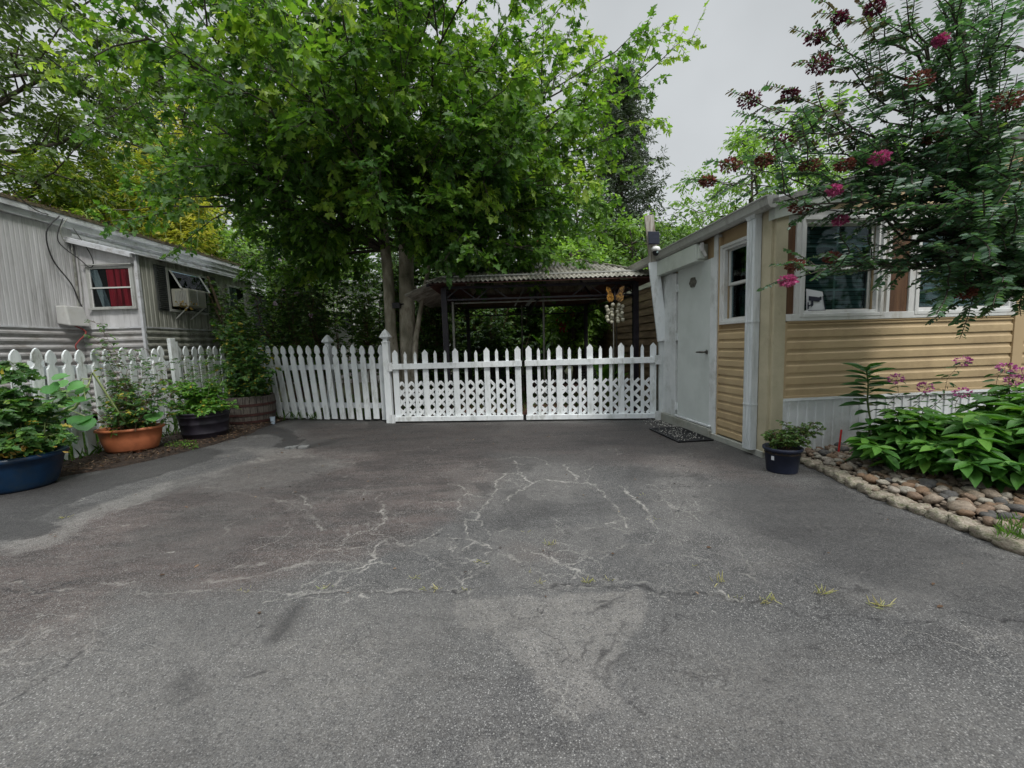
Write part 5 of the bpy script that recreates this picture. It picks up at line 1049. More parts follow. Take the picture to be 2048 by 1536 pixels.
def stemplant(name, label, cat, base, tops, m_leaf, tm, m_stem, rng, lsz, dens, twl=.12, r_=.006, droop=.3, group=None, tw=2, yellow=0.0, lo=.12, base_r=.05, nlf=4, wob=.05, extra=None, up=.75):
    t = thing(name, label, cat, base, group); st = MB(); ls = LS()
    for top in tops:
        b0 = Vector(base) + Vector((rng.gauss(0, base_r), rng.gauss(0, base_r), 0)); top = Vector(top); L = (top - b0).length
        path = curve(b0, top, 6, .02, rng, wob); st.tube(path, [r_ * (1 - .12 * i) for i in range(7)], 5, False); n = max(3, int(L * dens))
        for k in range(n):
            s = lo + (1 - lo) * (k + rng.random()) / n; p, d = along(path, min(s, .999)); a = k * 2.4 + rng.random()
            o = Vector((math.cos(a), math.sin(a), rng.uniform(.0, .5))).normalized(); l2 = twl * rng.uniform(.5, 1.3) * (1.2 - .6 * s); e = p + o * l2 - Vector((0, 0, droop * l2 * rng.random()))
            for j in range(tw):
                e2 = e + rv(rng) * l2 * .35 if j else e
                st.tube([p, (p + e2) / 2 + Vector((0, 0, l2 * .1)), e2], [.0025, .002, .0012], 3, False); sd2 = (e2 - p).cross(Vector((0, 0, 1))).normalized() if (e2 - p).length > 1e-4 else Vector((1, 0, 0))
                for i in range(nlf):
                    f = .35 + .65 * (i + 1) / nlf; sg = 1 if i % 2 else -1; ld = (sd2 * sg * rng.uniform(.3, 1) + (e2 - p).normalized() * rng.uniform(.4, 1) + Vector((0, 0, rng.uniform(-.6, .25)))).normalized()
                    ls.add(p.lerp(e2, f), ld, (rng.gauss(0, .5), rng.gauss(0, .5) - .3, up), lsz * rng.uniform(.6, 1.25), rng.random() ** 1.2 * .92 if rng.random() > yellow else 1)
    st.build('stem', m_stem, t); ls.build('foliage', tm, m_leaf, t); return t
rg = random.Random(41)
tops = [(-4.80 + rg.gauss(0, .16), 3.78 + rg.gauss(0, .2), rg.uniform(.6, 1.05)) for _ in range(17)] + [(-4.82, 3.9, 1.22), (-4.72, 3.85, 1.16), (-5.0, 3.75, 1.2), (-4.42, 3.6, .62), (-4.36, 3.75, .5), (-4.45, 3.55, .45)]
stemplant('tomato_plant', 'bushy tomato plant filling the blue tub', 'plant', (-4.73, 3.78, .28), tops, LM['tomato'], T_LOBED, M['stem'], rg, .078, 24, .14, .007, .5, yellow=.03, base_r=.11, nlf=5)
rg = random.Random(43); ls = LS()
for _ in range(130): ls.add((-4.73 + rg.gauss(.05, .17), 3.62 + rg.gauss(0, .10), .34 + abs(rg.gauss(0, .06))), rv(rg), rv(rg), rg.uniform(.03, .06), rg.random())
for _ in range(14): ls.add((-4.66 + rg.gauss(0, .02), 3.43 + rg.gauss(0, .012), .27 + rg.gauss(0, .045)), rv(rg), rv(rg), rg.uniform(.03, .05), rg.random())
tag(ls.build('dry_leaves', T_OVAL, LM['dryleaf'], loc=(-4.62, 3.62, .34)), 'yellow dried leaves hanging at the rim of the blue tub', 'dry leaves')
rg = random.Random(44)
tops = [(-4.80 + rg.gauss(.03, .24), 5.02 + rg.gauss(0, .18), rg.uniform(.55, .98)) for _ in range(20)] + [(-4.45, 4.95, .6), (-4.38, 4.98, .78), (-5.0, 5.0, 1.1)]
stemplant('pepper_plant', 'leggy small leaved plant growing in the orange tub', 'plant', (-4.80, 5.02, .31), tops, LM['tomato'], T_OVAL, M['redstem'], rg, .052, 26, .12, .005, .4, yellow=.10, base_r=.11, nlf=4)
rg = random.Random(45)
tops = [(-4.55, 5.1, 1.3), (-4.3, 5.2, 1.18), (-4.2, 5.35, 1.05), (-4.85, 5.2, 1.35), (-5.1, 5.1, 1.25), (-4.4, 5.0, 1.12), (-4.62, 5.05, 1.2), (-5.02, 4.95, 1.66), (-5.15, 5.0, 1.5), (-4.95, 5.0, 1.58)]
stemplant('wispy_weed', 'thin wispy dark stems rising above the orange tub in front of the pickets', 'plant', (-4.74, 5.12, .31), tops, LM['tomato'], T_OVAL, M['redstem'], rg, .038, 13, .13, .004, .2, base_r=.08, nlf=3, lo=.35)
# squash vine
sv = thing('squash_vine', 'squash vine with big round leaves and a thick pale stem beside the orange tub', 'vine', (-4.9, 4.75, .35)); rg = random.Random(46)
vp = [Vector(v) for v in ((-4.62, 4.78, .36), (-4.70, 4.62, .55), (-4.86, 4.45, .52), (-5.02, 4.30, .44), (-5.06, 4.36, .60))]; vpp = [Y(185, 745, 4.62), Y(172, 785, 4.58), Y(150, 815, 4.50), Y(105, 836, 4.40)]
mb = MB(); mb.tube([(-4.7, 4.9, .34), (-4.66, 4.72, .62), *vpp], [.009, .010, .012, .013, .013, .012], 8); mb.build('vine_stem', M['paleveg'], sv, smooth=True); pe = MB(); ls = LS()
for (a, b_, d, s) in [(122, 753, 4.45, .13), (101, 776, 4.40, .15), (97, 800, 4.36, .15), (121, 766, 4.6, .12), (135, 806, 4.5, .13), (153, 772, 4.5, .14), (165, 780, 4.55, .13), (158, 800, 4.45, .13), (150, 765, 4.7, .10), (178, 798, 4.6, .08), (160, 838, 4.4, .19), (170, 848, 4.35, .17), (120, 842, 4.45, .14), (112, 885, 4.1, .20), (122, 872, 4.15, .17), (308, 832, 5.0, .18), (104, 741, 4.7, .12), (140, 820, 4.6, .12)]:
    p = Y(a, b_, d); q = along([Vector(v) for v in vpp], rg.random() * .99)[0]; dr2 = Vector((rg.uniform(-.8, .8), -.5, rg.uniform(-.5, .15))); ls.add(p - dr2.normalized() * s * .4, dr2, (rg.gauss(0, .25), -.45, .8), s, rg.random())
    if (p - q).length < .4: pe.tube([q, (p + q) / 2 + Vector((0, 0, .03)), p - dr2.normalized() * s * .4], .004, 5, False)
pe.build('leaf_stalk', M['paleveg'], sv); ls.build('foliage', T_ROUND, LM['squash'], sv)
rg = random.Random(47)
tops = [(-4.45 + rg.gauss(0, .22), 5.78 + rg.gauss(-.02, .18), rg.uniform(.50, .86)) for _ in range(26)] + [(-4.10, 5.5, .45), (-4.05, 5.6, .48), (-4.2, 5.42, .42), (-4.62, 5.4, .44), (-3.98, 5.75, .55), (-4.8, 5.55, .55)]
stemplant('mint_plant', 'bright green mint spilling over the dark plum tub', 'plant', (-4.45, 5.78, .38), tops, LM['mintl'], T_OVAL, M['stem'], rg, .058, 34, .075, .004, .3, yellow=.03, base_r=.13, nlf=4)
tops = [(-4.35, 5.8, 1.3), (-4.2, 5.85, 1.22), (-4.5, 5.9, 1.15), (-4.05, 5.9, 1.1), (-4.6, 5.7, 1.18)]
stemplant('wispy_weed', 'few thin tall shoots standing out of the mint tub', 'plant', (-4.40, 5.82, .38), tops, LM['tomato'], T_LANCE, M['stem'], rg, .05, 13, .12, .004, .2, base_r=.1, nlf=3, lo=.4)
rg = random.Random(48)
tops = [(-4.55 + rg.gauss(0, .26), 6.9 + rg.gauss(-.05, .18), rg.uniform(.9, 1.8)) for _ in range(26)] + [(-4.05, 6.7, 1.2), (-3.98, 6.65, .85), (-3.95, 6.7, 1.0), (-4.9, 6.6, 1.2), (-4.1, 6.6, 1.38), (-4.2, 6.6, .7), (-4.6, 6.8, 2.0)]
stemplant('tomato_plant', 'tall tomato plant with some yellowed leaves growing in the half barrel', 'plant', (-4.50, 6.92, .43), tops, LM['tomato'], T_LOBED, M['stem'], rg, .062, 22, .14, .006, .5, yellow=.08, base_r=.13, nlf=5, lo=.08)
# ivy on trailer corner and above the barrel
rg = random.Random(49); base = (-5.75, 8.6, 0)
tops = [(-5.9 + rg.gauss(0, .16), 8.9 + rg.gauss(0, .35), rg.uniform(1.4, 2.5)) for _ in range(14)] + [(-6.1, 8.45, 2.75), (-6.1, 8.8, 2.6), (-6.12, 9.0, 2.5), (-5.6, 9.3, 2.2), (-5.4, 9.4, 1.9)]
stemplant('climbing_vine', 'dark green climbing vine on the trailer side behind the barrel', 'vine', base, tops, LM['mid'], T_OVAL, M['redstem'], rg, .075, 20, .16, .007, .4, base_r=.2, nlf=4, lo=.25)
rg = random.Random(50)
stemplant('rose_bush', 'small leafy rose bush with a stray side shoot in the navy pot', 'plant', (2.41, 3.56, .2), [(2.30, 3.52, .38), (2.38, 3.48, .36), (2.46, 3.50, .37), (2.44, 3.56, .44), (2.50, 3.55, .40), (2.35, 3.6, .36), (2.52, 3.48, .34), (2.25, 3.56, .34), (2.56, 3.5, .43), (2.66, 3.5, .45), (2.70, 3.52, .38), (2.40, 3.5, .32), (2.48, 3.45, .32), (2.33, 3.47, .31)], LM['rose'], T_OVAL, M['redstem'], rg, .032, 60, .07, .004, .3, base_r=.035, nlf=5, lo=.25)
# small things on the ground
cp_ = thing('paper_cup', 'crumpled pale blue cup lying between the barrel and the fence', 'cup', (-4.08, 6.78, 0)); mb = MB(); mb.lathe((-4.08, 6.80, .0), [(.03, 0), (.032, .01), (.042, .12), (.045, .125)], 14, 1, .8, .3); mb.build('cup', mat('pale_blue_paper', (.30, .38, .46), (.42, .5, .58), 12, .6), cp_)
dn = thing('drain_block', 'small grey slotted drain block sunk in the wet patch of asphalt', 'drain cover', (-2.73, 4.98, 0)); MF = Frame((-2.86, 4.94, 0), R(6)); mb = MB()
for a, z in ((0, .025), (.075, .03), (.165, .028)): mb.box(MF, a, a + (.065 if a < .1 else .11), 0, .10, -.01, z)
mb.build('block', mat('grey_drain', (.11, .115, .115), (.18, .18, .175), 9, .7), dn, bevel=.006)
rw = thing('wire_hoop', 'small bent wire hoop standing by the dark plum tub', 'wire', (-4.72, 5.38, .05)); mb = MB(); mb.tube([(-4.72 + .07 * math.cos(a), 5.40, .11 + .07 * math.sin(a)) for a in np.linspace(0, 6.28, 20)], .004, 5); mb.tube([(-4.79, 5.4, .11), (-4.65, 5.4, .12)], .003, 4); mb.build('hoop', M['galv'], rw)
ls = LS(); rg = random.Random(51)
for _ in range(420):
    p = G(rg.uniform(330, 395), rg.uniform(888, 900)); ls.add((p.x, p.y, rg.uniform(.01, .06)), rv(rg), (rg.gauss(0, .3), rg.gauss(0, .3), 1), rg.uniform(.02, .035), rg.random())
tag(ls.build('clover', T_OVAL, LM['mintl']), kind='stuff')
# straw coloured tufts in the cracks
rg = random.Random(52)
for a, b_, s, n in [(830, 1155, .07, 12), (868, 1178, .10, 14), (955, 1125, .07, 12), (1057, 1064, .05, 9), (1096, 1088, .09, 14), (1080, 1167, .06, 12), (1178, 1164, .10, 16), (1222, 1161, .06, 9), (1058, 1143, .05, 6), (1440, 1165, .15, 8), (1391, 1132, .05, 6), (1538, 1202, .12, 18), (1650, 1187, .13, 16), (1760, 1213, .12, 18), (1475, 1195, .06, 8), (930, 1180, .06, 7), (490, 1180, .06, 9), (650, 1176, .07, 9), (130, 1035, .08, 12), (1308, 1040, .07, 10), (1288, 990, .06, 8), (1060, 842, .10, 16), (1855, 1052, .0, 0)]:
    if not n: continue
    g = G(a, b_); ls = LS()
    for k in range(n):
        ls.add((g.x + rg.gauss(0, .01 + s * .12), g.y + rg.gauss(0, .006), 0), (rg.gauss(0, 1.0), rg.gauss(0, .6), .15 + rg.random() * (.6 if s < .15 else 2)), rv(rg), s * .42 * rg.uniform(.4, 1.1), rg.random())
    tag(ls.build('grass_tuft', T_BLADE, LM['grass'] if b_ < 900 else LM['strawgrass'], loc=g), 'green weed tuft at the meeting point of the two gates' if b_ < 900 else 'small straw coloured grass tuft growing from a crack in the asphalt', 'grass tuft', None if b_ < 900 else 'grass tufts in the asphalt cracks')

# ================================================================== STONE BED
MBED = mat('bed_earth', (.03, .022, .015), (.07, .05, .035), 20, .95, .8, 50)
edge = [(1592, 925), (1650, 950), (1700, 975), (1750, 1000), (1800, 1020), (1850, 1037), (1900, 1054), (1950, 1075), (2000, 1097), (2048, 1114), (2110, 1150), (2200, 1210)]
EP = [G(*e) for e in edge]
def edgx(y):
    ys = [p.y for p in EP][::-1]; xs = [p.x for p in EP][::-1]; return float(np.interp(y, ys, xs))
def bed_fn(a, b_):
    y = EP[-1].y + (4.0 - EP[-1].y) * b_; x0 = edgx(y) + .03; x = x0 + (7 - x0) * a ** 1.6; return (x, y + .0985 * (x - 2.53) * b_, .03 + .06 * min(1, (x - x0) / .8) + .015 * mnoise.noise(Vector((x * 4, y * 4, 0))))
sheet('garden_bed', bed_fn, 40, 40, MBED)
rg = random.Random(61)
def stone_mesh(seed, block):
    r2 = random.Random(seed); mb = MB(); n = 18 if block else 12; off = Vector((r2.uniform(0, 99), r2.uniform(0, 99), r2.uniform(0, 99))); m_ = n // 2 + 1
    for i in range(m_ + 1):
        ph = math.pi * i / m_
        for k in range(n):
            th = 2 * math.pi * k / n; d = Vector((math.sin(ph) * math.cos(th), math.sin(ph) * math.sin(th), -math.cos(ph)))
            if block: d = Vector([math.copysign(abs(c) ** .62, c) for c in d])
            mb.v.append(d * (1 + (.34 if not block else .34) * mnoise.noise(d * 1.2 + off) + (.10 if not block else .16) * mnoise.noise(d * 3.1 + off)))
    mb.f = [(i * n + k, i * n + (k + 1) % n, (i + 1) * n + (k + 1) % n, (i + 1) * n + k) for i in range(m_) for k in range(n)]; return mb
SCOL = [((.17, .13, .095), (.32, .26, .20)), ((.12, .08, .055), (.25, .17, .115)), ((.20, .17, .14), (.36, .32, .27)), ((.045, .045, .045), (.11, .105, .10)), ((.14, .085, .05), (.22, .14, .085)), ((.20, .18, .14), (.36, .33, .28))]
SM = [mat('river_stone_%d' % i, a, b_, 2.2, .7, .4, 12, dirt=(.06, .045, .03), dscale=2.5, dlo=.48, dhi=.72) for i, (a, b_) in enumerate(SCOL)]
for i, m_ in enumerate(SM): m_.name = ['tan_stone', 'brown_stone', 'grey_stone', 'dark_stone', 'rusty_stone', 'pale_stone'][i]
protos = []
for i in range(18):
    o = stone_mesh(100 + i, False).build('river_stone', SM[i % 6], smooth=True, sub=0); protos.append(o)
cnt = 0; used = []
def put(proto, loc, sc3, rot):
    global cnt
    o = proto if proto.users_collection and proto not in used else proto.copy()
    if o is not proto: COL.objects.link(o)
    used.append(o); o.location = loc; o.scale = sc3; o.rotation_euler = rot; o['_w'] = tuple(loc); return o
placed = []
for _ in range(9000):
    if cnt >= 285: break
    y = rg.uniform(1.75, 4.0); dx = rg.uniform(.06, .95) * (1 if y < 3.3 else .9); x = edgx(y) + dx + .06; yy = y + .0985 * (x - 2.53) * .6
    if y > 3.2 and x > 3.75: continue
    if dx > .62 + .25 * (y < 2.9) : continue
    big = rg.random(); s = rg.uniform(.022, .040) + (rg.uniform(-.004, .024) if y < 2.9 or big < .12 else 0)
    if any((x - a) ** 2 + (yy - b_) ** 2 < (.80 * (s + c_)) ** 2 for a, b_, c_ in placed): continue
    w_ = (x - 2.4) * 0; placed.append((x, yy, s)); o = put(protos[rg.randrange(18)], (x, yy, .062 + s * .25 + .04 * min(1, dx)), (s * rg.uniform(.9, 1.35), s * rg.uniform(.8, 1.1), s * rg.uniform(.5, .75)), (rg.gauss(0, .2), rg.gauss(0, .2), rg.uniform(0, 6.28)))
    lab = {'tan_stone': 'tan', 'brown_stone': 'brown', 'grey_stone': 'grey', 'dark_stone': 'dark', 'rusty_stone': 'rusty', 'pale_stone': 'pale'}[o.data.materials[0].name]
    tag(o, lab + ' rounded river stone lying loose in the garden bed', 'stone', lab + ' river stones in the garden bed'); cnt += 1
for p_ in protos:
    if p_ not in used: bpy.data.objects.remove(p_)
pb = MB(); k3 = [stone_mesh(300 + i, False) for i in range(4)]   # the small gravel between them
for _ in range(2300):
    y = rg.uniform(1.5, 4.0); dx = rg.uniform(.0, 1.1); x = edgx(y) + dx + .05; yy = y + .0985 * (x - 2.53) * .6; s = rg.uniform(.008, .022); kk = k3[rg.randrange(4)]; a = rg.uniform(0, 6.28); base_z = .045 + .055 * min(1, dx / .8)
    pb.add([(x + s * (v[0] * math.cos(a) - v[1] * math.sin(a)), yy + s * (v[0] * math.sin(a) + v[1] * math.cos(a)), base_z + s * .6 * v[2]) for v in kk.v], kk.f)
GMAT = mat('bed_gravel', (.07, .05, .035), (.26, .21, .16), 30, .85, .3, 80, lo=.3, hi=.7); tag(pb.build('gravel', GMAT, smooth=True), kind='stuff')
# edging of concrete stones
EST = mat('edging_stone', (.20, .165, .125), (.42, .37, .31), 1.6, .9, .8, 9, dirt=(.11, .115, .06), dscale=1.8, dlo=.46, dhi=.62)
eb = [stone_mesh(400 + i, True).build('edging_stone', EST, smooth=True) for i in range(6)]; used2 = []
s_ = 0; i = 0; Lt = 0; cum = [0]
for a, b_ in zip(EP[:-1], EP[1:]): cum.append(cum[-1] + (b_ - a).length)
while s_ < cum[-1]:
    ln = rg.uniform(.05, .075) if s_ < 1.6 else rg.uniform(.08, .11); k = max(0, min(len(EP) - 2, int(np.searchsorted(cum, s_ + ln)) - 1)); f = (s_ + ln - cum[k]) / (cum[k + 1] - cum[k]); p = EP[k].lerp(EP[k + 1], f); d = (EP[k + 1] - EP[k]).normalized()
    pr = eb[i % 6]; o = pr if i < 6 else pr.copy()
    if i >= 6: COL.objects.link(o)
    o.location = (p.x + .055, p.y + .02, .025); o.scale = (ln * .60, .058 + rg.uniform(-.012, .012), .036 + rg.uniform(-.006, .010)); o.scale = (ln * .98, o.scale[1], o.scale[2]); o.rotation_euler = (rg.gauss(0, .08), rg.gauss(0, .08), math.atan2(d.y, d.x) + rg.gauss(0, .08))
    tag(o, 'mossy edging stone in the row between bed and asphalt', 'edging stone', 'edging stones along the garden bed'); s_ += ln * 1.9; i += 1
rs_ = thing('marker_stake', 'thin bright red stake standing in the stones by the white skirting', 'stake', (2.95, 3.86, .05)); mb = MB(); mb.tube([G(1677, 905, .09), G(1677, 905, .09) + Vector((.018, 0, .22))], .008, 6); mb.build('stake', M['red'], rs_)

# ------------------------------------------------------------------ bed plants
def whorl(ls, c, rng, n, sz, dz, spread=1.0, tb=.4, up=.9):
    for k in range(n):
        a = 2 * math.pi * k / n + rng.uniform(-.3, .3); d = Vector((math.cos(a) * spread, math.sin(a) * spread, dz + rng.uniform(-.25, .2))); ls.add(c, d, (rng.gauss(0, .15), rng.gauss(0, .15) - .1, up), sz * rng.uniform(.75, 1.15), tb + rng.gauss(0, .22))
def peony(label, c, rx, ry, h_, n, seed, sz=.12):
    rng = random.Random(seed); t = thing('peony_bush', label, 'bush', (c[0], c[1], .06), 'leafy peony bushes in the garden bed'); st = MB(); ls = LS()
    for k in range(n):
        a = rng.uniform(0, 6.28); r_ = rng.random() ** .55; x = c[0] + rx * r_ * math.cos(a); y = c[1] + ry * r_ * math.sin(a); z = .06 + h_ * (1 - .55 * r_ ** 2) * rng.uniform(.78, 1.08)
        b0 = (c[0] + (x - c[0]) * .35, c[1] + (y - c[1]) * .35, .06); path = curve(b0, (x, y, z), 4, .04, rng, .04); st.tube(path, [.006, .005, .005, .004, .003], 5, False)
        for f, nn, s2 in ((1, 6, 1), (.82, 5, 1.1), (.62, 4, 1.1), (.42, 3, 1)):
            q, _ = along(path, min(f, .999)); whorl(ls, q, rng, nn, sz * s2, .12 if f == 1 else -.12, 1, .5 if f > .8 else .3)
    st.build('stem', M['stem'], t); ls.build('foliage', T_LEAFP, LM['peony'], t); return t
T_LEAFP = _h([(0, 0), (.16, .10), (.42, .205), (.68, .17), (.88, .07), (1, 0)], .28, .3)
peony('lush green leafy bush sprawling over the stones at the right edge', (3.72, 2.92), .66, .42, .58, 74, 71, .165)
peony('darker leafy bush right behind the navy pot side of the bed', (3.25, 3.22), .40, .30, .52, 40, 72, .14)
peony('leafy bush farthest right under the flowering tree trunk', (4.3, 3.2), .55, .45, .74, 60, 73, .16)
lt = thing('tall_leafy_stalk', 'single tall leafy stalk rising in front of the white skirting', 'plant', (2.93, 3.40, .06)); rng = random.Random(74); c_ = Y(1745, 920, 3.42); tp = Y(1733, 735, 3.42); mb = MB(); path = curve((c_.x, 3.42, .05), tp, 6, 0, rng, .01); mb.tube(path, [.010, .009, .009, .008, .007, .006, .005], 7, False); mb.build('stem', M['stem'], lt, smooth=True); ls = LS()
for k in range(58):
    f = .10 + .90 * (k / 57) ** .8; q, _ = along(path, min(f, .999)); a = k * 2.4; sz = .20 * (1.1 - .35 * f) * (1.0 if f > .62 or rng.random() < .6 else .8)
    if .45 < f < .62 and rng.random() < .6: continue
    ls.add(q, (math.cos(a), math.sin(a) * .9, .45 - .7 * (1 - f) if f < .9 else .6), (0, -.1, 1), sz * rng.uniform(.85, 1.2), rng.random())
ls.build('foliage', T_LEAFP, LM['stalk'], lt)
def phlox(label, base, tops, seed):
    rng = random.Random(seed); t = stemplant('phlox_plant', label, 'flower', base, tops, LM['stalk'], T_LANCE, M['redstem'], rng, .075, 26, .05, .004, .2, 'pink phlox plants in the garden bed', base_r=.05, nlf=2, lo=.15, tw=1)
    for top in tops[:4]:
        ls = LS()
        for _ in range(70):
            d = rv(rng); ls.add(Vector(top) + Vector((d.x * .045, d.y * .045, d.z * .03)), d, rv(rng), rng.uniform(.014, .024), rng.random())
        ls.build('flower_cluster', T_PETAL, LM['phlox'], t)
phlox('pink phlox with two stacked flower heads in front of the tan siding', (3.55, 3.55, .06), [tuple(Y(1925, 722, 3.62)), tuple(Y(1925, 785, 3.5))], 81)
phlox('pink phlox arching leftwards low over the white skirting', (3.3, 3.5, .06), [tuple(Y(1792, 758, 3.5)), tuple(Y(1850, 775, 3.5)), ], 82)
phlox('dense purplish phlox cluster at the far right siding corner', (4.05, 3.5, .06), [tuple(Y(2012, 735, 3.5)), tuple(Y(2040, 745, 3.45)), tuple(Y(2030, 760, 3.4)), tuple(Y(2046, 845, 3.0)), tuple(Y(1990, 780, 3.5))], 83)
ls = LS(); rg = random.Random(85)
for _ in range(120):
    p = G(rg.uniform(1990, 2060), rg.uniform(1035, 1072), .1); ls.add((p.x, p.y, .08), (rg.gauss(0, .5), rg.gauss(0, .5), 1), rv(rg), rg.uniform(.03, .075), .6 + .4 * rg.random())
tag(ls.build('grass', T_BLADE, LM['grass']), kind='stuff')

# ================================================================== TREES
# --- the big maple
mp_ = thing('maple_tree', 'big bright green maple with twin mottled trunks rising behind the white gates', 'tree', (-2.1, 7.9, 0)); rg = random.Random(101)
tk1 = [Vector(v) for v in ((-2.05, 7.95, -.05), (-2.00, 7.93, .6), (-1.99, 7.9, 1.4), (-1.95, 7.9, 2.6), (-1.90, 7.9, 4.0), (-1.85, 7.9, 5.6), (-1.7, 7.8, 7.6), (-1.6, 7.7, 9.2))]
tk2 = [Vector(v) for v in ((-2.16, 7.88, -.05), (-2.26, 7.85, .7), (-2.28, 7.8, 1.5), (-2.27, 7.8, 2.6), (-2.34, 7.8, 4.0), (-2.55, 7.7, 5.4), (-2.85, 7.5, 7.2), (-3.0, 7.4, 8.6))]
mb = MB(); mb.tube(tk1, [.21, .165, .155, .14, .125, .10, .06, .02], 16); mb.build('trunk', M['bark'], mp_, smooth=True)
mb = MB(); mb.tube(tk2, [.15, .12, .105, .10, .09, .07, .045, .015], 14); mb.build('trunk', M['bark'], mp_, smooth=True)
mb = MB(); mb.tube([Vector(v) for v in ((-1.98, 7.85, .05), (-1.88, 7.8, .7), (-1.80, 7.75, 1.4), (-1.62, 7.75, 2.2), (-1.35, 7.7, 3.2))], [.09, .065, .05, .04, .03], 10); mb.build('trunk', M['bark'], mp_, smooth=True)
mb = MB(); mb.box(WF, -2.20, -2.06, 7.70, 7.78, 1.97, 2.07); mb.tube([(-2.24, 7.82, 2.03), (-2.05, 7.735, 2.04), (-1.9, 7.82, 2.06)], .012, 6); mb.build('strap', M['black'], mp_)
br_ = MB(); ls = LS(); targets = []
def env(az, el):   # crown outline
    return Vector((4.15 * math.cos(el) * math.cos(az), 3.7 * math.cos(el) * math.sin(az), 4.3 * math.sin(el)))
cc = Vector((-2.0, 7.5, 6.1))
k = 0
for el, n, rr_ in ((-.72, 9, 1.02), (-.50, 12, 1.0), (-.22, 13, 1.0), (.08, 12, .98), (.40, 10, .95), (.80, 7, .95), (1.3, 3, .9), (-.35, 8, .6), (.1, 7, .55), (-.75, 7, .6)):
    for i in range(n):
        az = 2 * math.pi * (i + .5 * (k % 2) + rg.uniform(-.2, .2)) / n; tq = cc + env(az, el + rg.uniform(-.1, .1)) * rr_ * rg.uniform(.84, 1.02) * (.90 if math.cos(az) > .3 else 1); k += 1
        if not (tq.x > .0 and tq.z > 5.6 + .5 * (1.2 - tq.x)): targets.append((tq, None))   # the crown is lopsided: lower on its right side
for px_, py_, d in ((1290, 150, 7.4), (1215, 125, 7.6), (1100, 40, 7.2), (1190, 290, 7.2), (1200, 340, 7.5), (1120, 250, 7.0), (1060, 420, 7.0), (1150, 400, 7.4), (1120, 370, 6.6), (1150, 470, 7.6), (930, 480, 5.8), (760, 360, 5.2), (1000, 320, 5.6), (600, 90, 4.6), (640, 180, 4.5), (560, 150, 4.8), (690, 60, 4.4), (800, 100, 4.9), (520, 330, 5.6), (250, 180, 6.8), (235, 60, 6.5), (560, 470, 7), (640, 440, 6.2), (870, 400, 5.6), (1060, 500, 6.6), (480, 250, 5.8), (350, 120, 6.2), (1000, 60, 5.6), (1080, 200, 6.2), (900, 520, 7), (1000, 520, 7.2), (1240, 250, 8), (420, 330, 6.6), (260, 420, 8.4), (420, 30, 5.6), (980, 200, 5.2), (600, 540, 8.0), (520, 520, 8.4), (840, 440, 7.0), (1120, 520, 7.4), (740, 250, 5.2), (900, 270, 5.3)): targets.append((Y(px_, py_, d), 3.2 if (px_ < 700 and py_ < 200) else (2.2 if px_ > 960 and py_ < 400 else 1)))
for tg, near in targets:
    tg = Vector(tg); tkk = tk1 if (tg.x > -2.2 or (rg.random() < .25)) else tk2
    hgt_ = max(3.05, min(8.0, tg.z - (Vector((tg.x - tkk[3].x, tg.y - tkk[3].y, 0)).length * .55))); f = None
    zz = [p.z for p in tkk]; kk = max(0, min(len(zz) - 2, int(np.searchsorted(zz, hgt_)) - 1)); f = (hgt_ - zz[kk]) / (zz[kk + 1] - zz[kk]); s0 = tkk[kk].lerp(tkk[kk + 1], max(0, min(1, f)))
    ln = (tg - s0).length; high = tg.z - 4.2
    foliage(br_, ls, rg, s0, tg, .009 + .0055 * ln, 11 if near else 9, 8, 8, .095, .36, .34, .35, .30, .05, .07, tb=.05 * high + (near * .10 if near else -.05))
br_.build('branches', M['darkbark'], mp_, smooth=True)
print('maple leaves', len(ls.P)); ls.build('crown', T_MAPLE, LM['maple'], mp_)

def crown_tree(name, label, cat, base, h_, rx, rz_, seed, m_leaf, n_l=16, lsz=.16, nsub=6, ntw=5, nlf=5, tm=T_OVAL, zlow=.3, group=None, r0=.12, bark=None, subl=.42, twl=.5, droop=.3, ry=None, tb=0.0, wob=.07):
    rng = random.Random(seed); t = thing(name, label, cat, base, group); ry = ry or rx; b0 = Vector(base); tp = b0 + Vector((rng.gauss(0, .3), rng.gauss(0, .3), h_ * .93))
    tk = curve(b0 - Vector((0, 0, .1)), tp, 7, 0, rng, .012); mb = MB(); mb.tube(tk, [r0 * (1 - .125 * i) for i in range(8)], 9, False); mb.build('trunk', bark or M['darkbark'], t, smooth=True)
    bm_ = MB(); ls = LS(); cz = b0.z + h_ - rz_
    for k in range(n_l):
        el = math.asin(max(-1, min(1, -1 + 2 * (k + .5) / n_l))) * .95; az = k * 2.399 + rng.uniform(-.3, .3); rr_ = rng.uniform(.75, 1.08)
        tg = Vector((b0.x + rx * math.cos(el) * math.cos(az) * rr_, b0.y + ry * math.cos(el) * math.sin(az) * rr_, cz + rz_ * math.sin(el) * rr_))
        hz = max(h_ * zlow * .8, (tg.z - b0.z) - .45 * math.hypot(tg.x - b0.x, tg.y - b0.y)); s0, _ = along(tk, max(.05, min(.97, hz / (h_ * .93))))
        foliage(bm_, ls, rng, s0, tg, r0 * .32, nsub, ntw, nlf, lsz, subl, twl, droop, .22, wob, .05, tw_geo=False, tb=tb)
    bm_.build('branches', bark or M['darkbark'], t); ls.build('crown', tm, m_leaf, t); return t
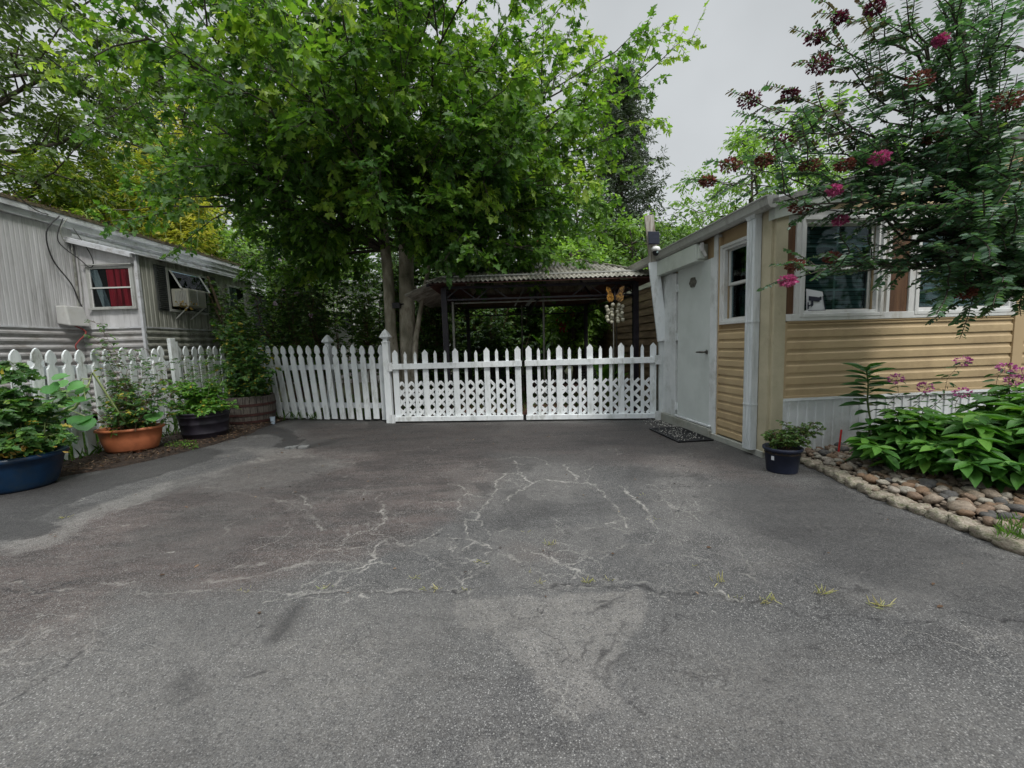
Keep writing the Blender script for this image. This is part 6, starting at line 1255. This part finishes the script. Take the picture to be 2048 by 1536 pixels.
# left background
crown_tree('oak_tree', 'tall sparse olive green oak with a forked limb above the grey trailer', 'tree', (-15.5, 12.5, 0), 15, 5.2, 6.2, 201, LM['oak'], 44, .19, 10, 8, 7, r0=.20, subl=.34, twl=.65, zlow=.35)
crown_tree('oak_tree', 'darker thin oak reaching over the yellow bamboo at the left', 'tree', (-13.2, 17, 0), 13.5, 4.2, 5.4, 202, LM['oak'], 36, .19, 10, 8, 7, r0=.15, subl=.36, twl=.6)
def bamboo(label, base, seed, n, h_, m_, rad, group=None):
    rng = random.Random(seed); t = thing('bamboo_clump', label, 'bamboo', base, group); st = MB(); ls = LS()
    for k in range(n):
        b0 = Vector(base) + Vector((rng.gauss(0, rad * .55), rng.gauss(0, rad * .35), 0)); hh = h_ * rng.uniform(.72, 1.05); tp = b0 + Vector((rng.gauss(0, .5), rng.gauss(0, .4), hh)); path = curve(b0, tp, 5, 0, rng, .012); st.tube(path, [.03, .028, .024, .018, .012, .006], 5, False)
        for j in range(int(hh * 24)):
            f = rng.uniform(.25, 1); q, _ = along(path, min(f, .999)); a = rng.uniform(0, 6.28); e = q + Vector((math.cos(a), math.sin(a), .35)) * rng.uniform(.2, .75) * (1.2 - f * .5)
            for i in range(7): ls.add(q.lerp(e, .3 + .11 * i), (math.cos(a) + rng.gauss(0, .7), math.sin(a) + rng.gauss(0, .7), rng.uniform(-.8, .3)), (rng.gauss(0, .4), rng.gauss(0, .4), 1), rng.uniform(.10, .20), rng.random())
    st.build('cane', M['paleveg'], t); ls.build('foliage', T_LANCE, m_, t); return t
bamboo('olive green bamboo thicket straight above the trailer roof at far left', (-13.6, 12.6, 0), 211, 24, 7.2, LM['bamboo'], 1.6, 'bamboo clumps behind the trailer')
bamboo('yellow green bamboo thicket with pale canes behind the trailer roof', (-11.6, 13.4, 0), 212, 26, 7.3, LM['bamboo'], 1.5, 'bamboo clumps behind the trailer')
bamboo('golden yellow bamboo top glowing between the oak and the maple', (-10.4, 13.2, 0), 213, 16, 8.3, LM['gold'], .85, 'bamboo clumps behind the trailer')
crown_tree('shrub_tree', 'lime green bushy tree just over the far end of the trailer roof', 'tree', (-9.4, 14.5, 0), 6.0, 2.0, 2.1, 214, LM['lime'], 26, .12, 8, 7, 6, r0=.08)
crown_tree('shrub_tree', 'mid green bushy tree left of the maple trunks, behind the trailer end', 'tree', (-7.6, 14.5, 0), 5.6, 2.0, 2.4, 215, LM['lime'], 26, .12, 8, 7, 6, r0=.08, tb=-.2)
crown_tree('shrub_tree', 'dark bushy tree at the extreme left above the trailer roof', 'tree', (-16.2, 11.0, 0), 6.6, 2.4, 2.8, 216, LM['mid'], 26, .14, 8, 7, 6, r0=.1)
# shrubs behind the picket panel
def shrub(label, base, h_, r_, seed, m_, n=11, lsz=.075, flowers=None, dens=16, petals=5, lo=.18):
    rng = random.Random(seed); tops = [(base[0] + rng.gauss(0, r_), base[1] + rng.gauss(0, r_ * .7), h_ * rng.uniform(.7, 1.05)) for _ in range(n)]
    t = stemplant('tall_shrub', label, 'shrub', base, tops, m_, T_OVAL, M['redstem'], rng, lsz, dens, .26, .014, .3, 'tall shrubs behind the picket fence', base_r=.14, nlf=5, lo=lo, wob=.03, tw=2)
    if flowers:
        for k in range(petals):
            tp = rng.choice(tops); c = Vector(tp) + Vector((rng.gauss(0, .15), -.15, rng.uniform(-.6, .1))); ls = LS()
            for i in range(14): ls.add(c, rv(rng) + Vector((0, -.5, 0)), rv(rng), rng.uniform(.05, .07), rng.random())
            ls.build('flower', T_PETAL, flowers, t)
    return t
wf = leafmat('mallow_petal', [(0, (.55, .40, .55)), (1, (.72, .60, .70))], .3, .6, (1, 1, 1))
shrub('tall mallow shrub with pale pink flowers beside the trailer end', (-4.9, 9.0, 0), 3.5, .38, 301, LM['shrub'], 14, .085, wf, 17, 8)
shrub('multi stemmed shrub behind the middle of the picket panel', (-4.0, 9.0, 0), 3.2, .34, 302, LM['shrub'], 13, .08)
shrub('yellowish shrub with bare lower stems left of the maple trunks', (-3.2, 9.4, 0), 3.0, .36, 303, LM['mid'], 12, .09, None, 15, 5, .3)
shrub('dark shrub directly behind the twin maple trunks', (-2.7, 9.9, 0), 3.7, .45, 304, LM['shrub'], 14, .09, None, 15, 5, .22)
shrub('dark shrub between the maple trunks and the carport post', (-1.75, 9.3, 0), 3.2, .4, 305, LM['shrub'], 13, .09, None, 16, 5, .05)
shrub('thin shrub with white light showing through near the trailer end', (-5.4, 10.6, 0), 4.2, .5, 306, LM['mid'], 12, .09, wf, 13, 4)
# dark hedge and bushes behind the carport
for i, (x, y, h_, r_, lab) in enumerate([(-1.3, 12.6, 4.2, .8, 'dark bush behind the left rear corner of the carport'), (.0, 12.9, 4.6, .9, 'dark bush seen in the middle under the carport roof'), (1.0, 13.4, 4.0, .75, 'dark bush seen right of the middle under the carport'), (-2.9, 12.2, 4.4, .8, 'dark bush between maple trunks and far carport corner'), (-.6, 11.5, 2.5, .5, 'low dark bush at the rear edge of the carport floor')]):
    rng = random.Random(330 + i); tops = [(x + rng.gauss(0, r_), y + rng.gauss(0, r_ * .5), h_ * rng.uniform(.35, 1.0)) for _ in range(22)]
    stemplant('dark_bush', lab, 'bush', (x, y, 0), tops, LM['shrub'], T_OVAL, M['redstem'], rng, .12, 13, .36, .015, .3, 'dark bushes behind the carport', base_r=.3, nlf=5, lo=.03, wob=.03, tw=2)
# canna by the gate
rng = random.Random(350)
for x, y, h_, lab in ((1.66, 7.05, 1.0, 'big leaved canna plant behind the right gate below the butterfly'), (.95, 11.3, 1.7, 'bright canna clump at the far end of the carport floor'), (.75, 10.0, 1.15, 'low canna clump behind the left part of the right gate')):
    t = thing('canna_plant', lab, 'plant', (x, y, 0), 'canna plants behind the gates'); ls = LS(); st = MB()
    for k in range(22):
        a = k * 2.4; z = h_ * rng.uniform(.1, .75); st.tube([(x, y, 0), (x + .04 * math.cos(a), y + .04 * math.sin(a), z)], .01, 5, False); ls.add((x + .04 * math.cos(a), y + .04 * math.sin(a), z), (math.cos(a) * .6, math.sin(a) * .6, 1.1), (math.cos(a) * -.6, math.sin(a) * -.6 - .2, .5), rng.uniform(.30, .48), rng.random())
    st.build('stem', M['stem'], t); ls.build('foliage', T_LEAFP, LM['canna'], t)
# red hanging flowers beyond the carport
for x, y, z, lab in ((1.62, 11.3, 2.05, 'upper red hanging flower cluster beyond the carport'), (1.45, 11.4, 1.75, 'lower red hanging flower cluster beyond the carport'), (1.05, 12.0, 4.1, 'reddish blossom spray above the carport roof ridge'), (2.0, 12.2, 3.6, 'small red blossom spray just above the carport roof at right')):
    ls = LS()
    for _ in range(110): d = rv(rng); ls.add(Vector((x, y, z)) + Vector((d.x * .16, d.y * .12, d.z * .22)) * rng.random(), d, rv(rng), rng.uniform(.04, .08), rng.random())
    tag(ls.build('flower_spray', T_PETAL, LM['redpet'], loc=(x, y, z)), lab, 'flowers')
# white porch at the end
po = thing('white_shed', 'narrow white lapped building end with small window seen under the carport', 'building', (2.2, 12.6, 0)); mb = MB(); zs = []; z = .85
while z < 2.75: zs += [(0, z), (.012, z), (.002, z + .075)]; z += .078
mb.strip([(1.93, 12.4 - o, z) for o, z in zs], [(2.62, 12.4 - o, z) for o, z in zs]); mb.strip([(1.93 - o, 14, z) for o, z in zs], [(1.93 - o, 12.4, z) for o, z in zs]); mb.build('siding', M['whitelap'], po)
mb = MB(); latt(mb, Frame((1.9, 12.38, 0), 0), 0, .72, .1, .85, 0, .09, .022); mb.build('lattice_skirt', M['lattice'], po)
mb = MB(); mb.box(WF, 2.22, 2.50, 12.34, 12.385, 2.0, 2.5); w_ = mb.build('window', M['casing'], po); mb = MB(); mb.box(WF, 2.26, 2.46, 12.33, 12.339, 2.04, 2.46); mb.build('pane', M['dark'], w_)
mb = MB(); mb.hexa([(1.7, 12.1, 2.75), (2.7, 12.1, 2.95), (2.7, 14.2, 2.95), (1.7, 14.2, 2.75), (1.7, 12.1, 2.8), (2.7, 12.1, 3.0), (2.7, 14.2, 3.0), (1.7, 14.2, 2.8)]); mb.build('roof', M['roof'], po)
for i, (x, y, z1) in enumerate(((1.52, 11.9, 2.0), (1.26, 12.3, 1.75), (1.02, 12.8, 1.55))):
    t = thing('white_pole', ['tallest white pole beyond the carport, next to the white lapped building', 'middle white pole in the row beyond the carport', 'shortest white pole in the row beyond the carport'][i], 'pole', (x, y, 0)); mb = MB(); mb.tube([(x, y, 0), (x, y, z1)], .03, 10); mb.ball((x, y, z1 + .02), .04, 10); mb.build('pole', M['white'], t)
# garden table + chairs dark under the carport
tb_ = thing('patio_table', 'small pale topped table on the brick floor behind the right gate', 'table', (1.6, 9.2, .04)); mb = MB(); mb.lathe((1.6, 9.2, .04), [(.30, .66), (.31, .67), (.31, .69), (.30, .70)], 24); mb.build('table_top', M['galv'], tb_)
for a in (0, 1.57, 3.14, 4.71): mb = MB(); mb.tube([(1.6 + .10 * math.cos(a), 9.2 + .10 * math.sin(a), .70), (1.6 + .24 * math.cos(a), 9.2 + .24 * math.sin(a), .04)], .014, 8); mb.build('leg', M['blackmetal'], tb_)
for i, (x, y, ry_, lab) in enumerate(((-.25, 9.4, .5, 'dark metal garden chair under the carport, left one'), (.45, 9.7, -.4, 'dark metal garden chair under the carport, right one'))):
    F = Frame((x, y, .04), ry_); t = thing('garden_chair', lab, 'chair', (x, y, .04), 'garden chairs under the carport'); mb = MB(); mb.box(F, -.22, .22, -.22, .22, .42, .45); mb.build('seat', M['blackmetal'], t, bevel=.008); mb = MB()
    for k in range(6): mb.bar(F.p(-.18 + .072 * k, .22, .45), F.p(-.18 + .072 * k, .28, .92), .015, .015)
    mb.bar(F.p(-.22, .28, .93), F.p(.22, .28, .93), .03, .03); mb.build('backrest', M['blackmetal'], t)
    for a, b_ in ((-.2, -.2), (.2, -.2), (-.2, .2), (.2, .2)): mb = MB(); mb.tube([F.p(a, b_, .42), F.p(a * 1.15, b_ * 1.15, 0)], .013, 6); mb.build('leg', M['blackmetal'], t)
# far white building beyond the left shrubs
fb = thing('white_trailer', 'pale ribbed trailer wall showing through the shrubs beside the grey trailer', 'trailer', (-7, 15, 0)); mb = MB(); ribs(mb, (-9.2, 15.6, 0), (-4.6, 14.9, 0), 1.1, 3.6, (0, -1, 0), True, .22, .012); mb.build('wall', M['whitelap'], fb)
mb = MB(); ribs(mb, (-9.2, 15.6, 0), (-4.6, 14.9, 0), 0, 1.1, (0, -1, 0), True, .3, .01); mb.build('skirting', M['alulow'], fb); mb = MB(); mb.hexa([(-9.4, 15.4, 3.6), (-4.4, 14.65, 3.6), (-4.2, 19, 3.6), (-9.2, 19.4, 3.6), (-9.4, 15.4, 3.72), (-4.4, 14.65, 3.72), (-4.2, 19, 4.1), (-9.2, 19.4, 4.1)]); mb.build('roof', M['eave'], fb)
mb = MB(); mb.box(WF, -6.5, -5.7, 15.02, 15.12, 1.9, 2.7); w_ = mb.build('window', M['casing'], fb); mb = MB(); mb.box(WF, -6.43, -5.77, 15.0, 15.018, 1.97, 2.63); mb.build('pane', M['dark'], w_)
wb = thing('notice_board', 'blank white rectangular board standing behind the picket fence', 'board', (-4.45, 11.2, 0)); mb = MB(); mb.box(WF, -5.05, -4.35, 11.2, 11.23, 1.35, 1.85); mb.build('board', M['whitelap'], wb); mb = MB(); mb.box(WF, -5.0, -4.95, 11.24, 11.29, -.03, 1.8); mb.box(WF, -4.45, -4.40, 11.24, 11.29, -.03, 1.8); mb.build('post', M['wood'], wb)
# conifer
cf = thing('cedar_tree', 'tall dark pointed cedar standing against the sky behind the carport', 'tree', (4.6, 16.5, 0)); rng = random.Random(401); mb = MB(); mb.tube([(4.6, 16.5, -.1), (4.5, 16.5, 5), (4.45, 16.5, 10.8)], [.2, .13, .02], 8); mb.build('trunk', M['darkbark'], cf); bm_ = MB(); ls = LS()
for k in range(190):
    z = 1.2 + 10.2 * (k / 190) ** .85; a = k * 2.4 + rng.uniform(-.4, .4); r_ = (2.4 * (1 - (z / 11.9)) ** .75 + .15) * rng.uniform(.55, 1.15); s0 = Vector((4.55, 16.5, z)); foliage(bm_, ls, rng, s0, s0 + Vector((math.cos(a) * r_, math.sin(a) * r_, .30 * r_ + .1)), .02, 6, 5, 7, .15, .45, .32, .4, .2, .08, .05, False, up=.3)
bm_.build('branches', M['darkbark'], cf); ls.build('crown', T_LANCE, LM['conifer'], cf)
BT = [((2.6, 14.6, 0), 6.8, 2.1, 2.9, LM['lime'], 'light green tree rising directly behind the carport roof', 1, -.1), ((4.2, 13.6, 0), 5.2, 1.9, 2.2, LM['mid'], 'rounded mid green tree behind the leaning plank', 2, .15), ((6.4, 17, 0), 6.2, 2.2, 2.6, LM['mid'], 'low dark tree where the roof gutter meets the sky', 3, 0),
 ((7.4, 12.2, 0), 7.6, 2.6, 3.0, LM['lime'], 'fresh green tree behind the porch roof of the tan house', 4, -.05), ((10.4, 13.2, 0), 7.6, 2.8, 3.2, LM['mid'], 'green tree behind the flowering branches over the tan house', 5, .1), ((.3, 15.5, 0), 8.5, 2.8, 4.0, LM['mid'], 'dark tree behind the right half of the maple crown', 6, -.05),
 ((-3.4, 16, 0), 8.5, 2.8, 4.0, LM['mid'], 'dark tree behind the maple trunks in the distance', 7, -.1), ((-6.8, 19, 0), 9.5, 3.0, 4.2, LM['oak'], 'olive tree far behind the left half of the maple crown', 8, 0), ((1.9, 11.9, 0), 4.0, 1.0, 1.5, LM['lime'], 'small light green tree between carport and white lapped building', 9, 0)]
for b0, h_, rx, rz_, m_, lab, sd3, tb in BT:
    crown_tree('garden_tree', lab, 'tree', b0, h_, rx, rz_, 500 + sd3, m_, 28, .13 if b0[1] < 14 else .17, 9, 7, 6, r0=.11, tb=tb, zlow=.15, twl=.45, group='trees behind the yards')
# far wood closing the horizon; unseen stretch behind camera added to block sky light
ls = LS(); rg = random.Random(600)
for _ in range(26000):
    a = rg.uniform(-1.35, 1.25) if _ % 2 else rg.uniform(0, 6.283); d = rg.uniform(23, 34); x = d * math.sin(a); y = d * math.cos(a); top = 4.6 + 1.6 * mnoise.noise(Vector((x * .18, y * .1, 2))) + (1.5 if x < 0 else -.8) + (3 if y < 5 else 0); z = rg.uniform(0, 1) ** .8 * top
    ls.add((x, y, z), rv(rg), (rg.gauss(0, .5), rg.gauss(0, .5), 1), rg.uniform(.4, .8), rg.random())
tag(ls.build('woods_and_sky_blocker', T_OVAL, LM['far']), kind='stuff')
# --- the flowering crepe myrtle on the right
cm = thing('crepe_myrtle', 'crepe myrtle with small dark leaves and magenta flowers overhanging the tan house front', 'tree', (4.75, 3.15, .06)); rg = random.Random(701); stems = []
mb = MB()
for pts in (((4.75, 3.15, .03), (4.5, 3.12, 1.0), (4.10, 3.1, 1.7), (3.95, 3.05, 3.0), (3.85, 3.0, 4.4)), ((4.85, 3.2, .03), (4.7, 3.2, 1.3), (4.30, 3.2, 2.4), (4.5, 3.2, 3.8)), ((4.70, 3.18, .03), (4.4, 3.25, 1.15), (3.90, 3.25, 1.9), (3.45, 3.2, 3.0), (3.2, 3.1, 3.9))):
    pts = [Vector(p) for p in pts]; stems.append(pts); mb.tube(pts, [.042 * (1 - .17 * i) for i in range(len(pts))], 9)
mb.build('trunk', mat('myrtle_bark', (.05, .035, .025), (.11, .075, .05), 12, .7, .4, 40, stretch=(1, 1, .4)), cm, smooth=True); br_ = MB(); ls = LS(); lt_ = LS()
def myrtle(start, tg, r0, n, lsz, tipf, tb=0.0, dl=.5):
    path = curve(start, tg, 7, .06, rg, .03); L = (tg - start).length; br_.tube(path, [r0 * (1 - .12 * i) for i in range(8)], 5, False)
    for j in range(n):
        s = .18 + .82 * (j + rg.random()) / n; p, d = along(path, min(s, .999)); o = rv(rg); o = (o - d * o.dot(d)).normalized(); dd = (d * rg.uniform(.35, 1) + o * rg.uniform(.4, .9) + Vector((0, 0, rg.uniform(-.25, .3)))).normalized(); l2 = dl * rg.uniform(.5, 1.1)
        if j == n - 1: dd = d; p = path[-1] - d * .1; l2 = .3
        q = curve(p, p + dd * l2, 3, .04, rg, .04); br_.tube(q, [.005, .004, .003, .002], 4, False)
        for k in range(int(l2 / .022)):
            f = (k + .5) * .022 / l2; c, d2 = along(q, min(f, .999)); side = d2.cross(Vector((0, 0, 1))).normalized()
            for sg in (-1, 1):
                tgt = ls if not (tipf and s > .55 and rg.random() < .55) else lt_
                tgt.add(c, side * sg + d2 * rg.uniform(.2, .6) + Vector((0, 0, rg.uniform(-.3, .15))), (rg.gauss(0, .5), rg.gauss(0, .5) - .35, .7), lsz * rg.uniform(.75, 1.2), .4 + tb + rg.gauss(0, .17))
    return path[-1]
def from_stem(tg):
    s = stems[2] if tg.x < 3.3 and tg.z > 2.2 else (stems[0] if tg.x < 4.2 else stems[1]); z = max(1.45, tg.z - .38 * abs(tg.x - 3.9) - .15); zz = [p.z for p in s]; k = max(0, min(len(s) - 2, int(np.searchsorted(zz, z)) - 1)); f = max(0, min(1, (z - zz[k]) / (zz[k + 1] - zz[k]))); return s[k].lerp(s[k + 1], f)
FL = []
# (px, py, depth, tip kind)
LIMBS = [(1590, 530, 3.1, 's'), (1575, 562, 3.05, 'm'), (1665, 515, 3.2, 's'), (1700, 545, 3.0, 0), (1780, 520, 3.0, 0), (1600, 412, 3.2, 's'), (1700, 400, 3.1, 0), (1670, 380, 3.0, 'm'), (1680, 440, 3.2, 'm'), (1415, 362, 3.0, 's'), (1460, 330, 3.1, 's'), (1500, 200, 3.2, 'p'), (1520, 240, 3.1, 0), (1560, 285, 3.2, 'p'), (1530, 320, 3.0, 's'), (1580, 190, 3.0, 'p'), (1640, 130, 3.1, 'p'), (1630, 75, 3.2, 'p'), (1680, 35, 3.2, 'p'), (1750, 15, 3.0, 'p'), (1880, 80, 2.9, 'm'), (1840, 160, 2.9, 's'), (1870, 275, 2.9, 's'),
 (1690, 330, 3.0, 's'), (1620, 330, 3.1, 's'), (1760, 315, 2.9, 'm'), (1660, 250, 3.1, 0), (1740, 220, 3.0, 0), (1720, 130, 3.1, 0), (1790, 60, 3.0, 0), (1800, 270, 2.9, 0), (1830, 350, 2.9, 0), (1760, 400, 2.9, 0), (1850, 420, 2.8, 0), (1900, 500, 2.7, 0), (1880, 580, 2.8, 0), (1930, 585, 2.9, 's'), (2010, 560, 2.6, 0), (1960, 480, 2.6, 0), (1930, 400, 2.6, 0), (2000, 350, 2.6, 0), (1950, 260, 2.7, 0), (2020, 200, 2.6, 's'), (1930, 150, 2.8, 0), (2000, 60, 2.7, 0), (1900, 20, 2.9, 0), (2080, 450, 2.6, 0), (2100, 300, 2.7, 0), (2120, 120, 2.8, 0), (2060, 10, 2.8, 0), (1980, -60, 3, 0), (1850, -60, 3, 0), (1860, 500, 3.3, 0), (1950, 350, 3.4, 0), (1850, 250, 3.4, 0), (1900, 100, 3.4, 0), (1990, 450, 3.3, 0), (1760, 300, 3.2, 's')]
for a, b_, d, kd in LIMBS:
    tg = Vector(Y(a, b_, d)); s0 = from_stem(tg); e = myrtle(s0, tg, .014, int((19 if (tg - s0).length > 1.2 else 15) * (.72 if b_ < 260 else (1.2 if a > 1760 else 1))), .045, kd == 'p', .1 if d < 2.9 else 0, .42 if a > 1760 else (.33 if b_ < 390 else .25))
    if kd: FL.append((e, kd))
br_.build('branches', M['darkbark'], cm); ls.build('crown', T_OVAL, LM['crepe'], cm); lt_.build('bronze_leaves', T_OVAL, LM['crepetip'], cm)
for c, kd in FL:
    l2 = LS(); big = rg.uniform(.36, .6) * (1.35 if kd != 'm' else 1); nfl = 240 if kd == 'm' else 210
    for _ in range(nfl):
        d = rv(rg); l2.add(Vector(c) + Vector((d.x * .10, d.y * .08, d.z * .06)) * big * rg.random() ** .4, d, rv(rg), rg.uniform(.013, .024), rg.random() * (.85 if kd == 's' else 1))
    l2.build('flower_cluster', T_PETAL, {'m': LM['pink'], 's': LM['spent'], 'p': LM['plumpet']}[kd], cm)
# tidy
for o in list(bpy.data.objects):
    if '_w' in o: del o['_w']
